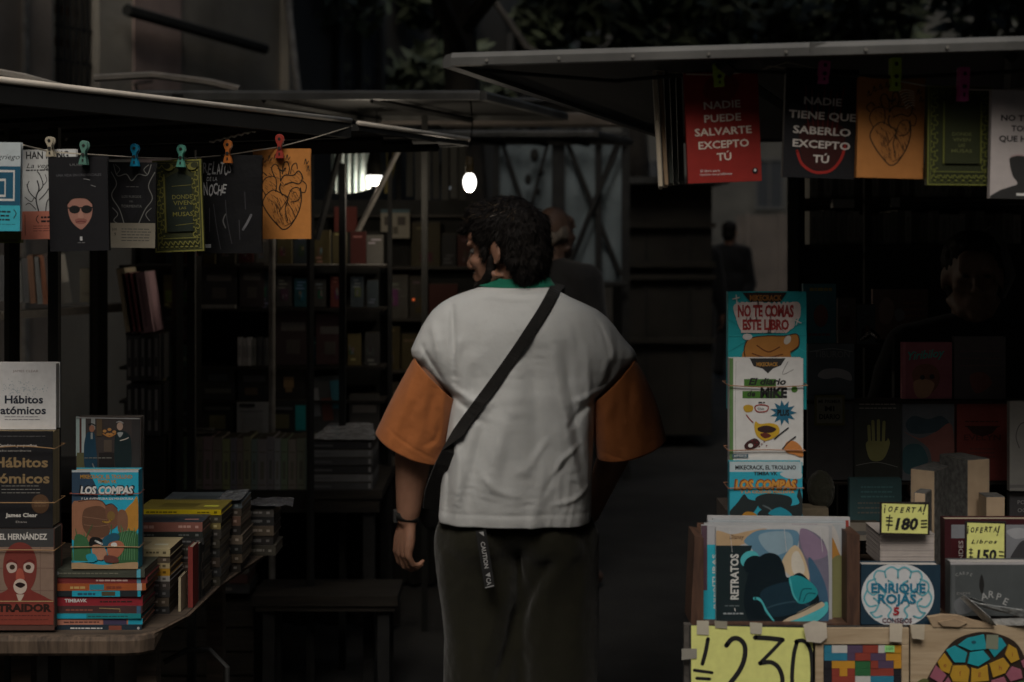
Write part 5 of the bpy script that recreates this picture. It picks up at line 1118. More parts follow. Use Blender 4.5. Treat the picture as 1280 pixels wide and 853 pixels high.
# ================================================================ SECOND LEFT STALL (dim)
m_wdark = wood('dark_wood', (.015, .012, .009), (.035, .028, .02), (1, 12, 12), .7)
def table(label, x0, x1, y0, y1, z, m, th=.03, legs=True, apron=.0, name='stall_table'):
    c = Vector(((x0 + x1) / 2, (y0 + y1) / 2, 0)); e = empty(name, c, label, 'table'); a = MB(); a.box(x0 - c.x, x1 - c.x, y0 - c.y, y1 - c.y, z - th, z - .0005); a.build('table_top', m, e)
    if apron: a = MB(); a.box(x0 - c.x + .01, x1 - c.x - .01, y0 - c.y + .01, y0 - c.y + .022, z - th - apron, z - th - .0005); a.build('apron', m, e)
    for x in (x0 + .05, x1 - .05):
        for y in (y0 + .05, y1 - .05): a = MB(); a.box(x - .02 - c.x, x + .02 - c.x, y - .02 - c.y, y + .02 - c.y, 0, z - th - .001); a.build('leg', m_iron, e)
    return e
D2 = 5.0; z2t = P(0, 612.5, D2).z
table('dark table of the second left stall holding a row of spines', -2.2, S(478 - 640, D2), D2 - .01, D2 + .75, z2t, m_wdark, apron=.05)
table('low dark wooden bench between the left stalls and the man', S(315 - 640, 4.75), S(497 - 640, 4.75), 4.75, 5.0 - .02, P(0, 745, 4.75).z, m_wdark, .035, name='low_bench', apron=.02)
G2 = 'row of books standing spine out on the second stall'
rr = random.Random(21); x = 184.; spc = [(.42, .40, .30), (.34, .33, .25), (.50, .47, .38), (.38, .36, .29), (.32, .33, .29)]  # spine colours raised in place of light from the front
cn = {0: 'olive', 1: 'dull green', 2: 'beige', 3: 'tan', 4: 'grey'}
idx = 0
while x < 384:
    w_ = rr.choice([8, 9, 10, 11, 12]); c = rr.randrange(5); y0 = 546 + rr.uniform(-1.5, 2.5)
    simple_book('%s spine, %s from the left in the row behind the yellow book' % (cn[c], NTH[idx]), x, y0, x + w_ - .6, 612.5, D2 + rr.uniform(0, .008), .14, tuple(v * rr.uniform(.8, 1.2) for v in spc[c]), G2, bands=[(.15, .72, .85, .74, (.2, .18, .13)), (.3, .2, .7, .55, tuple(v * .6 for v in spc[c])), (.15, .08, .85, .1, (.2, .18, .13))])
    x += w_; idx += 1
z = z2t; G3 = 'flat magazines right of the spine row'
for i in range(6):
    h = S(10.2, D2); y1 = HY + (CZ - z) * F / D2; y0 = HY + (CZ - z - h + .001) * F / D2
    o = simple_book('%s magazine counted from the bottom of the flat pile right of the spine row' % ['lowest', 'second', 'third', 'fourth', 'fifth', 'topmost'][i], 386 + (i * 7) % 4, y0, 466 + (i * 5) % 5, y1, D2 + .002 * (i % 3), .22, [(.09, .09, .092), (.20, .20, .20), (.05, .05, .052)][i % 3], G3, bands=[(.05, .3, .35, .55, (.16, .16, .16)), (.93, .2, .97, .8, (.3, .3, .3))], gloss=True, name='magazine', cat='magazine'); z += h
film('pale crinkled plastic bags lying on the flat magazine pile', [(S(388 - 640, D2), D2, z + .002), (S(470 - 640, D2), D2 - .01, z + .002), (S(466 - 640, 5.22), 5.22, z + .03), (S(412 - 640, 5.22), 5.22, z + .03)], (.42, .42, .42))
film('dull plastic sheet lying on the left of the spine row', [(S(190 - 640, 5.02), 5.02, P(0, 544, 5).z), (S(268 - 640, 5.02), 5.02, P(0, 544, 5).z), (S(270 - 640, 5.12), 5.12, P(0, 542, 5).z), (S(200 - 640, 5.12), 5.12, P(0, 542, 5).z)], (.2, .19, .17))

def shade_drape(label, x0, x1, y, z):  # dark sheets added where only deep shade lies under the stalls
    a = MB(); n = 70; vs = []
    for i in range(n + 1):
        x = (x1 - x0) * i / n
        for j, zz in enumerate((z, z * .6, z * .3, .02)): vs.append((x, -.006 * math.sin(i * 1.3) * (j + 1) - .004 * math.sin(i * .47 + j), zz))
    a.add(vs, [(4 * i + j, 4 * i + j + 1, 4 * i + 5 + j, 4 * i + 4 + j) for i in range(n) for j in range(3)])
    o = a.build('shade_skirt', fabric('shade_cloth', (.014, .013, .012), weave=300), smooth=True); o.location = (x0, y, 0); return tagp(o, label, 'cloth')
shade_drape('dark cloth added as shade behind the second left stall table', -2.25, S(500 - 640, 5.72), 5.72, z2t - .04)
shade_drape('dark cloth added as shade below the middle distance book wall', S(330 - 640, 6.4), S(596 - 640, 6.4), 6.4, .62)
# tiered rack with faces behind the row
D3 = 5.35
e = empty('display_rack', (S(330 - 640, D3), D3, 0), 'dark tiered display rack of the second left stall', 'rack'); bx = e.location
for yy in (545, 500, 458, 385, 331): a = MB(); z = P(0, yy, D3).z; a.box(S(150 - 640, D3) - bx.x, S(480 - 640, D3) - bx.x, -.01, .15, z - .012, z - .0015); a.build('shelf', m_wdark, e)
for px in (150, 235, 480): a = MB(); a.box(S(px - 640, D3) - bx.x, S(px + 5 - 640, D3) - bx.x, .16, .19, 0, 2.0); a.build('upright', m_iron, e)
a = MB(); a.box(S(150 - 640, D3) - bx.x, S(480 - 640, D3) - bx.x, .192, .197, .6, 1.60); a.build('back_panel', m_dark, e)
G4 = 'dim covers on the tiered rack of the second left stall'
BRI = 2.6
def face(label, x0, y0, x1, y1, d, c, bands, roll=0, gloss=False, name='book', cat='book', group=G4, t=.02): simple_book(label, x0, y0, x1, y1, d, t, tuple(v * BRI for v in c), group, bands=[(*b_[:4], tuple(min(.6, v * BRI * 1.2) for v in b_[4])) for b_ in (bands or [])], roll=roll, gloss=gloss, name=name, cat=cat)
face('dark green cover with two pale little figures on the tiered rack', 200, 431, 247, 500, D3, (.025, .04, .032), [(.08, .25, .18, .5, (.16, .14, .09)), (.8, .25, .92, .55, (.2, .18, .11)), (.3, .7, .7, .78, (.07, .08, .06))])
face('black cover directly below the two pale little figures', 201, 502, 246, 545, D3, (.02, .022, .024), [(.2, .6, .8, .7, (.06, .06, .06))])
face('dim cover with yellowish patch left of the pale grey cover', 252, 502, 292, 545, D3, (.03, .032, .026), [(.25, .2, .75, .6, (.12, .11, .05)), (.1, .75, .9, .85, (.08, .08, .07))])
face('pale grey cover with black heading on the tiered rack', 296, 502, 337, 546, D3 - .02, (.24, .24, .235), [(.08, .84, .55, .94, (.03, .03, .03)), (.08, .7, .8, .74, (.12, .12, .12)), (.2, .1, .8, .55, (.18, .18, .175))])
face('dark cover with a bright cyan right strip on the tiered rack', 340, 500, 383, 545, D3 - .015, (.028, .028, .026), [(.68, .15, .98, .85, (.02, .20, .27)), (.1, .2, .5, .6, (.09, .08, .04)), (.1, .72, .6, .8, (.08, .08, .08))])
face('curling magazine on the right of the tiered rack', 388, 470, 432, 540, D3, (.05, .052, .05), [(.1, .3, .35, .8, (.14, .14, .14)), (.4, .2, .7, .6, (.10, .04, .03)), (.7, .4, .95, .9, (.03, .10, .12))], roll=R(-6), name='magazine', cat='magazine')
face('dark cover with a pale skull like blotch on the tiered rack', 342, 462, 384, 500, D3, (.022, .02, .018), [(.3, .4, .6, .75, (.15, .10, .05)), (.35, .25, .55, .4, (.12, .08, .04))])
face('black cover left of the skull blotch cover', 298, 462, 338, 500, D3, (.02, .021, .022), [(.15, .6, .85, .8, (.05, .05, .05)), (.2, .15, .6, .4, (.06, .045, .03))])
face('dim cover right of the two pale figures, middle tier', 252, 460, 293, 500, D3, (.025, .025, .025), [(.1, .2, .9, .35, (.06, .06, .05)), (.2, .6, .8, .8, (.045, .05, .05))])
face('dim magazine at the right end of the middle tier', 437, 492, 474, 540, D3, (.04, .038, .034), [(.1, .5, .9, .7, (.09, .08, .07))], name='magazine', cat='magazine')
for i, (u, c) in enumerate(((297, (.26, .25, .24)), (303, (.22, .21, .2)), (309, (.30, .29, .28)), (315, (.12, .12, .11)), (322, (.05, .05, .05)), (329, (.06, .06, .06)))): face('%s spine of the small pale group above the grey cover' % ['first', 'second', 'third', 'fourth', 'fifth', 'sixth'][i], u, 421 + i % 2, u + 5.4, 457.5, D3, c, [(.2, .3, .8, .7, tuple(v * .6 for v in c))])
for i, (u0, v0, u1, v1) in enumerate(((250, 386, 300, 384), (252, 330, 296, 384), (300, 328, 330, 384), (345, 385, 388, 457), (200, 385, 246, 425), (395, 392, 430, 456))):
    if v1 > v0 + 5: face(['', 'blackish cover under the pale shelf strip, upper tier', 'narrow blackish cover beside the pale pole', 'dark cover right of the pale spines, upper tier', 'dark cover above the two pale figures', 'dark cover at the right end of the upper tier'][i], u0, v0, u1, v1, D3 + .01, (.022 + .004 * i, .024, .024), [(.15, .6, .85, .75, (.06, .055, .05)), (.3, .2, .7, .45, (.045, .04, .035))])
a = MB(); a.box(0, S(46, D3), -.004, .02, 0, .014); o = a.build('shelf_lip', mat('pale_strip', (.30, .29, .26), .6)); o.location = P(248, 386, D3 - .02); tagp(o, 'pale strip shelf edge above the blackish covers of the upper tier', 'strip')
rr = random.Random(40); PL = [((.10, .03, .025), 'reddish'), ((.08, .07, .05), 'tan'), ((.04, .05, .055), 'slate'), ((.10, .08, .035), 'ochre'), ((.045, .043, .04), 'charcoal'), ((.15, .14, .12), 'pale'), ((.02, .06, .07), 'teal')]
for r_, (yb, xs) in enumerate(((384, (203, 226, 300, 322, 345, 366, 390, 412, 436, 456)), (457, (388, 410, 432, 454)), (330, (205, 228, 252, 274, 298, 320, 344, 366, 392, 414, 438, 458)), (545, (154, 176, 434, 456)))):
    for i, u in enumerate(xs):
        c, nm = PL[rr.randrange(7)]; c = tuple(v * (.45 if r_ == 2 else .8) for v in c); hh = rr.uniform(34, 46)  # top tier coloured darker to hold back the bulb light
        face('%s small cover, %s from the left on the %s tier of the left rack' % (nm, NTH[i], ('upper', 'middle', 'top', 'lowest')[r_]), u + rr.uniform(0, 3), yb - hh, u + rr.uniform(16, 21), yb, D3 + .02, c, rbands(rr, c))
# tower of stacked spines + leaning pink magazines
G5 = 'upright spines in the dark tower left of the rack'
for r_, (v0, v1) in enumerate(((417, 476), (479, 545))):
    for i in range(5):
        u = 158 + i * 8.4; rr2 = random.Random(i * 9 + r_); c = rr2.choice([(.03, .03, .03), (.05, .05, .05), (.022, .022, .024)])
        face('%s black spine of the %s half of the dark tower' % (ORD[i] if i else 'first', 'upper' if r_ == 0 else 'lower'), u, v0 + rr2.uniform(0, 3), u + 8, v1, 4.9, c, [(.25, .1, .7, .9, (.10 + .05 * rr2.random(),) * 3), (.3, .3, .6, .5, (.03, .03, .03))], gloss=True, group=G5, t=.15)
a = MB(); a.box(0, S(48, 4.9), 0, .2, 0, P(0, 477, 4.9).z - P(0, 545, 4.9).z + .0); 
e = empty('crate', (S(182 - 640, 4.98), 4.98, 0), 'dark slatted crate carrying the tower of black spines', 'crate'); hb = P(0, 545.5, 4.9).z
for k in range(4): a = MB(); a.box(-.085, .085, -.082, -.07, hb * k / 4 + .01, hb * (k + 1) / 4 - .004); a.build('slat', m_wdark, e)
a = MB(); a.box(-.085, .085, -.069, .1, 0, hb - .002); a.build('crate_body', m_wdark, e)
for i, (u0, v0, u1, v1, c, t_) in enumerate([(150, 334, 160, 414, (.24, .20, .14), 'cream'), (156, 340, 166, 414, (.16, .05, .06), 'dark rose'), (163, 341, 173, 414, (.20, .07, .08), 'rose'), (170, 339, 185, 415, (.21, .13, .145), 'mauve')]):
    face('%s magazine leaning on top of the dark tower' % t_, u0 + 7, v0, u1 + 7, v1 + 1, 4.9, c, [(.4, .1, .6, .9, tuple(v * .6 for v in c))], roll=R(-8.5), name='magazine', cat='magazine', group='leaning magazines on the tower', t=.15)
# shelf at far left with leaning books
e = empty('wall_shelf', P(75, 385, 5.2), 'long pale wooden shelf at the far left under the hanging books', 'shelf')
a = MB(); z = P(0, 385, 5.2).z - e.location.z; a.box(-.42, .28, 0, .2, -.03, -.002); a.build('shelf_board', mat('pale_shelf', (.14, .12, .095), .8), e)
for s_ in (-.35, .22): a = MB(); a.prism([(s_, -.031), (s_ + .02, -.031), (s_ + .02, -.16), (s_, -.16)], .05, .19); a.build('bracket', m_iron, e)
e.rotation_euler = (0, R(-4), 0)
for i, (u0, v0, c, t_, rl) in enumerate([(22, 325, (.07, .07, .065), 'grey', -3), (30, 322, (.05, .05, .05), 'dark grey', -3), (38, 318, (.10, .055, .035), 'brown', -4), (47, 320, (.09, .09, .085), 'ash', -4), (54, 318, (.14, .06, .035), 'rust', -6), (62, 316, (.06, .05, .045), 'black brown', -7), (68, 317, (.24, .23, .21), 'pale', -9), (0, 318, (.06, .06, .06), 'charcoal', -2), (10, 322, (.12, .12, .11), 'light grey', -2)]):
    v1 = 385 - (u0 - 75) * -.07; face('%s book leaning on the far left pale shelf' % t_, u0, v0, u0 + 7, v1 - 3, 5.22, c, [(.3, .1, .6, .9, tuple(v * .7 for v in c))], roll=R(rl), group='books leaning on the far left shelf', t=.15)
face('beige box like book at the right end of the far left shelf', 100, 335, 117, 378, 5.22, (.15, .135, .10), [(.2, .2, .8, .3, (.1, .09, .07))], group='books leaning on the far left shelf')
face('dark green pad lying against the left post below the cyan band', -8, 289, 26, 304, 3.6, (.05, .065, .01), [(.1, .1, .9, .3, (.03, .03, .01))], group=None)
for i, (u0, u1, yb, d_) in enumerate(((205, 262, 742, 4.9), (268, 312, 742, 4.88))):
    n_ = 0; 
    for k in range(5):
        y1_ = yb - k * 12.5; simple_book('%s dim book counted upward in the %s floor pile under the second stall' % (NTH[k], ('left', 'right')[i]), u0 + (k * 5) % 4, y1_ - 12, u1 - (k * 3) % 5, y1_, d_, .16, [(.10, .09, .07), (.06, .06, .06), (.12, .06, .05), (.14, .13, .11), (.05, .06, .07)][(k + i) % 5], 'dim piles under the second stall', bands=[(.1, .3, .5, .6, (.2, .18, .15))])
e = empty('crate', P(258, 742, 5.0), 'dark box on the floor carrying two dim piles under the second stall', 'crate'); hb = e.location.z; e.location.z = 0
a = MB(); a.box(-.19, .19, -.13, .12, 0, hb - .001); a.build('crate_body', m_wdark, e)
for k in range(4): a = MB(); a.box(-.192, .192, -.142, -.131, hb * k / 4 + .005, hb * (k + 1) / 4 - .004); a.build('slat', m_wdark, e)
# posts and cables of the left stalls
def post(label, px, y0, y1, d, r, m, px2=None, box=True):
    a = MB(); p0 = P(px, y0, d); p1 = P(px2 if px2 is not None else px, y1, d)
    if y1 > 700 and px2 is None: p1.z = 0
    b = Vector((p1.x, p1.y, p1.z)); a.tube([p1 - b, p0 - b], r, 4 if box else 10); o = a.build('pole', m); o.location = b; return tagp(o, label, 'pole')
post('pale round pole with tape behind the orange heart book', 340, 170, 800, 5.1, .012, m_pole, box=False)
post('dark pole right of the orange heart book', 388, 168, 800, 4.9, .013, m_iron)
post('dark thin post behind the olive hanging book', 222, 118, 800, 4.95, .02, m_dark)
post('dark post at the left edge behind the spiral book', 15, 118, 800, 3.62, .02, m_dark)
post('dark post behind the beige band book', 125, 118, 800, 4.6, .025, m_dark)
post('thin grey rod behind the sunglasses face book', 62, 120, 800, 4.4, .005, m_iron)
post('dark post right of the tower of black spines', 245, 320, 800, 5.15, .02, m_dark)
a = MB(); a.tube([P(82, 176, 4.2), P(90, 160, 4.2), P(100, 138, 4.2)], .003, 5); tagp(a.build('wire', m_pole), 'thin slanting wire above the green peg', 'wire')
a = MB(); a.tube([P(0, 152, 4.6), P(60, 150, 4.6), P(120, 158, 4.6), P(200, 166, 4.6)], .004, 5); tagp(a.build('wire', m_iron), 'dark drooping wire below the nearest left canopy', 'wire')

# ================================================================ BACKGROUND OF THE LANE
# bulbs
m_bulb = mat('bulb_glow', (1, 1, 1), .3, emit=(1.0, .97, .92, 3.5))
def bulb(label, px, py, d, rx, rz, power, col=(1, .86, .68), shade=False):
    power *= 2.2; c = P(px, py, d); e = empty('light_bulb', c, label, 'light bulb', 'bulbs hanging in the lane')
    a = MB(); a.ell((0, 0, 0), (rx, rx, rz), 16, 12)
    if shade: a = MB(); a.ell((0, 0, .0), (rx, rx, rz * 1.1), 20, 14)
    a.build('glass_bulb', m_bulb, e, smooth=True)
    a = MB(); a.tube([(0, 0, rz * .92), (0, 0, rz * .92 + .03)], [rx * .6, rx * .62], 12); a.tube([(0, 0, rz * .92 + .03), (0, 0, rz * .92 + .06)], [rx * .7, rx * .45], 12); a.build('lamp_socket', mat('socket_brown', (.08, .055, .02), .5), e)
    a = MB(); a.tube([(0, 0, rz * .9 + .06), (.01, 0, .22), (.0, 0, .34)], .003, 5); a.build('flex', m_iron, e)
    if shade:
        a = MB(); a.tube([(0, 0, .004), (0, 0, .05), (0, 0, .10)], [rx * 1.06, rx * 1.03, rx * .6], 18, cap=False); a.build('lamp_shade', m_dark, e)
    l = bpy.data.lights.new('bulb_light', 'POINT'); l.energy = power; l.color = col; l.shadow_soft_size = rx * .9
    o = bpy.data.objects.new('bulb_light', l); COL.objects.link(o); o.parent = e; o.location = (0, 0, -rz - .012)
    return e
bulb('round bulb in a dark cap hanging left of the head', 468, 221, 5.6, .031, .031, 2.6, shade=True)
bulb('elongated bulb hanging just above the hair of the man', 587, 228, 5.2, .025, .036, 1.3)
a = MB(); a.ell((0, 0, 0), (.006, .006, .006), 10, 8); o = a.build('glow_dot', mat('orange_glow', (1, .2, .05), .4, emit=(1, .16, .04, .2))); o.location = P(517, 375, 5.9); tagp(o, 'tiny orange dot glowing left of the white shoulder', 'lamp')  # small self-lit dots
a = MB(); a.ell((0, 0, 0), (.008, .008, .008), 10, 8); o = a.build('glow_dot', mat('white_glow', (1, 1, 1), .4, emit=(.8, .9, 1, .5))); o.location = P(564, 235, 7.5); tagp(o, 'tiny faint white glowing dot left of the elongated bulb', 'lamp')
# translucent plastic curtain beside the first bulb
a = MB(); g = 26; vs = []; dC = 5.66
for i in range(g + 1):
    for j in range(9):
        u = 414 + 50 * i / g; v = 176 + 66 * j / 8 - 14 * max(0, (i / g - .55)) * (j / 8)
        vs.append(P(u, v, dC + .022 * math.sin(i * 1.5) * (.3 + .7 * j / 8)) - P(440, 240, dC))
a.add(vs, [(i * 9 + j, i * 9 + j + 1, i * 9 + 10 + j, i * 9 + 9 + j) for i in range(g) for j in range(8)])
mc = bpy.data.materials.new('milky_plastic'); mc.use_nodes = True; t = mc.node_tree; b = t.nodes['Principled BSDF']; b.inputs['Base Color'].default_value = (.62, .70, .70, 1); b.inputs['Roughness'].default_value = .35
tr = t.nodes.new('ShaderNodeBsdfTranslucent'); tr.inputs[0].default_value = (.7, .8, .8, 1); mx = t.nodes.new('ShaderNodeMixShader'); mx.inputs[0].default_value = .6
t.links.new(b.outputs[0], mx.inputs[1]); t.links.new(tr.outputs[0], mx.inputs[2]); t.links.new(mx.outputs[0], t.nodes['Material Output'].inputs[0])
o = a.build('plastic_curtain', mc, smooth=True); o.location = P(440, 240, dC); tagp(o, 'milky folded plastic curtain glowing beside the round bulb', 'plastic curtain')
post('pale slanting pole below the round bulb', 504, 176, 300, 5.5, .011, m_pole, px2=442, box=False)
post('leaning dark pole crossing the milky curtain', 428, 178, 300, 5.3, .012, m_iron, px2=396)
a = MB(); a.tube([P(486, 170, 6.35), P(489, 205, 6.35), P(483, 242, 6.35)], [.014, .02, .012], 6); tagp(a.build('cloth_strip', mat('yellow_cloth', (.10, .08, .02), .8)), 'dull yellow strip hanging right of the round bulb', 'cloth strip')

# third stall: covers hung on a dim wall of books
D6 = 6.6
e = empty('book_wall', (S(490 - 640, D6), D6 + .06, 0), 'dark grid wall full of dim covers in the middle distance', 'rack')
a = MB(); a.box(S(385 - 640, D6) - e.location.x, S(600 - 640, D6) - e.location.x, .03, .05, .1, 1.75); a.build('back_panel', m_dark, e)
for i in range(6): a = MB(); z = 1.68 - i * .24; a.box(S(385 - 640, D6) - e.location.x, S(600 - 640, D6) - e.location.x, -.10, .03, z - .012, z); a.build('shelf', m_wdark, e)
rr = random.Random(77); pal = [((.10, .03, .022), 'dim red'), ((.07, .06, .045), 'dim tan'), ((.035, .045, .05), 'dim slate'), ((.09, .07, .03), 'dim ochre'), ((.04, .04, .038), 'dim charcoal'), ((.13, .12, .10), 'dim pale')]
G6 = 'dim covers on the middle distance wall'
spots = []
for r_ in range(5):
    nw_ = 0; u = 392.0; z = 1.68 - (r_ + 1) * .24
    while u < 585:
        w_ = rr.choice([20, 24, 28, 32, 38]); c, nm = pal[rr.randrange(6)]
        c = tuple(v * (.45, .6, .75, .85, .9)[r_] for v in c)  # upper shelves coloured darker to offset the nearby bulb
        if r_ == 0 and 470 < u < 500: u += w_; continue
        v1 = HY + (CZ - z) * F / D6; hh = rr.uniform(34, 56)
        bands = rbands(rr, c)
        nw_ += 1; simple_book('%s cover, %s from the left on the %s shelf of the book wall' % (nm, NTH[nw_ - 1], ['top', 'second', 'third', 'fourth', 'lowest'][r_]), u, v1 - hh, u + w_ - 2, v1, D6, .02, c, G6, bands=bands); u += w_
simple_book('pale cover with two dark eye like blotches high on the book wall', 476, 262, 512, 298, D6 - .08, .01, (.22, .20, .155), G6, bands=[(.12, .45, .4, .75, (.06, .05, .04)), (.58, .45, .86, .75, (.06, .05, .04)), (.42, .15, .6, .4, (.08, .07, .05)), (0, .88, 1, 1, (.06, .10, .11))])
simple_book('dim red magazine hanging left of the eye blotch cover', 418, 258, 446, 305, D6 - .08, .01, (.14, .03, .022), G6, bands=[(.1, .1, .9, .3, (.05, .015, .01))])
simple_book('framed dim picture with reddish middle on the book wall', 424, 420, 462, 470, D6 - .09, .01, (.10, .085, .07), G6, bands=[(.12, .1, .88, .9, (.03, .025, .022)), (.3, .25, .7, .6, (.10, .03, .022))])
for i in range(7): simple_book('%s long grey packet hanging behind the bulbs' % ['first', 'second', 'third', 'fourth', 'fifth', 'sixth', 'seventh'][i], 508 + i * 11, 178, 508 + i * 11 + 8, 246 + (i * 13) % 9, 6.9, .03, (.07 + .02 * (i % 3), .07 + .02 * (i % 3), .06 + .02 * (i % 3)), 'grey packets hanging behind the bulbs', name='hanging_packet', cat='packet')

# blue grey panels with crossed braces
D9 = 9.2
e = empty('panel_screen', (S(700 - 640, D9), D9, 0), 'pale blue grey tarpaulin panels with crossed steel braces behind the man', 'screen')
mt = fabric('blue_tarp', (.19, .23, .245), weave=200, rough=.6, bump=.5); L_ = lambda px, py: (S(px - 700, D9), (CZ + (HY - py) / F * D9))
for (u0, u1) in ((624, 690), (706, 778)):
    g = 14; vs = []; a = MB(); (xa, zt), (xb, zb) = L_(u0, 172), L_(u1, 352)
    for i in range(g + 1):
        for j in range(g + 1): vs.append((xa + (xb - xa) * i / g, .05 + .012 * math.sin(i * 1.1 + j * .4) + .01 * math.sin(j * .9), zt + (zb - zt) * j / g))
    a.add(vs, [(i * (g + 1) + j, i * (g + 1) + j + 1, (i + 1) * (g + 1) + j + 1, (i + 1) * (g + 1) + j) for i in range(g) for j in range(g)]); a.build('tarpaulin', mt, e, smooth=True)
def bar(p0, p1, r, y=0.):
    (x0, z0), (x1, z1) = L_(*p0), L_(*p1); a = MB(); a.tube([(x0, y, z0), (x1, y, z1)], r, 6); a.build('brace', m_iron, e)
for (u, r_) in ((620, .02), (698, .04), (748, .02), (782, .025)):
    a = MB(); x = L_(u, 0)[0]; a.box(x - r_, x + r_, -.02, .02, 0, 2.35); a.build('upright', m_iron, e)
bar((709, 178), (776, 345), .016); bar((775, 178), (712, 330), .013, -.04); bar((712, 330), (770, 180), .01, .02); bar((628, 180), (652, 250), .014); bar((684, 182), (640, 350), .012, -.04); bar((716, 300), (706, 350), .012, -.03)
for (u0, u1, v) in ((620, 782, 170), (620, 782, 355)): bar((u0, v), (u1, v), .018, -.08)
for (x, y, s_) in ((668, 195, 9), (676, 215, 6), (660, 225, 7), (672, 240, 5)): 
    (xx_, zz_) = L_(x, y); a = MB(); a.ell((xx_, -.06, zz_), (S(s_, D9) * .6, .02, S(s_, D9)), 8, 6); a.build('rag', m_dark, e)

# closed metal stalls with faint ledges to the right of the panels
e = empty('closed_stall', (S(835 - 640, 10.5), 10.5, 0), 'closed brown metal stall with faint horizontal ledges beyond the panels', 'market stall'); mC = mat('dull_brown_metal', (.025, .022, .017), .7, .2, var=.3, scale=5)
w = S(110, 10.5); a = MB(); a.box(-w / 2, w / 2, 0, 1.2, .1, 1.95); a.build('cabinet', mC, e)
for z in (1.63, 1.34, 1.25, .78): a = MB(); a.box(-w / 2 - .02, w / 2 + .02, -.06, -.002, z, z + .035); a.build('ledge', mat('faint_ledge', (.028, .024, .018), .9), e)
a = MB(); a.box(-w / 2 - .1, w / 2 + .1, -.2, 1.3, 1.952, 2.0); a.build('roof', m_sheet, e)
for s_ in (-1, 1): a = MB(); a.box(s_ * w * .25 - .01, s_ * w * .25 + .01, -.015, -.003, .2, 1.6); a.build('door_seam', m_dark, e)
e = empty('closed_stall', (1.9, 22, 0), 'far pale walled stall beside the lighter end of the lane', 'market stall'); a = MB(); a.box(-.6, .9, 0, 2, 0, 2.1); a.build('cabinet', mC, e); a = MB(); a.box(-.8, 1.1, -.3, 2.2, 2.102, 2.18); a.build('roof', m_sheet, e); a = MB(); a.box(-.5, .8, -.02, -.002, .9, 1.8); a.build('shutter', m_dark, e)
# lit end of the lane: board added as a stand-in for the lit ground
e = empty('light_patch_board', (S(952 - 640, 30), 30, 0), 'board added for the light patch at the far end of the lane', 'wall'); a = MB(); a.box(-.55, 1.6, 0, .1, 0, 1.95); a.build('board', mat('light_patch_tone', (.045, .037, .031), .9, var=.3, scale=2), e)
for x in (-.3, .4, 1.1): a = MB(); a.box(x - .03, x + .03, -.05, -.002, 0, 2.0); a.build('batten', mat('pale_batten', (.06, .05, .042), .9), e)

# ================================================================ RIGHT STALL, DIM INTERIOR
DR = 3.34
e = empty('display_rack', (S(1140 - 640, DR), DR, 0), 'dark stepped display rack at the back of the right stall', 'rack'); bx = e.location
for yy in (601, 500, 650): a = MB(); z = P(0, yy, DR).z; a.box(S(1008 - 640, DR) - bx.x, S(1330 - 640, DR) - bx.x, -.01, .05, z - .008, z - .001); a.build('shelf', m_wdark, e)
for px in (1003, 1126, 1325): a = MB(); a.box(S(px - 640, DR) - bx.x, S(px + 4 - 640, DR) - bx.x, .055, .08, 0, P(0, 420, DR).z); a.build('upright', m_iron, e)
GRk = 'dim covers on the back rack of the right stall'
def brighter(a): a.mb.c = [tuple(min(.6, v * 4.2 + .01) for v in c) for c in a.mb.c]
def rk(label, rect, c, art, d=DR, roll=0, gloss=True): book(label, rect, d, .018, tuple(v * 3.6 + .03 for v in c), (lambda a: (art(a), brighter(a))) if art else None, GRk, roll=roll, gloss=gloss, pagecol=(.1, .09, .07))
def r1_(a):
    a.blob([(1022, 470), (1030, 462), (1048, 461), (1062, 466), (1064, 476), (1048, 472), (1032, 474)], (.09, .09, .095)); a.text('TIBURON', 1040, 443, 8, (.06, .06, .065), w=44)
    a.stroke([(1012, 440), (1040, 436), (1066, 440)], 1, (.07, .08, .08))
rk('dark cover with a grey shark shape, upper left of the back rack', (1010, 430, 1068, 500), (.022, .028, .032), r1_)
def r2_(a):
    a.rect(1018, 494, 1056, 532, (.13, .12, .045)); a.rect(1021, 497, 1053, 529, (.18, .18, .14)); a.text('MI PRIMER', 1037, 502, 4, K, w=28, bold=.02); a.text('MI', 1037, 511, 6, K, w=12, bold=.03); a.text('DIARIO', 1037, 521, 6, K, w=26, bold=.03); a.lines(1016, 1058, 545, 4, 9, 1, (.05, .05, .05))
rk('black cover with a square yellowish label and hand lettering', (1010, 501, 1066, 600), (.02, .02, .022), None)
e = empty('label_card', P(1037, 532, DR - .012), 'square yellowish label card between the shark cover and the black cover', 'card')
a = MB(); w = S(38, DR); a.box(-w / 2, w / 2, 0, .002, 0, w); a.build('card', MATS['card_black'], e); A = Art(1018, 494, 1056, 532, DR - .012); r2_(A); A.build(e, 'card_lettering')
def r3_(a):
    H_ = (.12, .12, .05)
    for x0, x1, y0 in ((1086, 1087, 533), (1091, 1092, 527), (1098, 1098, 526), (1105, 1104, 528)): a.stroke([(x0, y0), (x1, 555)], 3.8, H_)
    a.blob([(1084, 552), (1106, 552), (1110, 548), (1112, 556), (1104, 574), (1090, 576), (1084, 566)], H_); a.lines(1074, 1120, 506, 2, 5, 1.2, (.14, .13, .12)); a.stroke([(1070, 582), (1096, 578), (1122, 584)], .8, (.1, .1, .1))
rk('black cover with a raised pale green hand', (1068, 502, 1125, 601), (.018, .020, .018), r3_)
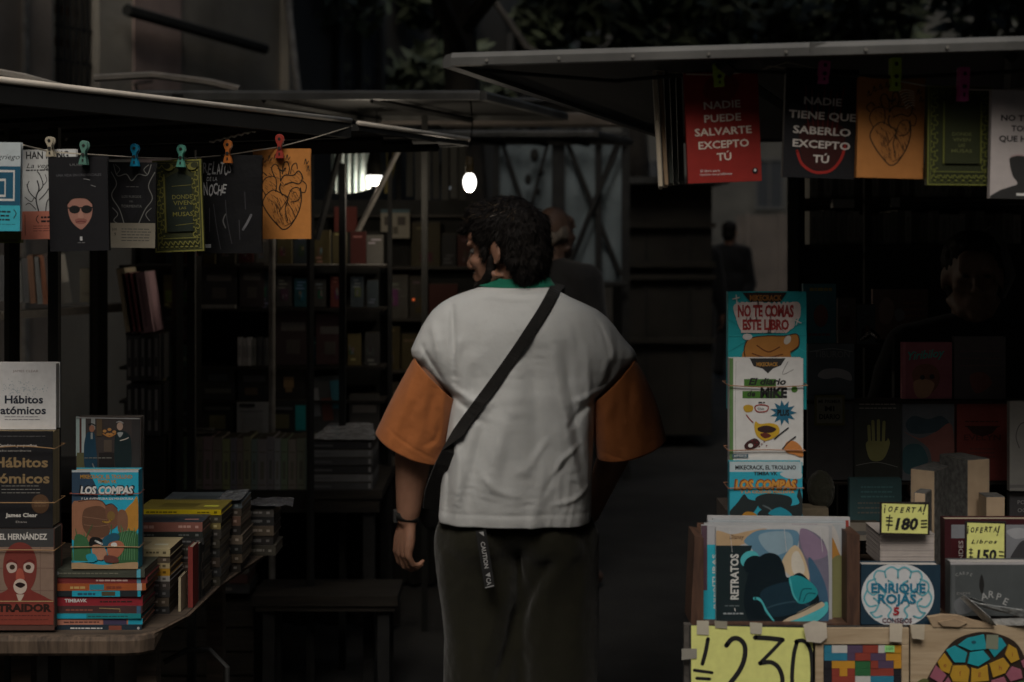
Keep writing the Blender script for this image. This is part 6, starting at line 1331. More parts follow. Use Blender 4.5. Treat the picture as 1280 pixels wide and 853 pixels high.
def r4_(a):
    a.text('Yiribiloy', 1158, 443, 10, (.02, .16, .12), w=46, shear=.35, bold=.02, rot=R(-6)); a.blob([(1140, 470), (1146, 458), (1160, 455), (1172, 462), (1174, 478), (1164, 492), (1150, 492)], (.07, .03, .02)); a.blob([(1142, 478), (1156, 474), (1168, 480), (1160, 496), (1146, 496)], (.20, .08, .05)); a.ellipse(1153, 472, 3, 3, K); a.ellipse(1165, 471, 3, 3, K); a.rect(1128, 428, 1132, 500, (.14, .05, .06))
rk('dark pink cover with teal script lettering and an orange figure', (1128, 428, 1190, 499), (.12, .035, .045), r4_, gloss=True)
rk('almost black cover right of the pink one', (1193, 421, 1257, 499), (.03, .026, .026), lambda a: (a.lines(1200, 1250, 440, 3, 9, 1.6, (.05, .03, .03)), a.blob([(1212, 470), (1230, 466), (1240, 480), (1220, 492)], (.06, .025, .02))))
def r5_(a):
    a.rect(1128, 502, 1193, 601, (.055, .062, .07)); a.blob([(1132, 530), (1142, 520), (1160, 524), (1176, 520), (1186, 530), (1170, 540), (1140, 542)], (.02, .035, .045)); a.blob([(1130, 540), (1150, 548), (1170, 540), (1190, 532), (1192, 596), (1168, 590), (1160, 560)], (.12, .05, .045)); a.blob([(1130, 560), (1150, 556), (1160, 576), (1148, 590), (1130, 590)], (.02, .05, .06))
rk('grey blue cover with red brown swirls in the back rack', (1128, 502, 1193, 601), (.055, .062, .07), r5_)
def r6_(a):
    a.text('EVELYN', 1228, 547, 7, (.04, .012, .012), w=46, bold=.02); a.lines(1206, 1250, 528, 2, 6, 1.6, (.035, .01, .01)); a.lines(1212, 1244, 562, 3, 5, 1.2, (.04, .02, .02)); a.poly([(1208, 533), (1248, 533), (1240, 542), (1228, 546), (1216, 542)], (.02, .008, .008))
rk('dark red cover with faint lettering in the back rack', (1196, 501, 1260, 601), (.10, .018, .014), r6_)
def r7_(a): a.stroke([(1274, 560), (1270, 545), (1276, 530), (1290, 528)], 1.4, (.04, .04, .04)); a.rect(1262, 606, 1330, 610, (.06, .06, .06))
rk('grey cover with a thin ring at the right picture edge', (1262, 502, 1330, 614), (.10, .10, .095), r7_, d=3.2)
rk('teal black cover with faint dotted lettering, lower back rack', (1062, 598, 1127, 652), (.018, .045, .05), lambda a: (a.lines(1076, 1118, 610, 3, 6, 2, (.035, .08, .085)), a.lines(1072, 1122, 630, 3, 6, 2, (.06, .06, .055))), d=3.3)
rk('black cover with small grey letters at the lower right of the rack', (1262, 616, 1330, 655), (.02, .02, .022), lambda a: (a.text('POR', 1279, 628, 5, (.12, .12, .12), w=14), a.text('OCE', 1279, 638, 5, (.12, .12, .12), w=14)), d=3.22)
rk('dark teal tall magazine behind the banded pile', (1004, 355, 1045, 430), (.012, .05, .06), lambda a: (a.ellipse(1026, 395, 9, 14, (.06, .025, .02)), a.lines(1012, 1040, 364, 1, 2, 4, (.10, .08, .02)), a.lines(1010, 1040, 420, 1, 2, 3, (.05, .02, .02))), d=3.6)
rk('brownish cover behind the seller shoulder', (1091, 362, 1160, 424), (.06, .04, .032), lambda a: (a.blob([(1100, 380), (1110, 372), (1118, 384), (1112, 404), (1100, 402)], (.10, .07, .055)), a.blob([(1118, 390), (1126, 386), (1132, 396), (1122, 402)], (.08, .08, .08)), a.lines(1130, 1156, 380, 3, 8, 2, (.10, .05, .03))), d=4.2)
for i, (u0, v0, u1, v1) in enumerate(((1004, 648, 1062, 668), (1060, 652, 1098, 676))): face('%s grey book lying under the back rack' % ['longer', 'shorter'][i], u0, v0, u1, v1, 3.15, (.10, .09, .075), [(.1, .3, .9, .5, (.04, .04, .04))], group='grey books lying under the back rack')
rr = random.Random(61)
zt_ = P(0, 425, 3.6).z
e = empty('high_rack', (S(1130 - 640, 3.62), 3.62, 0), 'thin dark upper rack behind the back rack of the right stall', 'rack'); bx = e.location
a = MB(); a.box(S(1046 - 640, 3.62) - bx.x, S(1100 - 640, 3.62) - bx.x, -.02, .05, P(0, 430, 3.6).z - .01, P(0, 430, 3.6).z - .001); a.build('shelf', m_wdark, e)
a = MB(); a.box(S(1050 - 640, 3.62) - bx.x, S(1055 - 640, 3.62) - bx.x, .02, .04, 0, P(0, 430, 3.6).z - .011); a.build('upright', m_iron, e)
for i, (u0, v0, u1, c) in enumerate(((1048, 372, 1070, (.06, .05, .045)), (1071, 380, 1094, (.05, .06, .06)))): simple_book('%s small dim cover between the teal magazine and the brownish cover' % NTH[i], u0, v0, u1, 430, 3.6, .02, tuple(v * 2 for v in c), 'small dim covers on the upper rack', bands=rbands(rr, c))
# round dark plush-like ball
a = MB(); a.ell((0, 0, S(26, 3.2)), (S(17, 3.2), S(17, 3.2), S(26, 3.2)), 24, 16); o = fuse(a, 'round_bundle', fabric('dark_plush', (.045, .045, .032), weave=400, bump=1.0), None, .004, 1, lambda c, n: c + n * .003 * noise.noise(c * 90)); o.location = P(1026, 640, 3.2); tagp(o, 'dark fuzzy rounded bundle beside the foot of the banded pile', 'bundle')
a = MB(); a.box(-.032, .032, 0, .06, 0, S(12, 3.2)); o = a.build('small_box', mat('beige_box', (.22, .18, .12), .8), bevel=.002); o.location = P(1018, 648, 3.15); tagp(o, 'small beige box under the dark fuzzy bundle', 'box')
# cartons
mCr = mat('cream_card', (.44, .33, .22), .85, var=.12, scale=20); mGr = mat('grey_print_card', (.10, .10, .095), .7, var=.5, scale=90)
def carton(label, x0, x1, y0, y1, d, dep, openside=False, side=None, skew=0):
    e = empty('carton', P((x0 + x1) / 2, y1, d), label, 'box', 'card boxes standing behind the price cards'); w = S(x1 - x0, d); h = S(y1 - y0, d)
    a = MB(); a.box(-w / 2, w / 2, 0, dep, 0, h); a.build('box_body', mCr, e, bevel=.001)
    if side: a = MB(); a.box(w / 2 + .0003, w / 2 + .0015, .001, dep, 0, h); a.box(-w / 2 - .0015, -w / 2 - .0003, .001, dep, 0, h); a.build('side_print', mGr, e)
    a = MB(); a.box(-w / 2, w / 2, .001, dep, h + .0003, h + .0013); a.build('box_lid', mGr, e)
    if skew: e.rotation_euler = (0, 0, R(skew))
    return e
carton('tall cream carton with grey printed side behind the 180 card', 1138, 1168, 588, 706, 3.0, .12, side=True, skew=-38)
carton('small cream carton leaning in front of the grey printed side', 1143, 1156, 617, 706, 2.86, .05, side=True, skew=-30)
carton('tall plain cream carton between the two price cards', 1207, 1240, 575, 706, 3.0, .09, side=True, skew=22)
carton('short cream box with clear lid above the 150 card', 1233, 1256, 622, 706, 2.93, .05)
# back shelf of spines and uprights deep in the right stall
DB = 4.7
e = empty('back_shelf', (S(1140 - 640, DB), DB, 0), 'dark back shelving deep inside the right stall', 'shelf'); bx = e.location
for yy in (248, 306): a = MB(); z = P(0, yy, DB).z; a.box(S(1000 - 640, DB) - bx.x, S(1400 - 640, DB) - bx.x, -.02, .2, z - .014, z - .001); a.build('shelf', m_wdark, e)
a = MB(); a.box(S(1000 - 640, DB) - bx.x, S(1400 - 640, DB) - bx.x, .21, .22, 0, 1.93); a.build('back_panel', m_dark, e)
rr = random.Random(5)
for r_, yy in enumerate((306, 248)):
    u = 1012.; i = 0
    while u < 1270:
        w_ = rr.choice([7, 9, 11, 13]); g_ = rr.uniform(.08, .30); c = (g_, g_ * .97, g_ * .85)
        simple_book('%s dim spine from the left on the %s deep shelf of the right stall' % (NTH[i], ('lower', 'upper')[r_]), u, yy - rr.uniform(38, 44), u + w_ - .7, yy, DB, .15, c, ('spines on the lower deep shelf', 'spines on the upper deep shelf')[r_], bands=[(.3, .2, .7, .8, tuple(v * .7 for v in c))]); u += w_; i += 1
simple_book('pale small packet on the lower deep shelf near the post', 1041, 248, 1068, 260, DB - .05, .03, (.3, .29, .26), None, name='packet', cat='packet'); simple_book('small pale round tag on the lower deep shelf', 1114, 246, 1125, 259, DB - .05, .01, (.3, .3, .28), None, name='tag', cat='tag')
post('dark post at the inner left corner of the right stall', 996, 100, 800, 3.9, .022, m_dark)
a = MB(); a.box(-.5, .5, 0, .02, 0, .05); o = a.build('crossbar', mat('pale_bar', (.16, .155, .14), .6)); o.location = P(1000, 164, 6.2); tagp(o, 'pale cross bar seen between the red and black hanging books', 'bar')
a = MB(); a.tube([P(1236, 285, 3.95), P(1252, 310, 3.95), P(1262, 345, 3.95), P(1252, 372, 3.95)], [.012, .016, .018, .01], 8); tagp(a.build('hanging_bag', mat('dull_bag', (.07, .07, .062), .5)), 'dull crumpled bag hanging right of the seller head', 'bag')
a = MB(); a.tube([P(1076, 425, 3.5), P(1090, 415, 3.48), P(1098, 422, 3.46)], [.004, .009, .005], 6); o = tagp(a.build('plastic_scrap', mat('glossy_film', 'attr')), 'small glinting plastic scrap in the dark right stall', 'plastic scrap')

# ================================================================ PEOPLE
m_skin = mat('skin', (.30, .155, .10), .5, var=.12, scale=30, bump=.08, bscale=200)
m_skin.node_tree.nodes['Principled BSDF'].inputs['Subsurface Weight'].default_value = .12
m_skin.node_tree.nodes['Principled BSDF'].inputs['Subsurface Radius'].default_value = (.01, .004, .002)
m_hair = mat('black_hair', (.008, .006, .005), .7, var=.3, scale=60, spec=.2)
def rotz(t): return Matrix.Rotation(t, 3, 'Z')
def head_parts(mb, c, yaw, pitch=0, s=1.):
    """skull, jaw, nose, lips, ears; local forward -Y"""
    Rm = Matrix.Rotation(yaw, 3, 'Z') @ Matrix.Rotation(pitch, 3, 'X'); c = Vector(c)
    L = lambda p: c + Rm @ (Vector(p) * s)
    def E(p, r, rr_=None): mb.ell(L(p), [q * s for q in r], 16, 12, rot=Rm if rr_ is None else Rm @ rr_)
    E((0, .018, .03), (.074, .094, .088)); E((0, -.045, -.02), (.060, .052, .085)); E((0, -.045, -.083), (.047, .045, .032)); E((0, -.083, -.102), (.021, .018, .018))
    E((0, -.078, .05), (.052, .028, .035))
    for x in (-1, 1):
        E((x * .028, -.090, .028), (.027, .011, .009)); E((x * .040, -.070, -.022), (.022, .024, .020)); E((x * .012, -.106, -.034), (.009, .010, .008))
        mb.tube([L((x * .058, -.0, -.055)), L((x * .03, -.06, -.098))], [.020 * s, .018 * s], 10)
        mb.ell(L((x * .080, .012, -.003)), (.006 * s, .020 * s, .031 * s), 12, 10, rot=Rm @ Matrix.Rotation(x * -.35, 3, 'Z') @ Matrix.Rotation(.2, 3, 'X'))
        mb.ell(L((x * .078, .008, -.028)), (.006 * s, .009 * s, .011 * s), 10, 8, rot=Rm)
    mb.tube([L((0, -.094, .022)), L((0, -.108, -.008)), L((0, -.118, -.030))], [.008 * s, .0095 * s, .0125 * s], 10); E((0, -.114, -.034), (.012, .012, .009))
    E((0, -.097, -.060), (.021, .012, .006)); E((0, -.095, -.071), (.018, .012, .0065)); E((0, -.088, -.064), (.030, .016, .022))
    return L, Rm
def limb(mb, pts, rads, n=14): 
    mb.tube(pts, rads, n)
    for p, r in zip(pts, rads): mb.ell(p, (r, r, r), n, 8)
def hand(mb, w, dirv, palm_n, side, curl=.5, s=1.):
    """wrist w, pointing along dirv, palm facing palm_n; thumb on the given side"""
    d = Vector(dirv).normalized(); n = Vector(palm_n); n = (n - d * n.dot(d)).normalized(); t = d.cross(n) * side
    w = Vector(w)
    for k in range(4):        # palm as four fused metacarpal rods
        o = (k - 1.5) * .0185 * s; limb(mb, [w + t * o * .55, w + d * .052 * s + t * o * .95, w + d * (.088 - .004 * abs(k - 1.2)) * s + t * o * 1.05], [.0155 * s, .0150 * s, .0105 * s], 8)
    for k, ln in enumerate((.072, .082, .076, .060)):
        o = (k - 1.5) * .0195 * s; base = w + d * (.088 - .004 * abs(k - 1.2)) * s + t * o * 1.05
        dd = d.copy(); p = [base]; cu = curl * (1 + .12 * k)
        ax = d.cross(n)
        for j, f in enumerate((.46, .30, .24)):
            dd = Matrix.Rotation(cu * (.75 if j == 0 else 1), 3, ax) @ dd; p.append(p[-1] + dd * ln * f * s * 1.05)
        limb(mb, p, [.0092 * s, .0086 * s, .0078 * s, .0066 * s], 8)
    b = w + d * .022 * s - t * .024 * s + n * .006 * s
    p1 = b + (d * .6 - t * .55 + n * .35).normalized() * .040 * s; p2 = p1 + (d * .85 - t * .12 + n * .4).normalized() * .030 * s; p3 = p2 + (d * .9 + t * .1 + n * .35).normalized() * .024 * s
    limb(mb, [b, p1, p2, p3], [.016 * s, .0115 * s, .0100 * s, .0078 * s], 8)

# ---------------- the man
MD = 3.95
mx0 = S(645 - 640, MD)
man = empty('person', (mx0, MD, 0), 'man from behind in white T-shirt with orange sleeves and black strap across his back', 'person')
HC = Vector((S(632 - 640, MD), MD + .02, CZ - 24 / F * MD)); YAW = R(180 + 62)
body = MB()
headL, headR = head_parts(body, HC, YAW, R(6), 1.0)
pz = lambda py, d=MD: CZ + (HY - py) / F * d
px_ = lambda px, d=MD: (px - 640) / F * d
neck0 = headL((0, .035, -.06)); nb = Vector((px_(645), MD + .03, pz(378)))
limb(body, [neck0, neck0.lerp(nb, .5), nb], [.055, .056, .060], 18)
mx = mx0
body.ell((mx, MD + .01, 1.28), (.165, .085, .17), 20, 14); body.ell((mx, MD + .01, 1.08), (.145, .08, .18), 20, 14); body.ell((mx, MD + .01, .90), (.155, .09, .13), 20, 14)
shL = Vector((px_(563), MD, pz(408))); shR = Vector((px_(727), MD, pz(408)))
limb(body, [shL, Vector((mx, MD, pz(385))), shR], [.058, .065, .058], 14)
elL = Vector((px_(519), MD + .01, pz(540))); wrL = Vector((px_(509), MD + .03, pz(650)))
limb(body, [shL, shL.lerp(elL, .5), elL, elL.lerp(wrL, .3), elL.lerp(wrL, .8), wrL], [.058, .055, .050, .052, .038, .032], 16)
elR = Vector((px_(782), MD + .04, pz(540))); wrR = Vector((px_(742), MD + .20, pz(660)))
limb(body, [shR, shR.lerp(elR, .5), elR, elR.lerp(wrR, .3), elR.lerp(wrR, .8), wrR], [.058, .052, .045, .046, .034, .030], 16)
hand(body, wrL + Vector((-.002, .0, -.012)), (-.16, .02, -1), (.75, .55, 0), 1, .62, 1.08)
hand(body, wrR + Vector((0, 0, -.01)), (-.35, .15, -1), (-.8, .3, 0), -1, .4, .98)
for s_, fx in ((-1, -.105), (1, .12)):
    limb(body, [(mx + s_ * .085, MD + .01, .86), (mx + fx, MD + .02, .50), (mx + fx * 1.08, MD + .03, .10)], [.082, .056, .042], 14)
    limb(body, [(mx + fx * 1.08, MD + .03, .07), (mx + fx * 1.15, MD + .17, .045)], [.038, .034], 10)
def bodyfine(c, n): return c + n * (.0012 * noise.noise(c * 25))
o = fuse(body, 'body', m_skin, man, .0048, 3, bodyfine); o.location = -man.location
# face details
EYEW = mat('eye_white', (.12, .11, .10), .7); 
for x in (-1, 1):
    a = MB(); a.ell(headL((x * .029, -.0850, .008)), (.0108, .0108, .0085), 14, 10, rot=headR); a.build('eye', EYEW, man, -man.location, smooth=True)
    a = MB(); a.ell(headL((x * .029, -.0945, .008)), (.005, .003, .005), 10, 8, rot=headR); a.build('iris', m_dark, man, -man.location, smooth=True)
    a = MB(); limb(a, [headL((x * .012, -.100, .031)), headL((x * .030, -.102, .036)), headL((x * .048, -.090, .030))], [.003, .004, .0025], 6); a.build('eyebrow', m_hair, man, -man.location, smooth=True)
a = MB()
def E_(p, r): a.ell(headL(p), r, 14, 10, rot=headR)
E_((0, -.050, -.090), (.050, .048, .030)); E_((0, -.086, -.103), (.025, .020, .020)); E_((0, -.098, -.084), (.018, .010, .007)); E_((0, -.102, -.0535), (.022, .009, .004))
for x in (-1, 1):
    limb(a, [headL((x * .064, -.012, -.018)), headL((x * .060, -.020, -.060)), headL((x * .038, -.058, -.094)), headL((x * .016, -.088, -.096))], [.012, .017, .020, .016], 10)
o = fuse(a, 'beard', m_hair, man, .004, 2, lambda c, n: c + n * .0022 * noise.noise(c * 160)); o.location = -man.location
a = MB()
for (p, r) in (((0, .012, .068), (.082, .098, .078)), ((0, .050, .038), (.088, .082, .085)), ((0, .070, -.020), (.076, .058, .075)), ((0, .070, -.066), (.062, .040, .038)), ((0, -.048, .098), (.070, .052, .040)), ((.0, -.080, .088), (.055, .032, .026)),
               ((.070, -.008, .060), (.016, .052, .040)), ((-.070, -.008, .060), (.016, .052, .040)), ((.066, .058, .0), (.020, .030, .055)), ((-.066, .058, .0), (.020, .030, .055)), ((.070, -.026, .008), (.006, .010, .026)), ((-.070, -.026, .008), (.006, .010, .026)),
               ((.02, -.095, .075), (.035, .02, .018))): E_(p, r)
rrh = random.Random(9); hc = HC.copy()
def hd(c, n):
    q = c * 28; f = .003 + noise.noise(q) * .007 + abs(noise.noise(Vector((c.x * 60, c.y * 60, c.z * 22)))) * .006 + noise.noise(c * 110) * .005 + noise.noise(c * 220) * .0025
    return c + n * f
hair = fuse(a, 'hair', m_hair, man, .0045, 2, hd); hair.location = -man.location
vsn = [(v.co.copy(), v.normal.copy()) for v in hair.data.vertices]
a = MB(); lo = MB(); crown = HC + Vector((.05, -.01, .12))
for i in range(14000):
    c, n = vsn[rrh.randrange(len(vsn))]
    if i < 900:     # loose strands on the crown, lighter colour standing in for rim light
        if (c - HC).z < .085 or c.x > HC.x + .03: continue
    fl = (c - crown); fl.z -= .06; fl = (fl - n * fl.dot(n))
    if fl.length < 1e-4: continue
    fl = (fl.normalized() + Vector((rrh.gauss(0, .35), rrh.gauss(0, .35), rrh.gauss(0, .35)))); fl = (fl - n * fl.dot(n)).normalized()
    ln = rrh.uniform(.012, .028); lift = rrh.uniform(.1, .7) if i >= 900 else rrh.uniform(.3, 1.1); w = fl.cross(n).normalized() * (.0007 if i >= 900 else .00045)
    p = [c - n * .001, c + fl * ln * .5 + n * ln * .22 * lift, c + fl * ln + n * ln * lift * .35]
    (a if i >= 900 else lo).add([p[0] - w, p[0] + w, p[1] - w, p[1] + w, p[2]], [(0, 1, 3, 2), (2, 3, 4)])
a.build('hair_strands', m_hair, man, -man.location)['kind'] = 'stuff'; lo.build('loose_hair', mat('rimlit_hair', (.10, .065, .03), .4, spec=.6), man, -man.location)['kind'] = 'stuff'

# shirt: rings from hem to neck. silhouette in photo pixels: row, left, right, half depth, exponent
prof = [(661, 550, 738, .128, 2.9), (655, 549, 739, .130, 2.9), (600, 553, 740, .134, 3.4), (555, 558, 741, .132, 3.4), (520, 563, 743, .129, 3.3), (503, 566, 745, .127, 3.2),
        (497, 563, 751, .125, 2.8), (488, 553, 763, .120, 2.6), (474, 536, 778, .115, 2.5), (460, 524, 789, .113, 2.6), (449, 515, 796, .112, 2.7), (440, 514, 792, .112, 2.8), (425, 520, 779, .112, 2.8), (410, 527, 769, .107, 2.7),
        (398, 534, 759, .101, 2.6), (388, 541, 747, .094, 2.5), (379, 551, 729, .086, 2.4), (371, 565, 711, .077, 2.3), (364, 584, 699, .067, 2.2), (358, 603, 692, .060, 2.1), (353, 608, 689, .056, 2.1)]
def prof_at(py):
    for i in range(len(prof) - 1):
        a0, a1 = prof[i], prof[i + 1]
        if a1[0] <= py <= a0[0]:
            t = (a0[0] - py) / (a0[0] - a1[0]); return [a0[k] + (a1[k] - a0[k]) * t for k in range(5)]
    return list(prof[0] if py > prof[0][0] else prof[-1])
# creases on the back, (points in photo pixels, width px, depth m); positive = ridge
CR = [([(560, 495), (580, 508), (604, 530)], 4, -.006), ([(566, 486), (590, 500), (612, 508)], 4, .005), ([(748, 500), (728, 512), (708, 536)], 4, -.006), ([(750, 490), (730, 498), (712, 506)], 4, .004), ([(566, 375), (567, 400), (569, 440), (570, 480)], 3.2, -.009), ([(578, 420), (572, 440), (571, 475)], 5, .005), ([(596, 440), (584, 470), (580, 520)], 7, .004), ([(705, 430), (708, 460), (716, 520), (726, 600)], 5, -.006), ([(730, 430), (732, 470), (738, 540)], 4, .006),
      ([(755, 410), (762, 440), (752, 470)], 6, .007), ([(745, 400), (757, 430), (760, 470), (748, 488)], 3, -.005), ([(690, 430), (694, 470), (706, 540), (716, 610)], 8, .006), ([(670, 440), (672, 500), (668, 580), (662, 640)], 10, -.006), ([(645, 440), (640, 500), (622, 570), (606, 630)], 11, .007),
      ([(618, 500), (600, 560), (586, 620)], 8, -.005), ([(684, 548), (664, 580), (646, 612)], 2.6, .005), ([(722, 556), (700, 576), (690, 600)], 2.8, .005), ([(708, 575), (690, 598), (676, 622)], 3, -.003), ([(734, 610), (716, 625), (690, 632)], 3, .004), ([(600, 590), (622, 612), (650, 622)], 4, .003),
      ([(640, 440), (652, 470), (664, 500)], 3, .0035), ([(540, 400), (548, 430), (552, 465)], 5, .005), ([(528, 430), (538, 450), (556, 480)], 3, -.004), ([(700, 500), (712, 560), (730, 640)], 6, .005), ([(570, 540), (576, 590), (572, 640)], 7, .006), ([(556, 560), (562, 600), (560, 645)], 4, -.005),
      ([(605, 368), (645, 373), (690, 370)], 2.6, .002), ([(630, 365), (660, 368), (688, 366)], 1.6, -.003), ([(645, 520), (650, 580), (640, 650)], 9, .005), ([(735, 500), (738, 560), (736, 630)], 3, -.006), ([(590, 400), (640, 410), (700, 405)], 16, .003)]
CRs = [(smooth_pts(p, 6), w, d) for p, w, d in CR]
def segd(p, a, b):
    dx, dy = b[0] - a[0], b[1] - a[1]; l = dx * dx + dy * dy; t = 0 if l == 0 else max(0, min(1, ((p[0] - a[0]) * dx + (p[1] - a[1]) * dy) / l))
    return math.hypot(p[0] - a[0] - dx * t, p[1] - a[1] - dy * t)
def crease(px, py, CC):
    s = 0
    for pts, w, d in CC:
        if px < min(p[0] for p in pts) - 3 * w or px > max(p[0] for p in pts) + 3 * w or py < min(p[1] for p in pts) - 3 * w or py > max(p[1] for p in pts) + 3 * w: continue
        n = len(pts); best = 1e9; bi = 0
        for i in range(n - 1):
            q = segd((px, py), pts[i], pts[i + 1])
            if q < best: best = q; bi = i
        f = math.sin(math.pi * min(1, max(0, (bi + .5) / (n - 1)))) ** .6
        if best < 3 * w: s += d * f * math.exp(-(best / w) ** 2)
    return s
def shirt_pt(py, th, k=1.):
    r, l, rr_, dep, ex = prof_at(py); cx = (px_(l) + px_(rr_)) / 2; hw = (px_(rr_) - px_(l)) / 2
    c, s = math.cos(th), math.sin(th); x = cx + hw * k * math.copysign(abs(c) ** (2 / ex), c); y = MD + .005 + dep * k * math.copysign(abs(s) ** (2 / ex), s)
    z = CZ + (HY - py) / F * (MD - .12 * min(1, max(0, (py - 380) / 80)))
    if s > 0 and py < 380: z -= .03 * s * (380 - py) / 27   # collar lower at the front
    hemf = (py - 560) / 100
    if hemf > 0: y += .004 * hemf * math.sin(th * 9); x += .002 * hemf * math.sin(th * 7)
    return Vector((x, y, z))
NT = 240; rows = []
py = 661.
while py > 352.9: rows.append(py); py -= 2.2 if (py > 440 or py < 400) else 2.4
vs = []; 
for r_ in rows:
    for j in range(NT):
        th = 2 * math.pi * j / NT; v = shirt_pt(r_, th)
        if math.sin(th) < 0:
            f = min(1, -math.sin(th) * 2.2); qx = v.x / MD * F + 640; d = crease(qx, r_, CRs) * f * 1.9; env = min(1, max(0, (r_ - (395 if qx < 680 else 372)) / 50)) * (1.35 if qx > 690 else 1); qq = qx + 14 * noise.noise(Vector((qx * .01, r_ * .012, 1))) + .06 * (r_ - 500) * (1 if qx > 660 else -1)
            d += f * (env * (.0085 * noise.noise(Vector((qq * .040, r_ * .0065, 3))) + .0030 * (1 - 2 * abs(noise.noise(Vector((qq * .07, r_ * .013, 11)))))) + .0020 * noise.noise(Vector((qx * .03, r_ * .03, 5))) + .0008 * noise.noise(Vector((qx * .12, r_ * .09, 7))))
            if 643 < r_ < 646.5: d -= .0012       # hem seam
            if r_ > 646: d += .0008
            v.y -= d
        vs.append(v)
nr = len(rows); fs = [(i * NT + j, i * NT + (j + 1) % NT, (i + 1) * NT + (j + 1) % NT, (i + 1) * NT + j) for i in range(nr - 1) for j in range(NT)]
a = MB(); a.add(vs, fs); m_white = fabric('white_cotton', (.60, .612, .605), weave=700, var=.03, bump=.22)
o = a.build('shirt', m_white, man, -man.location, smooth=True); sm = o.modifiers.new('s', 'SMOOTH'); sm.iterations = 2; sm.factor = .5; so = o.modifiers.new('t', 'SOLIDIFY'); so.thickness = .0022; so.offset = -1
# neck rib, sits on the rim of the shirt
a = MB(); vs = []; Nn = 96
for (py_, k, dz) in ((359.5, 1.008, 0), (355, 1.01, .0), (351.5, 1.0, 0), (348.5, .97, 0), (348.5, .93, 0), (354, .93, 0)):
    for j in range(Nn):
        th = 2 * math.pi * j / Nn; v = shirt_pt(max(py_, 353), th, k); v.z = pz(py_) - (.035 * max(0, math.sin(th))) + .006 * abs(math.cos(th)) ** 3; vs.append(v)
a.add(vs, [(i * Nn + j, i * Nn + (j + 1) % Nn, (i + 1) * Nn + (j + 1) % Nn, (i + 1) * Nn + j) for i in range(5) for j in range(Nn)])
o = a.build('collar_rib', fabric('green_rib', (.012, .16, .10), weave=300, bump=.6), man, -man.location, smooth=True)
# sleeves: rings from seam to cuff; centre, half vector across, half depth
m_or = fabric('orange_cotton', (.43, .145, .045), weave=700, var=.06, bump=.25)
def sleeve(name, seam_t, seam_b, cuff_t, cuff_b, dep0, dep1, CC, bulge):
    a = MB(); N = 96; K_ = 56; vs = []
    for i in range(K_ + 1):
        t = i / K_; tt = t
        p0 = Vector(seam_t).lerp(Vector(cuff_t), tt); p1 = Vector(seam_b).lerp(Vector(cuff_b), tt)
        b = math.sin(math.pi * t) * bulge; p0 = p0 + Vector((-b if cuff_t[0] < 640 else b, 0)); c = (p0 + p1) / 2; h = (p0 - p1) / 2; dep = dep0 + (dep1 - dep0) * t
        for j in range(N):
            th = 2 * math.pi * j / N; u = math.cos(th); w = math.sin(th); u = math.copysign(abs(u) ** .85, u); w = math.copysign(abs(w) ** .9, w)
            q = c + h * u; curve = .0 
            # cuff sweeps: the near edge of the opening bows down
            if t > .7: q = q + Vector((0, (t - .7) / .3 * 7 * max(0, 1 - u * u) * (1 if w < 0 else -1.2)))
            y = MD + .012 + dep * w
            if w < 0: y -= (crease(q.x, q.y, CC) + .0055 * noise.noise(Vector((q.x * .05 + q.y * .012, q.y * .012, 5))) + .003 * (1 - 2 * abs(noise.noise(Vector((q.x * .06 + q.y * .02, q.y * .02, 15))))) + .001 * noise.noise(Vector((q.x * .12, q.y * .12, 9)))) * min(1, -w * 2)
            vs.append(Vector((px_(q.x), y, pz(q.y))))
    a.add(vs, [(i * N + j, i * N + (j + 1) % N, (i + 1) * N + (j + 1) % N, (i + 1) * N + j) for i in range(K_) for j in range(N)])
    o = a.build(name, m_or, man, -man.location, smooth=True); so = o.modifiers.new('t', 'SOLIDIFY'); so.thickness = .0022; so.offset = -1; return o
CL = [(smooth_pts(p, 6), w, d) for p, w, d in [([(520, 455), (512, 490), (500, 530), (490, 555)], 5, .005), ([(545, 475), (540, 510), (534, 550)], 5, -.006), ([(556, 490), (556, 520), (552, 560)], 4, .006), ([(528, 460), (522, 500), (512, 545)], 4, -.004), ([(552, 528), (545, 545), (530, 552)], 2.5, -.004), ([(484, 528), (510, 548), (548, 572)], 1.2, -.003)]]
CRr = [(smooth_pts(p, 6), w, d) for p, w, d in [([(770, 490), (768, 520), (772, 560)], 5, -.006), ([(790, 470), (797, 505), (806, 550)], 6, .006), ([(756, 500), (754, 530), (756, 565)], 4, .005), ([(782, 485), (784, 520), (790, 560)], 4, -.004), ([(752, 560), (785, 570), (822, 555)], 1.4, -.003)]]
sleeve('sleeve', (518, 446), (571, 500), (469, 541), (554, 579), .106, .098, CL, 1.5)
sleeve('sleeve', (793, 447), (738, 505), (832, 549), (747, 573), .106, .096, CRr, 5)
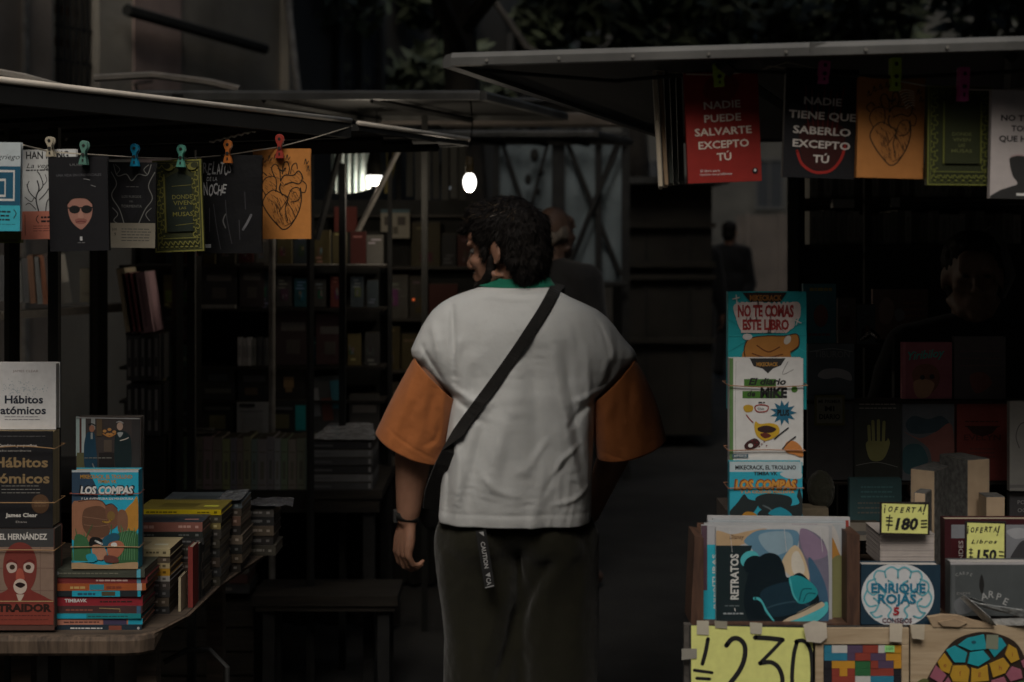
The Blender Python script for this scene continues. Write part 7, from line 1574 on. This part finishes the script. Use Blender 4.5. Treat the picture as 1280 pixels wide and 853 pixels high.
# strap over the right shoulder, across the back to the left hip
def back_y(px, py):
    r, l, rr_, dep, ex = prof_at(min(py, 660)); c = (l + rr_) / 2; u = (px - c) / ((rr_ - l) / 2); u = max(-.999, min(.999, u))
    return MD + .005 - dep * (1 - abs(u) ** ex) ** (1 / ex)
sp_ = smooth_pts([(694, 361), (680, 387), (662, 415), (640, 448), (612, 487), (584, 525), (573, 541)], 9)
a = MB(); vs = []; wdt = 7.0
L2 = [(Vector((px_(700), MD + .06, pz(366))), 1), (Vector((px_(698), MD + .01, pz(354))), 1)]
n = len(sp_)
for i, (x, y) in enumerate(sp_):
    a0 = sp_[max(i - 1, 0)]; a1 = sp_[min(i + 1, n - 1)]; dx, dy = a1[0] - a0[0], a1[1] - a0[1]; l = math.hypot(dx, dy); nx_, ny = -dy / l, dx / l
    for s_ in (-1, 1):
        X, Y = x + nx_ * s_ * wdt, y + ny * s_ * wdt; cz = crease(X, Y, CRs) * .9 + .011 + .012 * max(0, i / n - .8) * 5
        D_ = back_y(X, Y) - cz; vs.append(Vector((px_(X, D_), D_, pz(Y, D_))))
ext = [((563, 557), -.095, 7.5), ((555, 574), -.075, 8), ((549, 592), -.04, 9), ((543, 612), .0, 10.5), ((538, 640), .05, 10)]
for (x, y), oy, w_ in ext:
    for s_ in (-1, 1): vs.append(Vector((px_(x + s_ * w_), MD - .02 + oy + .01 * s_, pz(y + s_ * 3))))
m_ = len(vs) // 2; a.add([Vector((px_(705), MD + .075, pz(385))), Vector((px_(688), MD + .075, pz(385))), Vector((px_(707), MD + .03, pz(358))), Vector((px_(691), MD + .03, pz(353)))] , [(0, 1, 3, 2)])
a.add([vs[1], vs[0], Vector((px_(707), MD + .03, pz(358))), Vector((px_(691), MD + .03, pz(353)))], [(0, 1, 3, 2)])
a.add(vs, [(2 * i, 2 * i + 1, 2 * i + 3, 2 * i + 2) for i in range(m_ - 1)])
o = a.build('bag_strap', fabric('black_webbing', (.016, .015, .014), weave=500, bump=.4), man, -man.location); so = o.modifiers.new('s', 'SOLIDIFY'); so.thickness = .003; so.offset = 0
a = MB(); a.ell((px_(540), MD + .14, pz(640)), (.055, .06, .085), 18, 12); o = fuse(a, 'shoulder_bag', MATS['black_webbing'], man, .008, 2); o.location = -man.location
a = MB(); a.tube([Vector((px_(571), back_y(571, 541) - .024, pz(541))), Vector((px_(562), back_y(562, 556) - .026, pz(556)))], [.005, .005], 8); a.build('strap_slider', m_iron, man, -man.location)
# watch band on the left wrist
a = MB(); wv = Vector((px_(508.5), MD + .028, pz(648)))
ring = [(wv + Vector((math.cos(t) * .0335, math.sin(t) * .030, -.004 * math.cos(t)))) for t in [2 * math.pi * i / 28 for i in range(29)]]
vs = [];
for p in ring:
    for dz in (-.010, .010): vs.append(p + Vector((0, 0, dz)))
a.add(vs, [(2 * i, 2 * i + 1, 2 * i + 3, 2 * i + 2) for i in range(28)]); o = a.build('watch_band', m_dark, man, -man.location, smooth=True); so = o.modifiers.new('s', 'SOLIDIFY'); so.thickness = .003; so.offset = 1
a = MB(); a.box(-.014, .014, -.006, .006, -.017, .017, None, Matrix.Translation(wv + Vector((-.034, .002, 0))) @ Matrix.Rotation(R(-80), 4, 'Z')); a.build('watch_case', m_iron, man, -man.location, bevel=.002)
# trousers
a = MB(); a.ell((mx, MD + .015, .80), (.205, .112, .10), 28, 16); a.ell((mx, MD + .015, .88), (.170, .095, .08), 28, 16)
tl = MB()
def leg(s_, x0, x1, x2, r0, r1, r2):
    a.tube([(x0, MD + .02, .73), (x1, MD + .02, .48), (x2, MD + .03, .09)], [r0, r1, r2], 24); a.ell((x0, MD + .02, .74), (r0, r0*.93, r0), 20, 12)
leg(-1, px_(593), px_(604), px_(602), .116, .114, .10); leg(1, px_(698), px_(698), px_(700), .114, .115, .105)
a.ell((px_(596), MD - .005, .745), (.100, .108, .10), 20, 12); a.ell((px_(692), MD - .005, .745), (.095, .108, .10), 20, 12)
TRC = [(smooth_pts(p, 6), w, d) for p, w, d in [([(690, 690), (668, 720), (650, 760), (640, 800), (620, 853)], 8, -.022), ([(725, 670), (700, 700), (680, 735)], 10, .010), ([(560, 680), (556, 720), (566, 780)], 8, .008), ([(640, 700), (620, 760), (600, 830)], 9, .008), ([(735, 700), (720, 760), (726, 830)], 9, .008), ([(700, 730), (690, 790), (694, 850)], 10, -.008), ([(590, 720), (585, 790), (592, 850)], 9, -.008), ([(648, 664), (650, 700), (655, 730)], 3, -.006)]]
def tdef(c, n):
    qx = c.x / MD * F + 640; qy = HY + (CZ - c.z) * F / MD
    d = .006 * noise.noise(Vector((c.x * 12, c.y * 12, c.z * 4))) + .002 * noise.noise(c * 40)
    if n.y < 0: d += crease(qx, qy, TRC)
    return c + n * d
o = fuse(a, 'trousers', fabric('olive_brown_twill', (.017, .016, .009), weave=600, bump=.35), man, .009, 5, tdef); o.location = -man.location
for s_, x in ((-1, px_(604)), (1, px_(700))):
    a = MB(); a.ell((x, MD + .07, .055), (.052, .14, .05), 16, 10); a.ell((x, MD + .0, .07), (.045, .06, .05), 14, 10); o = fuse(a, 'shoe', mat('shoe_black', (.03, .03, .03), .6), man, .008, 2); o.location = -man.location
# lanyard with lettering hanging from the hem
m_lan = mat('lanyard_black', (.008, .008, .008), .8)
e_ = bpy.data.objects.new('lanyard', MB().box(-S(6.5, 3.8), S(6.5, 3.8), -.0006, .0006, -S(72, 3.8), 0).mesh('lanyard', m_lan)); COL.objects.link(e_); e_.parent = man
ly = MD - .150; e_.location = Vector((px_(601, ly), ly, pz(663, ly))) - man.location; e_.rotation_euler = (R(-3), R(-9), 0)
A = Art(593.5, 660, 606.5, 732, 3.8); A.lay = .0009
A.text('CAUTION', 600, 691, 5.2, (.42, .42, .42), w=33, rot=R(90), bold=.02); A.poly([(597, 662), (603, 662), (603, 668)], (.42, .42, .42)); A.poly([(597, 716), (603, 713), (603, 719)], (.42, .42, .42)); A.text('CA', 600, 724, 5.2, (.42, .42, .42), w=9, rot=R(90), bold=.02)
A.stroke([(595, 731), (605, 730)], 1.5, (.3, .3, .3), smooth=False)
q = A.mb.build('lanyard_lettering', PRINT, e_); q.location = (0, 0, -S(72, 3.8))

# ---------------- other people: same kind of body, coarser
def figure(label, x, y, hz, yaw, skin, topc, botc, hairc, scale=1., bald=False, seated=False, arms=((-.24, .02, 1.02), (.24, .02, 1.02)), wr=((-.22, .16, .85), (.22, .16, .85)), hatc=None):
    """local frame faces -Y; hz = height of head centre"""
    e = empty('person', (x, y, 0), label, 'person'); e.rotation_euler = (0, 0, yaw); dz = hz - 1.57
    b = MB(); hl, hr = head_parts(b, (0, 0, hz), 0, 0, 1.0); limb(b, [(0, .025, hz - .07), (0, .02, hz - .2)], [.055, .06], 12)
    V = lambda p: Vector((p[0], p[1], p[2] + dz))
    b.ell(V((0, .02, 1.28)), (.16, .095, .17)); b.ell(V((0, .02, 1.05)), (.145, .09, .18)); b.ell(V((0, .02, .9)), (.16, .1, .12)); limb(b, [V((-.17, .02, 1.37)), V((0, .02, 1.41)), V((.17, .02, 1.37))], [.055, .06, .055], 12)
    for s_, k in ((-1, 0), (1, 1)):
        E0, W0 = V(arms[k]), V(wr[k]); limb(b, [V((s_ * .17, .02, 1.37)), E0, W0], [.052, .042, .028], 12); hand(b, W0, (0, -.2, -1), (-s_, 0, 0), s_, .4)
        if seated: limb(b, [V((s_ * .09, .02, .88)), V((s_ * .12, -.40, .86)), (s_ * .12, -.42, .10), (s_ * .12, -.52, .05)], [.085, .06, .045, .035], 12)
        else: limb(b, [V((s_ * .09, .02, .86)), (s_ * .10, -.04 * s_, .48), (s_ * .10, .08 * s_ + .02, .10), (s_ * .10, .08 * s_ - .10, .05)], [.085, .06, .042, .035], 12)
    fuse(b, 'body', skin, e, .009, 2)
    t = MB(); t.ell(V((0, .02, 1.26)), (.20, .125, .20)); t.ell(V((0, .02, 1.04)), (.19, .125, .20)); t.ell(V((0, .02, .9)), (.19, .13, .1)); limb(t, [V((-.17, .02, 1.37)), V((0, .02, 1.40)), V((.17, .02, 1.37))], [.072, .08, .072], 12)
    for s_, k in ((-1, 0), (1, 1)): limb(t, [V((s_ * .17, .02, 1.37)), V(arms[k]), V(arms[k]).lerp(V(wr[k]), .8)], [.075, .062, .048], 12)
    fuse(t, 'jacket', topc, e, .011, 2, lambda c, n: c + n * .008 * noise.noise(c * 9))
    t = MB(); t.ell(V((0, .02, .86)), (.175, .125, .12))
    for s_ in (-1, 1):
        if seated: limb(t, [V((s_ * .09, .02, .88)), V((s_ * .12, -.40, .86)), (s_ * .12, -.42, .14)], [.11, .085, .07], 12)
        else: limb(t, [V((s_ * .09, .02, .86)), (s_ * .10, -.04 * s_, .48), (s_ * .10, .08 * s_ + .02, .11)], [.115, .085, .07], 12)
    fuse(t, 'trousers', botc, e, .011, 2, lambda c, n: c + n * .006 * noise.noise(c * 11))
    h = MB()
    if not bald: h.ell(hl((0, .03, .055)), (.085, .095, .080)); h.ell(hl((0, .062, -.01)), (.078, .06, .075)); h.ell(hl((0, -.045, .09)), (.066, .05, .035))
    else: h.ell(hl((0, .072, -.02)), (.072, .035, .045)); h.ell(hl((.066, .03, .0)), (.018, .04, .035)); h.ell(hl((-.066, .03, .0)), (.018, .04, .035))
    fuse(h, 'hair', hairc, e, .008, 1, lambda c, n: c + n * .006 * noise.noise(c * 60))
    for s_ in (-1, 1): m2 = MB(); m2.ell(hl((s_ * .029, -.098, .008)), (.009, .005, .005), 10, 6); m2.build('eye', m_dark, e, smooth=True)
    return e
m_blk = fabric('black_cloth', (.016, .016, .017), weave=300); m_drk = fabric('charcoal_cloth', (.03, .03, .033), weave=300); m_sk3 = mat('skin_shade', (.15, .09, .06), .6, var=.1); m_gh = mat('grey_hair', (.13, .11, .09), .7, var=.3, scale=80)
m_sk2 = mat('skin_dimmed', (.13, .08, .06), .5, var=.1)  # skin darkened so the figure seems less lit
figure('balding person in dark clothes half hidden behind the white T-shirt man', px_(694, 6.3), 6.3, pz(292, 6.3), R(145), m_sk2, m_blk, m_blk, m_gh, bald=True)
figure('nearer dark silhouette walking in the lane left of the teal book', px_(866, 12.5), 12.5, pz(290, 12.5), R(170), m_skin, m_blk, m_blk, m_hair, wr=((-.26, .02, .85), (.24, -.12, .86)))
figure('second dark silhouette walking a little further along the lane', px_(912, 15.5), 15.5, pz(292, 15.5), R(160), m_skin, m_blk, m_blk, m_hair)
#figure('dark figure browsing at the right edge of the lit end of the lane', px_(985, 10.5), 10.5, pz(288, 10.5), R(80), m_skin, m_blk, m_blk, m_hair)
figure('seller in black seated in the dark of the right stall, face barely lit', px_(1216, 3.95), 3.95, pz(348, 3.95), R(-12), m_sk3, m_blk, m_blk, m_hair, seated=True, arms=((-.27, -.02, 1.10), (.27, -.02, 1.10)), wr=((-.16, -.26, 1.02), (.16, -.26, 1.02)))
a = MB(); sx = px_(1216, 3.95); e = empty('stool', (sx, 3.98, 0), 'dark stool under the seated seller', 'stool'); zs = pz(348, 3.95) - 1.57 + .74
a.tube([(0, 0, zs - .04), (0, 0, zs)], [.17, .18], 20); a.build('seat', m_wdark, e)
for an in range(4): a = MB(); a.tube([(math.cos(an * 1.571 + .78) * .12, math.sin(an * 1.571 + .78) * .12, zs - .041), (math.cos(an * 1.571 + .78) * .17, math.sin(an * 1.571 + .78) * .17, 0)], .014, 8); a.build('leg', m_iron, e)
bpy.data.scenes.remove(TS)
